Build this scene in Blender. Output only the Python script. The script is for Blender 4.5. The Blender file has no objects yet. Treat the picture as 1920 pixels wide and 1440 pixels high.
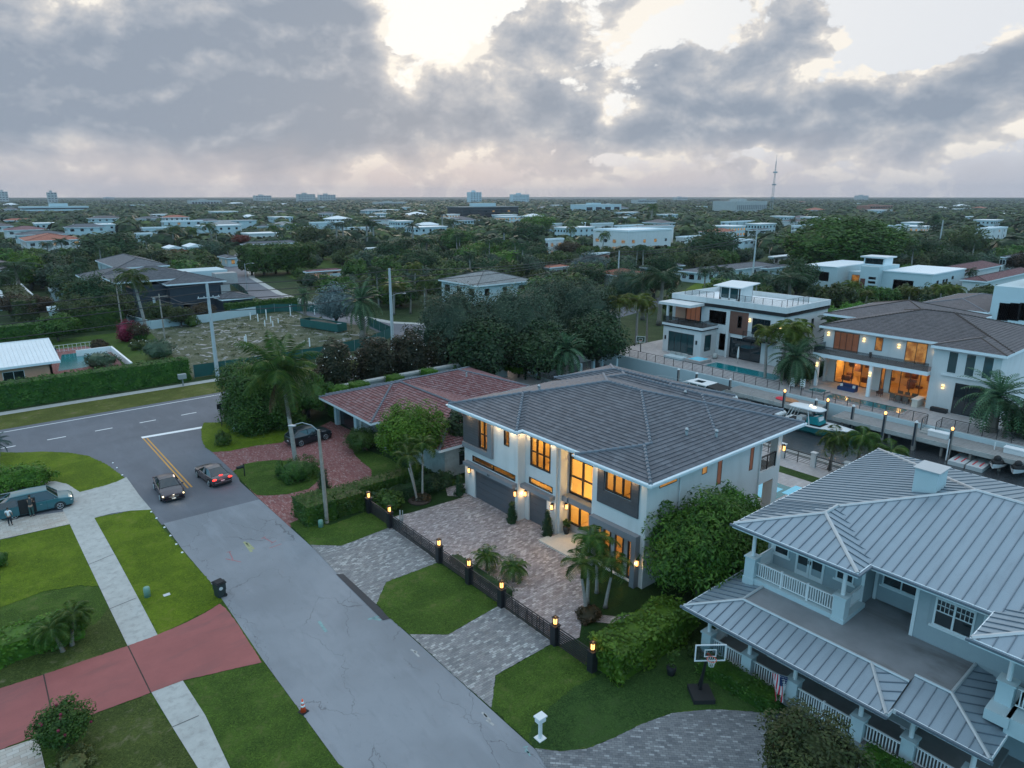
import bpy, math, random
from mathutils import Vector
R = math.radians
random.seed(7)
SC = bpy.context.scene
COL = SC.collection
# ------------------------------------------------------------------ camera
CAM_H = 25.0
PITCH = math.atan(352/1280.0); YAW = R(39.65); FPX = 1280.0
cd = bpy.data.cameras.new('camera'); cam = bpy.data.objects.new('camera', cd); COL.objects.link(cam)
cam.location = (0, 0, CAM_H); cam.rotation_euler = (R(90)-PITCH, 0, -YAW)
cd.sensor_width = 36.0; cd.lens = 24.0; cd.clip_start = 0.5; cd.clip_end = 40000
SC.camera = cam
SC.render.resolution_x = 1024; SC.render.resolution_y = 768
_R = (math.cos(YAW), -math.sin(YAW), 0)
_F = (math.sin(YAW)*math.cos(PITCH), math.cos(YAW)*math.cos(PITCH), -math.sin(PITCH))
_U = (math.sin(YAW)*math.sin(PITCH), math.cos(YAW)*math.sin(PITCH), math.cos(PITCH))
def ray(x, y):
    a = (x-960)/FPX; b = -(y-720)/FPX
    return [_F[i]+a*_R[i]+b*_U[i] for i in range(3)]
def G(x, y, h=0.0):
    "survey helper: where a sight line at (x, y) of the photograph meets the level h"
    d = ray(x, y); t = (h-CAM_H)/d[2]
    return (d[0]*t, d[1]*t)
def PX(x, y, X0):
    "survey helper: (Y, Z) where a sight line meets the wall plane X = X0"
    d = ray(x, y); t = X0/d[0]; return (d[1]*t, CAM_H+d[2]*t)
def PY(x, y, Y0):
    d = ray(x, y); t = Y0/d[1]; return (d[0]*t, CAM_H+d[2]*t)
def depth(X, Y, Z=0): return X*_F[0]+Y*_F[1]+(Z-CAM_H)*_F[2]
# ------------------------------------------------------------------ world
SC.view_settings.view_transform = 'Standard'; SC.view_settings.look = 'None'
SC.view_settings.exposure = 0.08; SC.view_settings.gamma = 1.0
SUN_EL, SUN_AZ = 9.0, 39.65-7.0      # elevation, compass bearing from +Y towards +X
w = bpy.data.worlds.new('World'); SC.world = w; w.use_nodes = True
NT = w.node_tree; NT.nodes.clear()
class NB:
    def __init__(s, nt): s.nt = nt
    def n(s, t, **k):
        o = s.nt.nodes.new(t)
        for a, b in k.items(): setattr(o, a, b)
        return o
    def l(s, a, b): s.nt.links.new(a, b)
    def m(s, op, a, b=None, c=None, clamp=False):
        o = s.n('ShaderNodeMath', operation=op); o.use_clamp = clamp
        for i, v in enumerate((a, b, c)):
            if v is None: continue
            if isinstance(v, (int, float)): o.inputs[i].default_value = v
            else: s.l(v, o.inputs[i])
        return o.outputs[0]
    def sstep(s, x, a, b):
        o = s.n('ShaderNodeMapRange', interpolation_type='SMOOTHSTEP')
        s.l(x, o.inputs[0]); o.inputs[1].default_value = a; o.inputs[2].default_value = b
        return o.outputs[0]
    def mix(s, f, a, b, mode='MIX'):
        o = s.n('ShaderNodeMix', data_type='RGBA', blend_type=mode)
        for k, v in ((0, f), (6, a), (7, b)):
            if isinstance(v, (int, float)): o.inputs[k].default_value = v
            elif isinstance(v, tuple): o.inputs[k].default_value = (*v, 1) if len(v) == 3 else v
            else: s.l(v, o.inputs[k])
        return o.outputs[2]
    def noise(s, vec, scale, detail=4, rough=.55, dist=0, lac=2.0):
        o = s.n('ShaderNodeTexNoise'); o.inputs['Scale'].default_value = scale; o.inputs['Detail'].default_value = detail
        o.inputs['Roughness'].default_value = rough; o.inputs['Distortion'].default_value = dist
        if 'Lacunarity' in o.inputs: o.inputs['Lacunarity'].default_value = lac
        if vec is not None: s.l(vec, o.inputs['Vector'])
        return o.outputs['Fac']
    def ramp(s, fac, stops, interp='LINEAR'):
        o = s.n('ShaderNodeValToRGB'); cr = o.color_ramp; cr.interpolation = interp
        while len(cr.elements) < len(stops): cr.elements.new(0.5)
        for e, (p, c) in zip(cr.elements, stops): e.position = p; e.color = (*c, 1)
        s.l(fac, o.inputs[0]); return o.outputs[0]
def sr(r, g, b):
    f = lambda c: (c/255/12.92) if c/255 <= .04045 else ((c/255+.055)/1.055)**2.4
    return (f(r), f(g), f(b))
def sky_world():
    b = NB(NT)
    tc = b.n('ShaderNodeTexCoord'); sp = b.n('ShaderNodeSeparateXYZ'); b.l(tc.outputs['Generated'], sp.inputs[0])
    X, Y, Z = sp.outputs
    # azimuth measured from the middle of the view, elevation, both in radians
    az0 = b.m('ARCTAN2', X, Y); az = b.m('SUBTRACT', az0, YAW); el = b.m('ARCSINE', Z)
    # wrap azimuth beyond pi
    az = b.m('WRAP', az, math.pi, -math.pi)
    cmb = b.n('ShaderNodeCombineXYZ'); b.l(az, cmb.inputs[0]); b.l(b.m('MULTIPLY', el, 1.45), cmb.inputs[1]); cmb.inputs[2].default_value = 1.3
    # shear the pattern so the banks lean like in the photograph
    P = cmb.outputs[0]
    n1 = b.noise(P, 8.0, 10, .56, .15); n2 = b.noise(P, 19.0, 7, .62, .3); n3 = b.noise(P, 2.6, 3, .5)
    mp = b.n('ShaderNodeMapping'); mp.inputs['Location'].default_value = (.012, -.022, 0); b.l(P, mp.inputs[0])
    n1b = b.noise(mp.outputs[0], 8.0, 10, .56, .15)
    wz = b.n('ShaderNodeMath', operation='MULTIPLY')
    # banks: (px, py, half width px, half height px, weight)
    banks = [(250, 110, 430, 170, 1.0), (560, 120, 150, 120, .95), (640, 20, 80, 60, .5), (480, 230, 330, 70, .55), (60, 60, 50, 30, -.35), (40, 170, 170, 90, .75), (960, 90, 70, 45, .6),
             (810, 50, 105, 75, -1.2), (940, 20, 60, 30, -.3), (760, 170, 40, 35, -.45), (1130, 60, 110, 75, .42), (1030, 130, 110, 130, .62), (900, 200, 120, 60, .5),
             (1260, 110, 90, 90, .35), (1320, 40, 120, 55, -.75), (1420, 120, 110, 120, .65), (1480, 30, 90, 60, .5), (1620, 110, 90, 50, .35),
             (1640, 20, 260, 40, -.6), (1530, 20, 80, 50, .45), (1700, 190, 210, 80, .62), (1850, 110, 110, 80, .65), (1500, 230, 300, 60, .45), (1590, 130, 60, 40, -.3), (1520, 130, 60, 30, -.5), (1700, 235, 60, 20, -.6), (1160, 205, 50, 30, -.55), (1080, 150, 30, 40, -.4), (1150, 300, 50, 16, -.7), (1420, 285, 40, 14, -.6), (670, 175, 50, 30, -.55), (1350, 110, 50, 50, -.4), (1730, 90, 90, 40, -.5), (1900, 190, 40, 30, -.5),
             (1760, 60, 160, 50, -.5), (1200, 190, 60, 35, -.25), (1250, 250, 300, 50, .35), (960, 250, 900, 45, .35), (150, 235, 140, 30, -.3)]
    D = None
    for px_, py_, sw, sh, wt in banks:
        d = ray(px_, py_); L = math.sqrt(sum(c*c for c in d))
        a0 = math.atan2(d[0], d[1])-YAW; e0 = math.asin(d[2]/L)
        q1 = b.m('MULTIPLY', b.m('SUBTRACT', az, a0), 1280/sw); q2 = b.m('MULTIPLY', b.m('SUBTRACT', el, e0), 1280/sh)
        q = b.m('ADD', b.m('MULTIPLY', q1, q1), b.m('MULTIPLY', q2, q2))
        g = b.m('MULTIPLY', b.m('EXPONENT', b.m('MULTIPLY', q, -1.0)), wt)
        D = g if D is None else b.m('ADD', D, g)
    # away from the picture the sky is a broken deck of the same cloud
    away = b.sstep(b.m('ABSOLUTE', az), .75, 1.3)
    high = b.sstep(el, .32, .6)
    bg = b.m('MAXIMUM', away, high)
    D = b.m('ADD', b.m('MULTIPLY', D, b.m('SUBTRACT', 1.0, bg)), b.m('MULTIPLY', bg, .35))
    fb = b.m('ADD', b.m('MULTIPLY', b.m('SUBTRACT', n1, .5), 3.4), b.m('ADD', b.m('MULTIPLY', b.m('SUBTRACT', n2, .5), 1.7), b.m('MULTIPLY', b.m('SUBTRACT', n3, .5), 1.0)))
    D2 = b.m('ADD', D, fb)
    cover = b.sstep(D2, .10, .30)
    thick = b.sstep(D2, .12, 1.5)
    relief = b.m('ADD', b.m('MULTIPLY', b.m('SUBTRACT', n1, n1b), 4.2), b.m('MULTIPLY', b.m('SUBTRACT', n2, .5), .55))
    tone = b.m('ADD', b.m('SUBTRACT', 1.0, thick), relief, clamp=True)
    cloud = b.ramp(tone, [(0, sr(144, 156, 172)), (.3, sr(160, 169, 182)), (.6, sr(183, 187, 194)), (.85, sr(210, 208, 207)), (1, sr(248, 242, 232))])
    # bright veil of evening light behind the clouds, strongest up and to the middle
    sd = ray(830, 70); sl = math.sqrt(sum(c*c for c in sd)); sa = math.atan2(sd[0], sd[1])-YAW; se = math.asin(sd[2]/sl)
    ga = b.m('MULTIPLY', b.m('SUBTRACT', az, sa), 1/.42); ge = b.m('MULTIPLY', b.m('SUBTRACT', el, se), 1/.28)
    gl = b.m('EXPONENT', b.m('MULTIPLY', b.m('ADD', b.m('MULTIPLY', ga, ga), b.m('MULTIPLY', ge, ge)), -1.0))
    veil = b.mix(gl, sr(222, 226, 232), (1.0, .98, .93))
    zz = b.m('MULTIPLY', b.m('SUBTRACT', 1.0, b.sstep(gl, .5, 1.0)), 1.0)
    # horizon band
    warm = b.sstep(b.m('ABSOLUTE', b.m('ADD', az, .12)), 1.0, .1)
    hz = b.mix(warm, sr(182, 188, 200), sr(206, 196, 195))
    hb = b.sstep(b.m('ADD', el, b.m('MULTIPLY', b.m('SUBTRACT', n1, .5), .10)), .085, .015)
    cl = b.mix(b.m('MULTIPLY', hb, .7), cloud, hz)
    # sky behind the camera and overhead: cool blue dusk deck
    back = b.sstep(b.m('ABSOLUTE', az), .85, 1.5); up = b.sstep(el, .32, .7)
    bk = b.m('MAXIMUM', back, up)
    coolc = b.mix(b.sstep(n1, .35, .7), b.mix(up, (.22, .84, 1.30), (.58, .80, 1.02)), b.mix(up, (.50, 1.18, 1.60), (.92, 1.10, 1.30)))
    cl = b.mix(bk, cl, coolc)
    veil = b.mix(bk, veil, b.mix(up, (.45, 1.0, 1.5), (.85, 1.02, 1.2))); veil = b.mix(b.m('MULTIPLY', hb, .9), veil, hz)
    nis = b.n('ShaderNodeTexSky', sky_type='NISHITA'); nis.sun_disc = False
    nis.sun_elevation = R(SUN_EL); nis.sun_rotation = R(SUN_AZ); nis.air_density = 1.2; nis.dust_density = 2.0
    B1 = b.n('ShaderNodeBackground'); b.l(nis.outputs[0], B1.inputs[0]); B1.inputs[1].default_value = 0.10
    B2 = b.n('ShaderNodeBackground'); b.l(b.mix(cover, veil, cl), B2.inputs[0]); B2.inputs[1].default_value = 1.0
    ms = b.n('ShaderNodeMixShader'); ms.inputs[0].default_value = .988
    b.l(B1.outputs[0], ms.inputs[1]); b.l(B2.outputs[0], ms.inputs[2])
    out = b.n('ShaderNodeOutputWorld'); b.l(ms.outputs[0], out.inputs[0])
sky_world()
w.cycles.sampling_method = 'MANUAL'; w.cycles.sample_map_resolution = 1024
# ------------------------------------------------------------------ sun
sd_ = bpy.data.lights.new('sun', 'SUN'); sun = bpy.data.objects.new('sun', sd_); COL.objects.link(sun)
sd_.energy = 0.55; sd_.angle = R(14); sd_.color = (1.0, .80, .66)
sun.rotation_euler = Vector((-math.sin(R(SUN_AZ))*math.cos(R(SUN_EL+5)), -math.cos(R(SUN_AZ))*math.cos(R(SUN_EL+5)), -math.sin(R(SUN_EL+5)))).to_track_quat('-Z', 'Y').to_euler()
SC.cycles.use_denoising = True
SC.cycles.max_bounces = 6; SC.cycles.diffuse_bounces = 2; SC.cycles.glossy_bounces = 3; SC.cycles.transmission_bounces = 4; SC.cycles.transparent_max_bounces = 8
SC.cycles.caustics_reflective = False; SC.cycles.caustics_refractive = False
SC.cycles.sample_clamp_indirect = 4.0; SC.cycles.volume_bounces = 0
# ------------------------------------------------------------------ materials
MATS = {}
def newmat(name):
    m = bpy.data.materials.new(name); m.use_nodes = True; nt = m.node_tree; nt.nodes.clear()
    b = NB(nt); p = b.n('ShaderNodeBsdfPrincipled'); o = b.n('ShaderNodeOutputMaterial'); b.l(p.outputs[0], o.inputs[0])
    MATS[name] = m; return m, b, p
def setp(b, p, key, v):
    if isinstance(v, (int, float)): p.inputs[key].default_value = v
    elif isinstance(v, tuple): p.inputs[key].default_value = (*v, 1)
    else: b.l(v, p.inputs[key])
def bump(b, p, h, dist=.02, st=.5):
    o = b.n('ShaderNodeBump'); o.inputs['Strength'].default_value = st; o.inputs['Distance'].default_value = dist
    b.l(h, o.inputs['Height']); b.l(o.outputs[0], p.inputs['Normal'])
def objco(b): return b.n('ShaderNodeTexCoord').outputs['Object']
def mul(c, k): return tuple(x*k for x in c)
def M(name, col, rough=.7, var=.12, scale=3.0, bmp=0.0, metal=0.0, spec=.5, coat=0.0, stain=None):
    m, b, p = newmat(name)
    v = objco(b)
    n = b.noise(v, scale, 4, .6); n2 = b.noise(v, scale*.13, 2, .5)
    f = b.m('ADD', b.m('MULTIPLY', n, .6), b.m('MULTIPLY', n2, .4))
    c = b.mix(b.sstep(f, .3, .7), mul(col, 1-var), mul(col, 1+var))
    if stain:
        mpv = b.n('ShaderNodeMapping'); mpv.inputs['Scale'].default_value = stain[1]; b.l(v, mpv.inputs[0])
        s1 = b.noise(mpv.outputs[0], stain[2], 6, .65, .3); c = b.mix(b.m('MULTIPLY', b.sstep(s1, .48, .68), stain[3]), c, stain[0])
    setp(b, p, 'Base Color', c); p.inputs['Roughness'].default_value = rough; p.inputs['Metallic'].default_value = metal
    p.inputs['Specular IOR Level'].default_value = spec; p.inputs['Coat Weight'].default_value = coat
    if bmp: bump(b, p, b.noise(v, scale*4, 4, .6), bmp, .6)
    return m
def Memit(name, col, st):
    m, b, p = newmat(name); p.inputs['Base Color'].default_value = (*mul(col, .3), 1)
    p.inputs['Emission Color'].default_value = (*col, 1); p.inputs['Emission Strength'].default_value = st
    return m
def Mlit(name, c1, c2, st, scale=1.2):
    "lit room seen through glass: warm light broken by furniture"
    m, b, p = newmat(name); v = objco(b)
    n = b.noise(v, scale, 3, .6, .4); n2 = b.noise(v, scale*4, 2, .5)
    c = b.mix(b.sstep(b.m('ADD', b.m('MULTIPLY', n, .7), b.m('MULTIPLY', n2, .3)), .36, .62), c1, c2)
    setp(b, p, 'Emission Color', c); p.inputs['Emission Strength'].default_value = st
    p.inputs['Base Color'].default_value = (.02, .02, .02, 1); p.inputs['Roughness'].default_value = .1
    return m
def Mbrick(name, cols, bw, bh, mortar, msize=.008, rough=.8, uv=False, rot=0, bumpd=.01, var=1.0, squash=1.0, offset=.5):
    m, b, p = newmat(name)
    tc = b.n('ShaderNodeTexCoord'); v = tc.outputs['UV' if uv else 'Object']
    mp = b.n('ShaderNodeMapping'); mp.inputs['Rotation'].default_value = (0, 0, R(rot)); b.l(v, mp.inputs[0])
    br = b.n('ShaderNodeTexBrick'); b.l(mp.outputs[0], br.inputs['Vector']); br.offset = offset
    br.inputs['Color1'].default_value = (0, 0, 0, 1); br.inputs['Color2'].default_value = (1, 1, 1, 1); br.inputs['Mortar'].default_value = (.5, .5, .5, 1)
    br.inputs['Scale'].default_value = 1.0; br.inputs['Mortar Size'].default_value = msize; br.inputs['Brick Width'].default_value = bw; br.inputs['Row Height'].default_value = bh
    br.inputs['Mortar Smooth'].default_value = .2; br.inputs['Bias'].default_value = 0.0
    k = len(cols); c = b.ramp(br.outputs['Color'], [(i/(k-1), cc) for i, cc in enumerate(cols)])
    n = b.noise(mp.outputs[0], .35, 4, .6)
    c = b.mix(b.m('MULTIPLY', b.sstep(n, .35, .7), .35*var), c, mul(cols[0], .75))
    n9 = b.noise(mp.outputs[0], 1.7, 6, .7, .4); c = b.mix(b.m('MULTIPLY', b.sstep(n9, .5, .75), .3), c, mul(cols[0], .55)); c = b.mix(b.m('MULTIPLY', b.sstep(n9, .5, .25), .15), c, cols[-1])
    c = b.mix(br.outputs['Fac'], c, mortar)
    setp(b, p, 'Base Color', c); p.inputs['Roughness'].default_value = rough
    h = b.m('SUBTRACT', b.noise(mp.outputs[0], 30, 2, .5), b.m('MULTIPLY', br.outputs['Fac'], 2.0))
    bump(b, p, h, bumpd, .6)
    return m
def Mleaf(name, c1, c2, c3=None, rough=.55, scale=.35, trans=.25):
    m, b, p = newmat(name)
    v = objco(b); g = b.n('ShaderNodeNewGeometry'); oi = b.n('ShaderNodeObjectInfo')
    rnd = g.outputs['Random Per Island']
    n = b.noise(v, scale, 3, .6)
    f = b.m('ADD', b.m('MULTIPLY', rnd, .55), b.m('MULTIPLY', b.sstep(n, .3, .7), .45))
    c = b.ramp(f, [(0, c1), (.55, c2), (1, c3 or c2)])
    hs = b.n('ShaderNodeHueSaturation'); b.l(c, hs.inputs['Color'])
    b.l(b.m('ADD', .485, b.m('MULTIPLY', oi.outputs['Random'], .03)), hs.inputs['Hue'])
    b.l(b.m('ADD', .8, b.m('MULTIPLY', oi.outputs['Random'], .45)), hs.inputs['Value'])
    setp(b, p, 'Base Color', hs.outputs[0]); p.inputs['Roughness'].default_value = rough; p.inputs['Specular IOR Level'].default_value = .3
    tr = b.n('ShaderNodeBsdfTranslucent'); b.l(hs.outputs[0], tr.inputs[0])
    ms = b.n('ShaderNodeMixShader'); ms.inputs[0].default_value = trans
    out = [q for q in b.nt.nodes if q.type == 'OUTPUT_MATERIAL'][0]
    b.l(p.outputs[0], ms.inputs[1]); b.l(tr.outputs[0], ms.inputs[2]); b.l(ms.outputs[0], out.inputs[0])
    return m
def Mglass(name, tint=(.02, .03, .035), rough=.03):
    m, b, p = newmat(name); p.inputs['Base Color'].default_value = (*tint, 1); p.inputs['Roughness'].default_value = rough
    p.inputs['Specular IOR Level'].default_value = .9
    return m
def Mclear(name, tint=(.9, .95, .95), gl=.08):
    m = bpy.data.materials.new(name); m.use_nodes = True; nt = m.node_tree; nt.nodes.clear(); b = NB(nt)
    t = b.n('ShaderNodeBsdfTransparent'); t.inputs[0].default_value = (*tint, 1); g = b.n('ShaderNodeBsdfGlossy'); g.inputs['Roughness'].default_value = .02
    ms = b.n('ShaderNodeMixShader'); ms.inputs[0].default_value = gl
    b.l(t.outputs[0], ms.inputs[1]); b.l(g.outputs[0], ms.inputs[2]); o = b.n('ShaderNodeOutputMaterial'); b.l(ms.outputs[0], o.inputs[0])
    MATS[name] = m; return m
# ------------------------------------------------------------------ mesh builder
class MB:
    def __init__(s): s.v = []; s.f = []; s.uv = {}
    def face(s, pts, uv=None):
        i = len(s.v); s.v += [tuple(p) for p in pts]; s.f.append(tuple(range(i, i+len(pts))))
        if uv: s.uv[len(s.f)-1] = uv
        return s
    def box(s, x0, x1, y0, y1, z0, z1):
        if x1 < x0: x0, x1 = x1, x0
        if y1 < y0: y0, y1 = y1, y0
        if z1 < z0: z0, z1 = z1, z0
        i = len(s.v)
        s.v += [(x0,y0,z0),(x1,y0,z0),(x1,y1,z0),(x0,y1,z0),(x0,y0,z1),(x1,y0,z1),(x1,y1,z1),(x0,y1,z1)]
        s.f += [tuple(i+k for k in q) for q in ((0,3,2,1),(4,5,6,7),(0,1,5,4),(1,2,6,5),(2,3,7,6),(3,0,4,7))]
        return s
    def obox(s, c, dx, dy, dz, rot=0, tilt=None):
        "box centred on c (bottom at c.z) turned by rot"
        i = len(s.v); ca, sa = math.cos(rot), math.sin(rot)
        for z in (0, dz):
            for ax, ay in ((-1,-1),(1,-1),(1,1),(-1,1)):
                X, Y = ax*dx/2, ay*dy/2
                s.v.append((c[0]+X*ca-Y*sa, c[1]+X*sa+Y*ca, c[2]+z))
        s.f += [tuple(i+k for k in q) for q in ((0,3,2,1),(4,5,6,7),(0,1,5,4),(1,2,6,5),(2,3,7,6),(3,0,4,7))]
        return s
    def prism(s, pts, z0, z1, bottom=True):
        n = len(pts); i = len(s.v)
        a = sum(pts[k][0]*pts[(k+1)%n][1]-pts[(k+1)%n][0]*pts[k][1] for k in range(n))
        if a < 0: pts = pts[::-1]
        s.v += [(p[0],p[1],z0) for p in pts]+[(p[0],p[1],z1) for p in pts]
        s.f.append(tuple(range(i+n, i+2*n)))
        if bottom: s.f.append(tuple(range(i+n-1, i-1, -1)))
        for k in range(n): s.f.append((i+k, i+(k+1)%n, i+n+(k+1)%n, i+n+k))
        return s
    def sheet(s, pts, z, rag=0):
        if rag:      # ragged edge, as soil and clippings leave it
            q = []
            for k in range(len(pts)):
                a, b2 = Vector(pts[k]), Vector(pts[(k+1) % len(pts)]); L = (b2-a).length; n_ = min(160, max(1, int(L/.16)))
                if L < 1e-6: continue
                nr = Vector((-(b2-a).y, (b2-a).x))/L
                for j in range(n_):
                    f = j/n_; w_ = random.gauss(0, rag) if j else 0; q.append(tuple(a+(b2-a)*f+nr*w_))
            pts = q
        n = len(pts); a = sum(pts[k][0]*pts[(k+1)%n][1]-pts[(k+1)%n][0]*pts[k][1] for k in range(n))
        if a < 0: pts = pts[::-1]
        return s.face([(p[0], p[1], z) for p in pts])
    def path(s, pts, rad, n=8, caps=True):
        pts = [Vector(p) for p in pts]
        if isinstance(rad, (int, float)): rad = [rad]*len(pts)
        i = len(s.v)
        ref = None
        for k, p in enumerate(pts):
            d = (pts[min(k+1, len(pts)-1)]-pts[max(k-1, 0)])
            if d.length < 1e-9: d = Vector((0,0,1))
            d.normalize()
            if ref is None: ref = Vector((1,0,0)) if abs(d.x) < .9 else Vector((0,1,0))
            u = (ref-d*ref.dot(d)).normalized(); ref = u; v = d.cross(u)
            for j in range(n):
                a = 2*math.pi*j/n; s.v.append(tuple(p+(u*math.cos(a)+v*math.sin(a))*rad[k]))
        for k in range(len(pts)-1):
            for j in range(n):
                a = i+k*n+j; b2 = i+k*n+(j+1)%n; s.f.append((a, b2, b2+n, a+n))
        if caps:
            s.f.append(tuple(i+j for j in range(n-1, -1, -1))); q = i+(len(pts)-1)*n; s.f.append(tuple(q+j for j in range(n)))
        return s
    def cyl(s, x, y, z0, z1, r0, r1=None, n=12): return s.path([(x,y,z0),(x,y,z1)], [r0, r0 if r1 is None else r1], n)
    def lathe(s, x, y, prof, n=16):
        return s.path([(x, y, z) for r, z in prof], [max(r, .001) for r, z in prof], n)
    def ball(s, c, rx, ry=None, rz=None, n=12, m=8, rot=0, tw=None):
        ry = rx if ry is None else ry; rz = rx if rz is None else rz; i = len(s.v); ca, sa = math.cos(rot), math.sin(rot)
        for k in range(m+1):
            t = math.pi*k/m
            for j in range(n):
                a = 2*math.pi*j/n; x = rx*math.sin(t)*math.cos(a); y = ry*math.sin(t)*math.sin(a)
                s.v.append((c[0]+x*ca-y*sa, c[1]+x*sa+y*ca, c[2]-rz*math.cos(t)))
        for k in range(m):
            for j in range(n):
                a = i+k*n+j; b2 = i+k*n+(j+1)%n; s.f.append((a, b2, b2+n, a+n))
        return s
    def xform(s, fn, start=0):
        for k in range(start, len(s.v)): s.v[k] = fn(*s.v[k])
        return s
ORG = {}
def empty(name, loc, rz=0):
    o = bpy.data.objects.new(name, None); COL.objects.link(o); o.location = loc; o.rotation_euler = (0, 0, rz); o.empty_display_size = .2
    ORG[o.name] = Vector(loc); return o
def tag(o, label=None, cat=None, group=None, kind=None):
    if label: o['label'] = label
    if cat: o['category'] = cat
    if group: o['group'] = group
    if kind: o['kind'] = kind
    return o
def build(mb, name, mat, parent=None, smooth=False, world=True, loc=None):
    "one mesh object; with world=True the coordinates are world ones and are shifted to the parent's place"
    me = bpy.data.meshes.new(name)
    off = Vector((0, 0, 0))
    if parent is not None and world: off = ORG.get(parent.name, Vector((0, 0, 0)))
    if loc is not None: off = Vector(loc)
    me.from_pydata([(x-off.x, y-off.y, z-off.z) for x, y, z in mb.v] if off.length else mb.v, [], mb.f)
    if mb.uv:
        ul = me.uv_layers.new(name='UVMap')
        for pi, uvs in mb.uv.items():
            p = me.polygons[pi]
            for k, li in enumerate(p.loop_indices): ul.data[li].uv = uvs[k]
    if smooth: me.polygons.foreach_set('use_smooth', [True]*len(me.polygons))
    me.validate(clean_customdata=False)
    o = bpy.data.objects.new(name, me); COL.objects.link(o)
    m = MATS[mat] if isinstance(mat, str) else mat
    me.materials.append(m)
    if parent is not None: o.parent = parent; ORG[o.name] = off
    elif loc is not None: o.location = loc; ORG[o.name] = off
    return o
def build2(mb, name, mat, mb2, mat2, parent):
    "one mesh whose pattern (small window panes) carries a second material"
    n = len(mb.f); k = len(mb.v); mb.v += mb2.v; mb.f += [tuple(i+k for i in f) for f in mb2.f]
    o = build(mb, name, mat, parent); o.data.materials.append(MATS[mat2])
    for p in o.data.polygons: p.material_index = 1 if p.index >= n else 0
    return o
def struct(name, mb, mat, label=None, kind='structure'):
    o = build(mb, name, mat); tag(o, label, None, None, kind); return o
def thing(mb, name, mat, label, cat, loc=None, group=None, smooth=False):
    o = build(mb, name, mat, None, smooth, True, loc); tag(o, label, cat, group); return o
def copy_tree(o, parent=None):
    c = o.copy(); COL.objects.link(c); c.parent = parent
    for ch in list(o.children): copy_tree(ch, c)
    return c
def place(proto, used, loc, rz=0, label=None, group=None, scale=None, cat=None):
    o = proto if not used.get(proto.name) else copy_tree(proto)
    used[proto.name] = True
    o.location = loc; o.rotation_euler = (0, 0, rz)
    if scale is not None: o.scale = scale if isinstance(scale, tuple) else (scale,)*3
    if label: o['label'] = label
    if group: o['group'] = group
    if cat: o['category'] = cat
    return o
USED = {}
def lamp(name, loc, power, col=(1, .62, .28), r=.08, parent=None):
    l = bpy.data.lights.new(name, 'POINT'); l.energy = power; l.color = col; l.shadow_soft_size = r
    o = bpy.data.objects.new(name, l); COL.objects.link(o)
    if parent is not None:
        o.parent = parent; off = ORG.get(parent.name, Vector((0,0,0))); o.location = Vector(loc)-off
    else: o.location = loc
    return o
# ---- walls with real openings --------------------------------------------------------
def wall(mb, axis, c, a0, a1, z0, z1, th, holes=()):
    """vertical wall; axis 'X': plane x=c running along y a0..a1, solid towards +x by th; axis 'Y' likewise (solid towards +y).
    holes: (b0, b1, zb, zt)"""
    A = sorted({a0, a1, *[h[0] for h in holes], *[h[1] for h in holes]}); Z = sorted({z0, z1, *[h[2] for h in holes], *[h[3] for h in holes]})
    def P(a, z, d): return (c+d, a, z) if axis == 'X' else (a, c+d, z)
    def inh(a, z): return any(h[0] < a < h[1] and h[2] < z < h[3] for h in holes)
    for i in range(len(A)-1):
        for j in range(len(Z)-1):
            if inh((A[i]+A[i+1])/2, (Z[j]+Z[j+1])/2): continue
            q = [(A[i], Z[j]), (A[i+1], Z[j]), (A[i+1], Z[j+1]), (A[i], Z[j+1])]
            for d in (0, th): mb.face([P(a, z, d) for a, z in (q if (d == 0) == (axis == 'Y') else q[::-1])])
    rects = list(holes)+[(a0, a1, z0, z1)]
    for h in rects:
        for (p, q) in (((h[0],h[2]),(h[1],h[2])), ((h[1],h[2]),(h[1],h[3])), ((h[1],h[3]),(h[0],h[3])), ((h[0],h[3]),(h[0],h[2]))):
            mb.face([P(*p, 0), P(*q, 0), P(*q, th), P(*p, th)])
    return mb
def win(parent, axis, c, a0, a1, z0, z1, nv=1, nh=0, frame='frame_dark', pane='glass_dark', fw=.06, proud=.03, dep=.12, name='window', surround=None, label=None):
    "a window: frame with mullions and a recessed pane. Faces -x (axis X) or -y (axis Y)"
    f = MB()
    def bx(m, b0, b1, y0, y1, d0, d1):
        if axis == 'X': m.box(c+d0, c+d1, b0, b1, y0, y1)
        else: m.box(b0, b1, c+d0, c+d1, y0, y1)
    bx(f, a0, a1, z0, z0+fw, -proud, dep); bx(f, a0, a1, z1-fw, z1, -proud, dep)
    bx(f, a0, a0+fw, z0+fw, z1-fw, -proud, dep); bx(f, a1-fw, a1, z0+fw, z1-fw, -proud, dep)
    for k in range(1, nv):
        a = a0+(a1-a0)*k/nv; bx(f, a-fw*.5, a+fw*.5, z0+fw, z1-fw, -proud+.004, dep-.004)
    for k in range(1, nh+1):
        z = z0+(z1-z0)*k/(nh+1); bx(f, a0+fw, a1-fw, z-fw*.35, z+fw*.35, -proud+.008, dep-.008)
    if surround:
        s = .12; bx(f, a0-s, a1+s, z0-s, z0-.002, -proud-.03, .05)
    o = build(f, name, frame, parent)
    if label: o['label'] = label
    g = MB(); bx(g, a0+fw*.5, a1-fw*.5, z0+fw*.5, z1-fw*.5, .0, .02); build(g, 'pane', pane, o)
    return o
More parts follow.
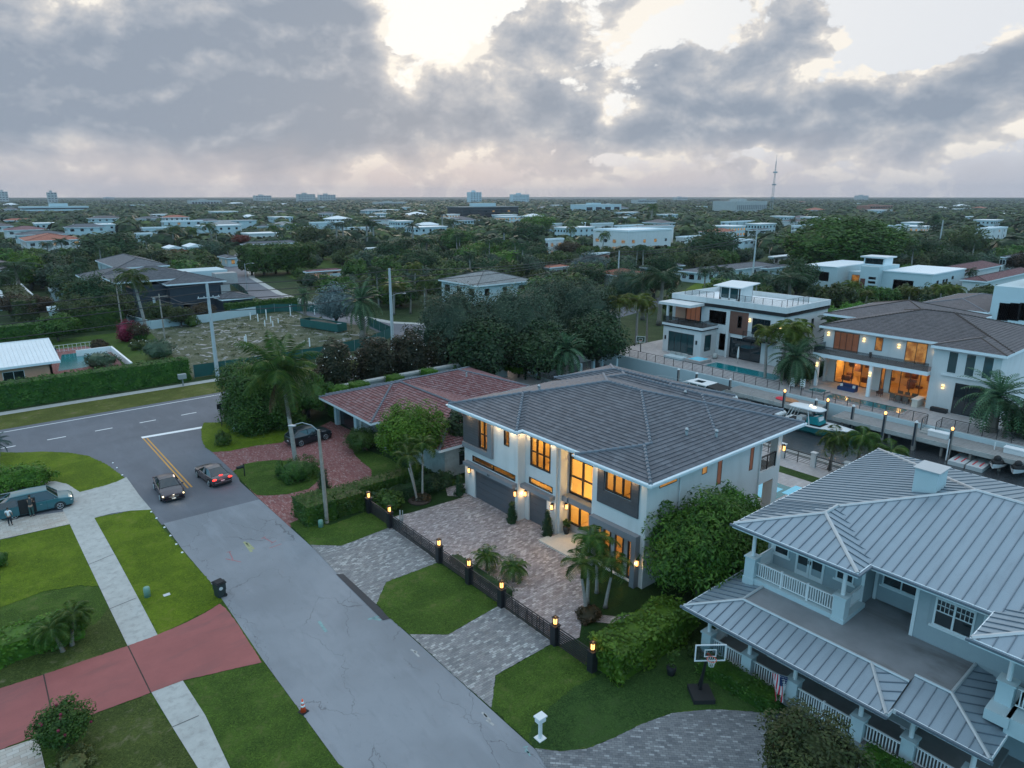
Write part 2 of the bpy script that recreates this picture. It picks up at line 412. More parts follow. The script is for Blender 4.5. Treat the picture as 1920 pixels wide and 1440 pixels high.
# ---- roofs ---------------------------------------------------------------------------
def clip(poly, f):
    "keep the part of a polygon where f(p) >= 0"
    out = []
    for i in range(len(poly)):
        a, b2 = poly[i], poly[(i+1) % len(poly)]; fa, fb = f(a), f(b2)
        if fa >= 0: out.append(a)
        if (fa >= 0) != (fb >= 0): t = fa/(fa-fb); out.append(a+(b2-a)*t)
    return out
def roof_face(mb, poly, style, step=.36, lift=.045, seams=None):
    """poly: Vectors, first edge is the eave. style: flat, course, seam"""
    p0, p1 = poly[0], poly[1]; ex = (p1-p0).normalized()
    nrm = Vector((0, 0, 0))
    for i in range(len(poly)): a, b2 = poly[i], poly[(i+1) % len(poly)]; nrm += a.cross(b2)
    nrm.normalize()
    if nrm.z < 0: nrm = -nrm
    ey = nrm.cross(ex); 
    if ey.z < 0: ey = -ey
    UV = lambda q: ((q-p0).dot(ex), (q-p0).dot(ey))
    if style in ('flat', 'seam'):
        mb.face(poly, [UV(q) for q in poly])
    if style == 'seam':
        us = [UV(q)[0] for q in poly]; u = math.floor(min(us)/step)*step+step*.5
        while u < max(us):
            pts = []
            for i in range(len(poly)):
                a, b2 = poly[i], poly[(i+1) % len(poly)]; ua, ub = UV(a)[0]-u, UV(b2)[0]-u
                if (ua < 0) != (ub < 0): pts.append(a+(b2-a)*(ua/(ua-ub)))
            if len(pts) >= 2:
                pts.sort(key=lambda q: UV(q)[1]); A, B = pts[0], pts[-1]
                if (B-A).length > .25:
                    w2 = ex*.016; h = nrm*.045; n0 = nrm*.002
                    c = [A-w2+n0, A+w2+n0, B+w2+n0, B-w2+n0]; t = [q+h for q in c]; i = len(seams.v)
                    seams.v += [tuple(q) for q in c+t]
                    seams.f += [tuple(i+k for k in q) for q in ((4,5,6,7),(0,1,5,4),(1,2,6,5),(2,3,7,6),(3,0,4,7))]
            u += step
    if style == 'course':
        smax = max(UV(q)[1] for q in poly); k = 0
        while k*step < smax:
            s0, s1 = k*step, min((k+1)*step, smax)
            q = clip(poly, lambda r: UV(r)[1]-s0+1e-6); q = clip(q, lambda r: s1-UV(r)[1]+1e-6) if len(q) > 2 else q
            if len(q) > 2:
                L = lift
                top = [r+nrm*(L*(1-(UV(r)[1]-s0)/max(step, 1e-6))+.002) for r in q]
                mb.face(top, [UV(r) for r in q])
                low = [r for r in q if abs(UV(r)[1]-s0) < 1e-3]
                if len(low) >= 2:
                    low.sort(key=lambda r: UV(r)[0]); a, b2 = low[0], low[-1]
                    mb.face([a-nrm*.01, b2-nrm*.01, b2+nrm*(L+.002), a+nrm*(L+.002)], [(UV(a)[0], s0), (UV(b2)[0], s0), (UV(b2)[0], s0+.02), (UV(a)[0], s0+.02)])
            k += 1
def hip(parent, x0, x1, y0, y1, ze, slope, mat, style='flat', step=.36, caps='ridge_cap', capr=.09, fascia='fascia_white', fh=.3, soffit='soffit_white', gable=(), name='roof', seammat=None, gutter=None, capstep=False, sof=True, facestyles=None, capfrom=None):
    "hip roof over an eave rectangle; returns the roof object"
    W, D = x1-x0, y1-y0; gx = 'x0' in gable or 'x1' in gable; gy = 'y0' in gable or 'y1' in gable
    h = D/2 if gx and not gy else W/2 if gy and not gx else min(W, D)/2; alongx = True if gx and not gy else False if gy and not gx else W >= D; zr = ze+h*slope
    V = Vector
    if alongx: r0, r1 = V((x0+(0 if 'x0' in gable else h), y0+h, zr)), V((x1-(0 if 'x1' in gable else h), y0+h, zr))
    else: r0, r1 = V((x0+h, y0+(0 if 'y0' in gable else h), zr)), V((x0+h, y1-(0 if 'y1' in gable else h), zr))
    c = [V((x0,y0,ze)), V((x1,y0,ze)), V((x1,y1,ze)), V((x0,y1,ze))]
    if alongx: faces = [[c[0],c[1],r1,r0], [c[1],c[2],r1], [c[2],c[3],r0,r1], [c[3],c[0],r0]]; hips = ([] if 'x0' in gable else [(c[0],r0),(c[3],r0)])+([] if 'x1' in gable else [(c[1],r1),(c[2],r1)])+[(r0,r1)]
    else: faces = [[c[0],c[1],r0], [c[1],c[2],r1,r0], [c[2],c[3],r1], [c[3],c[0],r0,r1]]; hips = ([] if 'y0' in gable else [(c[0],r0),(c[1],r0)])+([] if 'y1' in gable else [(c[2],r1),(c[3],r1)])+[(r0,r1)]
    rb = MB(); sm = MB()
    for k, f in enumerate(faces):
        roof_face(rb, f, style if not facestyles else facestyles[k], step, seams=sm)
    if capfrom:
        hips = [(a+(b2-a)*capfrom.get(c.index(a), 0), b2) if a in c else (a, b2) for a, b2 in hips]
    ro = build(rb, name, mat, parent)
    if sm.f: build(sm, 'standing_seam', seammat or mat, ro)
    if caps:
        cb = MB()
        for a, b2 in hips:
            if (b2-a).length < .05: continue
            if capstep:
                n = max(1, int((b2-a).length/.42)); d = (b2-a)/n; u = d.normalized()
                for i in range(n):
                    p = a+d*i+V((0,0,.05)); cb.path([p, p+d*1.05-V((0,0,.035))], [capr*1.25, capr*.85], 7)
            else: cb.path([a+V((0,0,.01)), b2+V((0,0,.01))], capr, 6)
        build(cb, 'ridge_cap', caps, ro)
    if fascia:
        fb = MB(); t = .04
        fb.box(x0-t, x0, y0-t, y1+t, ze-fh, ze+.01); fb.box(x1, x1+t, y0-t, y1+t, ze-fh, ze+.01)
        fb.box(x0, x1, y0-t, y0, ze-fh, ze+.01); fb.box(x0, x1, y1, y1+t, ze-fh, ze+.01)
        build(fb, 'fascia', fascia, ro)
        if gutter:
            gb = MB(); g = .12
            gb.box(x0-t-g, x0-t-.002, y0-t-g, y1+t+g, ze-.13, ze-.02); gb.box(x0-t, x1+t+g, y0-t-g, y0-t-.002, ze-.13, ze-.02)
            build(gb, 'gutter', gutter, ro)
        if sof:
            sb = MB(); sb.box(x0, x1, y0, y1, ze-fh+.03, ze-fh+.07); build(sb, 'soffit', soffit, ro)
    return ro
# ================================================================== materials
M('frame_dark', (.018,.016,.017), .35, .1); Mglass('glass_dark', (.012,.022,.026)); Mglass('glass_teal', (.02,.06,.065), .06)
M('white_wall', (.60,.60,.59), .8, .03, 1.5, .002, stain=((.46,.45,.43), (1.5,1.5,.18), .9, .3)); M('white_trim', (.66,.67,.67), .5, .02); M('fascia_white', (.72,.76,.78), .45, .02); M('soffit_white', (.75,.74,.72), .7, .02)
M('grey_band', (.20,.205,.22), .6, .05); M('charcoal_panel', (.075,.072,.078), .55, .15, 2); M('garage_grey', (.085,.088,.10), .45, .04)
M('ridge_cap', (.15,.165,.19), .7, .1); M('brass_dark', (.03,.022,.015), .35, .1, metal=.6); M('black_metal', (.016,.016,.018), .45, .1); M('fence_black', (.014,.014,.017), .5, .1)
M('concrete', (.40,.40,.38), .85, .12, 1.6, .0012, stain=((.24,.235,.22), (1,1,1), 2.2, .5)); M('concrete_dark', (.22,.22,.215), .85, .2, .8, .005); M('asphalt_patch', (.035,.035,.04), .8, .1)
M('cream_stone', (.62,.55,.47), .6, .06); M('stone_clad', (.34,.32,.31), .8, .15, 4, .01); M('wood_brown', (.14,.06,.04), .55, .2, 5); M('wood_deck', (.26,.22,.21), .75, .15, 3)
M('white_paint', (.8,.8,.8), .5, .03); M('white_roof', (.72,.73,.73), .7, .05, .6); M('blue_white', (.44,.53,.55), .7, .03, 1.0); M('peach', (.60,.30,.20), .8, .06); M('navy', (.018,.028,.04), .7, .15)
M('steel', (.45,.46,.47), .35, .05, metal=.8); M('galv', (.36,.38,.39), .5, .1, 2, metal=.3); M('pole_wood', (.27,.235,.20), .85, .2, 3, .01); M('pole_concrete', (.40,.43,.44), .8, .06)
M('trunk', (.20,.17,.14), .9, .25, 6, .02); M('trunk_pale', (.27,.25,.225), .9, .2, 6, .02); M('trunk_dark', (.07,.055,.045), .9, .3, 5, .02); M('mulch', (.05,.035,.028), .95, .3, 6, .02)
M('soil', (.13,.11,.085), .95, .3, 1.5, .02); M('red_paint', (.29,.085,.078), .75, .10, .8, .003, stain=((.20,.075,.07), (.3,1,1), .8, .6)); M('rubber', (.012,.012,.013), .8, .1); M('orange_plastic', (.75,.08,.02), .5, .05)
M('bin_green', (.018,.03,.03), .5, .1); M('green_box', (.16,.30,.24), .6, .05); M('siding', (.30,.34,.355), .7, .03); M('metal_roof', (.245,.305,.35), .42, .05, .7, metal=.3, stain=((.19,.235,.27), (.25,1.6,1), 1.2, .4)); M('metal_seam', (.13,.165,.20), .5, .05, metal=.2)
M('metal_cap', (.45,.47,.48), .4, .05, metal=.3); M('deck_membrane', (.22,.225,.235), .6, .15, .8, stain=((.075,.06,.052), (.75,.22,1), .55, .75)); M('screen_green', (.01,.085,.075), .8, .12, .8); M('dark_glassy', (.02,.02,.022), .2, .1)
M('dock_wood', (.26,.25,.24), .85, .15, 2, .01); M('piling', (.22,.20,.18), .9, .2, 3, .02); M('red_cloth', (.6,.03,.05), .7, .05); M('blue_cloth', (.02,.04,.12), .8, .05); M('skin', (.42,.24,.17), .6, .05)
M('hair_dark', (.02,.014,.01), .7, .1); M('denim_dark', (.012,.016,.025), .8, .1); M('white_cloth', (.72,.72,.72), .8, .03); M('dark_cloth', (.03,.035,.035), .85, .1); M('green_cloth', (.03,.08,.075), .85, .1)
M('interior_warm', (.62,.43,.19), .8, .05); M('interior_floor', (.45,.30,.14), .5, .1); M('roof_grey', (.13,.13,.14), .75, .15, 2); M('brick_wall', (.30,.14,.10), .85, .15, 3)
M('plate', (.5,.52,.52), .4, .02); M('grate', (.10,.10,.10), .7, .1); M('yellow_trim', (.5,.42,.12), .6, .1); M('rattan', (.10,.08,.065), .8, .2, 8); M('dirt_grey', (.30,.28,.26), .95, .2, 2)
M('flower_red', (.20,.01,.04), .7, .3, 3); M('flower_white', (.75,.73,.65), .7, .05); M('ceramic_black', (.02,.02,.02), .3, .05); M('canvas_white', (.7,.7,.68), .8, .05)
Memit('bulb', (1.0, .50, .14), 3.6); Memit('bulb_far', (1.0, .60, .25), 6.0); Memit('tail_light', (1.0, .03, .02), 5.0); Memit('head_light', (1.0, .80, .40), 4.0); Memit('red_light', (1.0, .06, .03), 4.0)
Memit('street_bulb', (.75, .82, .85), .35); Memit('downlight', (1.0, .78, .45), 6.0); Memit('lamp_shade_glow', (1.0, .72, .30), 2.2)
Mlit('lit_room', (.42,.16,.035), (.90,.46,.12), .45, .7); Mlit('lit_room_bright', (.22,.07,.015), (1.0,.60,.20), .55, 1.4); Mlit('lit_curtain', (.30,.13,.07), (.38,.17,.10), .28, .6); Mlit('lit_dim', (.16,.06,.02), (.65,.28,.06), .5, 1.0)
Mclear('glass_clear', (.95,.93,.88), .03); Mclear('glass_rail', (.55,.60,.62), .1); Mclear('pool_glass', (.6,.75,.78), .1)
Mbrick('roof_tile_grey', [(.078,.083,.097), (.098,.104,.12), (.125,.132,.15)], .42, .36, (.04,.043,.05), .006, .7, True, var=.5)
Mbrick('roof_tile_red', [(.20,.055,.055), (.23,.10,.10), (.31,.19,.195), (.22,.07,.07)], .25, .36, (.05,.03,.03), .02, .8, True, bumpd=.03)
Mbrick('roof_tile_brown', [(.095,.082,.085), (.14,.12,.122), (.12,.105,.11)], .4, .36, (.06,.045,.04), .01, .8, True)
Mbrick('roof_shingle', [(.09,.09,.10), (.12,.12,.13), (.15,.15,.16)], .5, .3, (.06,.06,.065), .01, .85, True)
Mbrick('roof_shingle_pale', [(.24,.24,.24), (.32,.32,.31), (.28,.28,.28)], .7, .35, (.12,.12,.12), .02, .85, True)
Mbrick('roof_terracotta', [(.36,.10,.055), (.45,.17,.10), (.30,.09,.06)], .3, .36, (.12,.04,.03), .02, .8, True)
Mbrick('pavers_grey', [(.15,.15,.155), (.20,.20,.205), (.24,.23,.235), (.27,.265,.26), (.44,.44,.43)], .30, .15, (.10,.10,.10), .008, .75, rot=0, var=.8)
Mbrick('pavers_court', [(.22,.18,.18), (.29,.245,.245), (.35,.30,.30), (.40,.35,.35), (.58,.52,.51)], .30, .15, (.12,.11,.10), .008, .75, rot=0, var=.8)
Mbrick('pavers_red', [(.20,.055,.05), (.27,.085,.075), (.33,.14,.13), (.24,.07,.065), (.40,.27,.25)], .24, .12, (.09,.05,.05), .01, .8, rot=90)
Mbrick('pavers_drive', [(.11,.115,.125), (.15,.155,.165), (.19,.195,.20), (.16,.165,.17), (.33,.34,.345)], .26, .13, (.07,.07,.075), .008, .75, rot=45)
Mbrick('pavers_pale', [(.42,.38,.33), (.5,.46,.41), (.40,.33,.28), (.55,.52,.48)], .5, .25, (.25,.23,.2), .01, .8)
Mbrick('patio_tile', [(.40,.37,.36), (.46,.43,.42), (.36,.33,.33)], .6, .4, (.25,.24,.24), .008, .6)
def asphalt(name, col, cracks, patch):
    m, b, p = newmat(name); v = objco(b)
    fine = b.noise(v, 60, 3, .7); big = b.noise(v, .12, 4, .6, .3); mid = b.noise(v, 1.3, 5, .65)
    c = b.mix(b.sstep(big, .35, .65), mul(col, .88), mul(col, 1.1)); c = b.mix(b.m('MULTIPLY', b.sstep(mid, .55, .75), patch), c, mul(col, .7))
    mpv = b.n('ShaderNodeMapping'); mpv.inputs['Scale'].default_value = (1, .22, 1); b.l(v, mpv.inputs[0])
    st = b.noise(mpv.outputs[0], .9, 3, .6); c = b.mix(b.m('MULTIPLY', b.sstep(st, .5, .72), .5), c, mul(col, 1.2)); c = b.mix(b.m('MULTIPLY', b.sstep(b.noise(mpv.outputs[0], 2.3, 5, .65, .8), .52, .7), .3), c, mul(col, .74))
    c = b.mix(b.m('MULTIPLY', b.sstep(fine, .4, .75), .35), c, mul(col, .62))
    if cracks:
        dn = b.n('ShaderNodeTexNoise'); dn.inputs['Scale'].default_value = .9; dn.inputs['Detail'].default_value = 6; b.l(v, dn.inputs['Vector'])
        av = b.n('ShaderNodeVectorMath', operation='MULTIPLY_ADD'); b.l(dn.outputs['Color'], av.inputs[0]); av.inputs[1].default_value = (1.6, 1.6, 0); b.l(v, av.inputs[2])
        mp2 = b.n('ShaderNodeMapping'); mp2.inputs['Scale'].default_value = (1, .45, 1); b.l(av.outputs[0], mp2.inputs[0])
        vo = b.n('ShaderNodeTexVoronoi', feature='DISTANCE_TO_EDGE'); vo.inputs['Scale'].default_value = .30; b.l(mp2.outputs[0], vo.inputs['Vector'])
        gate = b.sstep(b.noise(v, .22, 2, .5), .44, .54)
        cr = b.m('MULTIPLY', b.sstep(vo.outputs['Distance'], .006, .001), gate)
        c = b.mix(b.m('MULTIPLY', cr, cracks), c, mul(col, .3))
        vo2 = b.n('ShaderNodeTexVoronoi', feature='DISTANCE_TO_EDGE'); vo2.inputs['Scale'].default_value = 1.1; b.l(av.outputs[0], vo2.inputs['Vector'])
        g2 = b.sstep(b.noise(v, .3, 2, .5), .58, .66); cr2 = b.m('MULTIPLY', b.sstep(vo2.outputs['Distance'], .012, .002), g2)
        c = b.mix(b.m('MULTIPLY', cr2, cracks*.6), c, mul(col, .4))
        sp = b.sstep(b.noise(v, 5, 1, .5), .76, .80); c = b.mix(b.m('MULTIPLY', sp, .6), c, mul(col, .35))
    setp(b, p, 'Base Color', c); p.inputs['Roughness'].default_value = .82; p.inputs['Specular IOR Level'].default_value = .35
    bump(b, p, fine, .006, .5)
asphalt('asphalt_old', (.225, .236, .256), .55, .2); asphalt('asphalt_new', (.135, .142, .162), 0, .3)
def grass(name, c1, c2, dry, amt):
    m, b, p = newmat(name); v = objco(b)
    f = b.noise(v, 14, 6, .8); g = b.noise(v, 1.9, 6, .7, .5); h = b.noise(v, .35, 4, .65)
    f2 = b.noise(v, 5.5, 5, .75, .3); c = b.mix(b.sstep(f, .38, .62), mul(c1, .4), mul(c2, 1.25)); c = b.mix(b.m('MULTIPLY', b.sstep(f2, .42, .58), .4), c, mul(c1, .6)); c = b.mix(b.m('MULTIPLY', b.sstep(g, .42, .58), .45), c, mul(c1, .85)); c = b.mix(b.m('MULTIPLY', b.sstep(h, .45, .6), .3), c, mul(c2, 1.25))
    d = b.m('ADD', b.m('MULTIPLY', g, .6), b.m('MULTIPLY', h, .4)); c = b.mix(b.m('MULTIPLY', b.sstep(d, .52, .66), amt), c, dry)
    mpv = b.n('ShaderNodeMapping'); mpv.inputs['Scale'].default_value = (1, .12, 1); mpv.inputs['Rotation'].default_value = (0, 0, R(8)); b.l(v, mpv.inputs[0])
    c = b.mix(b.m('MULTIPLY', b.sstep(b.noise(mpv.outputs[0], 3.2, 2, .5), .42, .6), .07), c, mul(c2, 1.15))
    setp(b, p, 'Base Color', c); p.inputs['Roughness'].default_value = .9; p.inputs['Specular IOR Level'].default_value = .15
    bump(b, p, b.m('ADD', f, b.m('MULTIPLY', g, .8)), .05, .8)
grass('lawn_bright', (.066,.120,.006), (.125,.180,.009), (.20,.19,.04), .45)
grass('lawn_mid', (.034,.075,.010), (.070,.122,.017), (.14,.13,.05), .55)
grass('lawn_dry', (.042,.065,.014), (.082,.105,.025), (.19,.165,.10), .75)
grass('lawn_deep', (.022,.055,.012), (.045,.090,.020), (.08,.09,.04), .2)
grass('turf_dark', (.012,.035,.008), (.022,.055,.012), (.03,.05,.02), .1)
grass('verge', (.075,.09,.018), (.12,.135,.03), (.20,.15,.09), .7)
grass('ground_green', (.022,.045,.016), (.050,.080,.028), (.09,.085,.055), .5)
grass('wasteland', (.060,.080,.032), (.13,.135,.09), (.32,.32,.315), .9)
def water(name, col, rough, sc, st, emis=None):
    m, b, p = newmat(name); v = objco(b); p.inputs['Base Color'].default_value = (*col, 1); p.inputs['Roughness'].default_value = rough
    p.inputs['Specular IOR Level'].default_value = .6; bump(b, p, b.noise(v, sc, 4, .6, .6), .05, st)
    if emis: p.inputs['Emission Color'].default_value = (*emis[0], 1); p.inputs['Emission Strength'].default_value = emis[1]
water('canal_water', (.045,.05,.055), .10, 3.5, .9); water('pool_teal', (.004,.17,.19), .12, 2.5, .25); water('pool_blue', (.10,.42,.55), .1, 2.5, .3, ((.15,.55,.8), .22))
def GP(pts, h=0.0): return [G(x, y, h) for x, y in pts]
# ================================================================== the ground
def ground():
    bg = MB()
    # the canal bed leaves a gap between X 63 and 76: the ground is laid either side of it
    bg.sheet([(-9000,-2000),(63.0,-2000),(63.0,9000),(-9000,9000)], 0.0)
    bg.sheet([(80.0,-2000),(16000,-2000),(16000,16000),(80.0,16000)], 0.0); bg.sheet([(63.0,76.0),(80.0,76.0),(80.0,16000),(63.0,16000)], 0.0)
    bg.sheet([(-9000,9000),(63.0,9000),(63.0,16000),(-9000,16000)], 0.0)
    struct('ground', bg, 'ground_green', 'flat green and brown land reaching to the horizon')
    wtr = MB(); wtr.sheet([(62.9,-200),(80.1,-200),(80.1,76.1),(62.9,76.1)], -1.1); struct('canal_water', wtr, 'canal_water', 'dark rippled water of the canal')
    sw = MB(); sw.box(62.6,63.05,-200,76,-3,.25); struct('seawall', sw, 'concrete', 'pale concrete seawall on the near bank of the canal')
    sw = MB(); sw.box(79.7,80.0,-200,76,-3,.95); struct('seawall', sw, 'blue_white', 'white seawall of the far canal bank')
    sw = MB(); sw.box(63.05,79.7,76,76.3,-3,.3); struct('seawall', sw, 'concrete', 'seawall closing the head of the canal')
    ter = MB(); ter.box(80.0,125,-60,73,-.5,1.0); struct('terrace_ground', ter, 'patio_tile', 'raised paved terraces on the far canal bank')
    # roads
    r = MB(); r.sheet([(-300,79.2),(62,79.2),(62,91.4),(-300,91.4)], .008)
    struct('cross_road', r, 'asphalt_new', 'dark asphalt cross road with dashed white line')
    r = MB(); r.sheet([(8.2,55.4),(17.6,55.0),(22,58),(22,79.2),(-14,79.2),(-10,60)], .006); struct('junction', r, 'asphalt_new', 'dark asphalt mouth of the street at the junction')
    r = MB(); r.sheet([(10.15,-30),(17.62,-30),(17.62,55.1),(10.15,55.5)], .010); struct('street', r, 'asphalt_old', 'worn pale grey street with long cracks')
    # side street beyond the vacant lot, running away to the upper left
    r = MB(); r.sheet([(62,91.2),(69,91.2),(69,79.2),(76,79.2),(76,112),(68.5,122),(66,140),(67.5,180),(75,222),(84,250),(120,340),(112,342),(76,252),(68,224),(61,182),(59.5,140),(61.8,118),(62,108)], .010)
    struct('side_street', r, 'asphalt_new', 'grey side street curving away past the green fence')
    r = MB(); r.sheet([(58,91.6),(90,91.6),(190,116),(190,122),(88,98),(62,98)], .009); struct('side_street', r, 'asphalt_new', 'street running behind the big dark trees')
    # markings
    mk = MB()
    for k in range(12): mk.sheet([(-30+k*4.45,84.15),(-28.3+k*4.45,84.15),(-28.3+k*4.45,84.33),(-30+k*4.45,84.33)], .012)
    struct('lane_dashes', mk, 'white_paint', 'short white dashes down the middle of the cross road')
    mk = MB(); mk.sheet([(-40,90.0),(55,90.4),(55,90.56),(-40,90.16)], .012); struct('edge_line', mk, 'white_paint', 'thin white edge line on the far side of the cross road')
    mk = MB(); mk.sheet([(13.5,78.3),(19.6,77.7),(19.6,78.35),(13.5,78.95)], .012); struct('stop_bar', mk, 'white_paint', 'broad white stop bar at the junction')
    M('road_yellow', (.55,.27,.045), .7, .12, 3)
    mk = MB(); mk.box(13.52,13.66,61.5,78.3,.008,.0125); mk.box(13.84,13.98,61.5,78.1,.008,.0125); struct('centre_lines', mk, 'road_yellow', 'double yellow centre lines')
    M('spray_red', (.34,.13,.14), .8, .2, 5); M('spray_yellow', (.30,.31,.17), .8, .2, 5); M('spray_teal', (.17,.28,.28), .8, .3, 5); M('spray_white', (.36,.36,.35), .8, .3, 5)
    def strokes(name, mat, segs, lab, wd=.07):
        q = MB()
        for (a, b2) in segs:
            p, s = Vector(G(*a)+(0,)), Vector(G(*b2)+(0,)); d = (s-p).normalized(); n = Vector((-d.y, d.x, 0))*wd/2
            q.face([tuple(v+Vector((0,0,.047 if name == 'walk_joint' else .0145))) for v in (p-n, s-n, s+n, p+n)])
        struct(name, q, mat, lab)
    strokes('paint_mark', 'spray_red', [((423,1048),(452,1054)), ((490,1011),(498,1006)), ((494,1008),(512,1018)), ((508,1019),(518,1014)), ((505,1028),(528,1020)), ((425,1036),(434,1034)), ((430,1035),(437,1050))], 'red survey marks sprayed on the street')
    strokes('paint_mark', 'spray_yellow', [((458,1016),(472,1035)), ((463,1018),(476,1030))], 'faint yellow survey mark sprayed on the street', .2)
    strokes('paint_mark', 'spray_teal', [((690,1162),(712,1155)), ((598,1165),(612,1185)), ((700,1160),(714,1163))], 'teal survey paint by the trench patch', .18)
    strokes('paint_mark', 'spray_white', [((770,1218),(782,1224)), ((776,1222),(786,1232)), ((904,1336),(912,1345)), ((908,1338),(920,1352)), ((912,1350),(926,1360))], 'chalky white survey scribble by the driveway edge', .12)
    strokes('paint_mark', 'spray_teal', [((981,1402),(990,1400)), ((984,1408),(992,1412)), ((986,1404),(994,1418))], 'teal survey scribble at the driveway mouth', .08)
    # near lawns and walks
    def S(name, px, z, mat, lab, kind='structure'): s = MB(); s.sheet(GP(px), z, .035 if name == 'lawn' else .012 if name == 'driveway' else 0); return struct(name, s, mat, lab, kind)
    def SW(name, pts, z, mat, lab): s = MB(); s.sheet(pts, z); return struct(name, s, mat, lab)
    SW('lawn', [(-40,20),(10.15,20),(10.12,33),(10.3,41),(10.35,44.5),(9.9,57.6),(4,60.4),(-40,60)], .012, 'lawn_mid', 'lawns on the near left side of the street')
    S('lawn', [(0,848),(30,849),(80,847),(130,849),(165,855),(195,868),(218,884),(231,894),(236,898),(200,910),(150,923),(128,909),(105,903),(60,900),(0,905)], .030, 'lawn_bright', 'bright lawn tongue at the street corner')
    S('lawn', [(175,972),(245,958),(284,956),(300,985),(330,1020),(365,1060),(395,1092),(418,1128),(385,1148),(345,1168),(296,1192),(258,1120),(218,1045)], .030, 'lawn_bright', 'bright grass strip between sidewalk and street')
    S('lawn', [(0,1013),(132,984),(160,1045),(188,1100),(150,1098),(80,1110),(0,1140)], .030, 'lawn_bright', 'bright lawn left of the sidewalk')
    S('lawn', [(345,1278),(490,1243),(520,1280),(560,1330),(600,1390),(650,1450),(440,1450)], .030, 'lawn_mid', 'patchy grass strip beside the street below the red driveway')
    S('lawn', [(0,1190),(60,1200),(180,1170),(205,1140),(240,1212),(82,1266),(0,1291)], .030, 'lawn_dry', 'worn lawn under the pygmy palm')
    S('lawn', [(170,1342),(280,1302),(375,1445),(100,1445),(110,1400)], .030, 'lawn_dry', 'worn lawn under the round bush')
    S('sidewalk', [(127,975),(176,970),(218,1045),(260,1123),(296,1192),(240,1213),(200,1130),(162,1050)], .036, 'concrete', 'pale concrete sidewalk left of the street')
    S('sidewalk', [(284,1299),(343,1277),(385,1342),(432,1442),(372,1442),(330,1375)], .036, 'concrete', 'pale concrete sidewalk below the red driveway')
    for (a, b2, nm) in (((205,1143),(256,1122),'a'), ((165,1060),(213,1040),'b'), ((322,1365),(373,1343),'c')):
        strokes('walk_joint', 'grate', [(a, b2)], 'dark joint across the sidewalk', .05)
    S('apron', [(150,935),(178,924),(210,908),(237,895),(262,930),(284,956),(245,958),(210,963),(176,972),(127,977),(133,983),(0,1012),(0,1000),(120,965),(105,903),(128,909),(152,925)], .033, 'concrete', 'pale concrete driveway apron by the street corner')
    S('apron', [(60,898),(105,902),(128,908),(150,922),(200,909),(237,896),(245,908),(178,926),(150,937),(100,945),(60,940)], .0290, 'concrete', 'curved concrete strip behind the minivan')
    S('driveway', [(0,975),(60,968),(120,960),(132,983),(0,1012)], .040, 'pavers_pale', 'mottled pale paved driveway under the van')
    S('driveway', [(-120,1335),(0,1292),(82,1266),(160,1239),(240,1212),(294,1192),(350,1168),(385,1150),(412,1133),(424,1142),(445,1170),(470,1210),(491,1243),(460,1250),(400,1264),(343,1277),(280,1301),(170,1342),(0,1407),(-120,1450)], .042, 'red_paint', 'red painted driveway on the left')
    S('walk', [(0,1408),(72,1384),(85,1442),(0,1450)], .042, 'pavers_pale', 'pale paved walk in the lower left corner')
    strokes('walk_joint', 'mulch', [((240,1212),(283,1300))], 'dark joint across the red driveway', .06); strokes('walk_joint', 'mulch', [((82,1266),(97,1336))], 'dark joint across the red driveway', .06)
    # right side of the street
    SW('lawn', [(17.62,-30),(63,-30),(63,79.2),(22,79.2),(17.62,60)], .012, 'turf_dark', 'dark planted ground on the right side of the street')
    S('lawn', [(382,793),(377,805),(378,825),(386,840),(398,848),(430,846),(480,836),(530,830),(545,800),(500,790)], .030, 'lawn_bright', 'small lawn at the corner under the clipped tree')
    S('driveway', [(398,848),(440,843),(480,835),(522,829),(560,822),(605,797),(620,790),(672,813),(690,845),(682,868),(698,882),(697,895),(680,905),(625,922),(590,940),(556,978),(545,990),(480,930),(437,884)], .020, 'pavers_red', 'red brick paver driveway curving round an island')
    S('lawn', [(437,884),(450,873),(480,866),(515,863),(560,865),(590,870),(603,883),(600,900),(578,918),(540,927),(500,930),(480,928),(458,908)], .034, 'lawn_mid', 'grass island inside the red paver loop')
    S('lawn', [(660,835),(690,845),(730,860),(760,880),(860,900),(850,925),(745,900),(700,912),(684,905),(698,895),(696,880),(680,868),(664,852)], .030, 'lawn_mid', 'lawn strip between red pavers and hedge')
    S('lawn', [(542,983),(560,975),(620,985),(690,958),(742,985),(640,1024),(582,1022)], .030, 'lawn_mid', 'lawn under the street lamp')
    S('driveway', [(582,1022),(640,1024),(742,985),(822,1055),(724,1092),(706,1133),(660,1105)], .030, 'pavers_grey', 'grey paver apron before the sliding gate')
    S('trench', [(630,1077),(644,1077),(734,1160),(718,1164)], .034, 'asphalt_patch', 'long black asphalt trench patch at the street edge')
    S('lawn', [(706,1133),(724,1092),(822,1055),(938,1135),(840,1191),(768,1190),(730,1160)], .036, 'lawn_mid', 'six sided lawn panel between the two paver aprons')
    S('driveway', [(768,1190),(840,1191),(938,1135),(1037,1206),(929,1267),(921,1328),(860,1275)], .038, 'pavers_grey', 'grey paver apron before the second gate')
    S('lawn', [(929,1267),(1037,1206),(1110,1252),(1125,1275),(1300,1170),(1330,1220),(1500,1342),(1440,1338),(1390,1334),(1330,1331),(1260,1338),(1200,1360),(1150,1385),(1100,1405),(1050,1410),(1003,1404),(921,1328)], .030, 'lawn_mid', 'deep green lawn between driveway and porch house')
    S('lawn', [(1120,1268),(1072,1292),(1033,1324),(997,1362),(992,1388),(1003,1403),(1050,1409),(1100,1404),(1150,1384),(1200,1359),(1260,1337),(1330,1330),(1390,1333),(1440,1337),(1500,1341),(1330,1222),(1300,1172),(1200,1225)], .0335, 'lawn_deep', 'darker green lawn of the porch house')
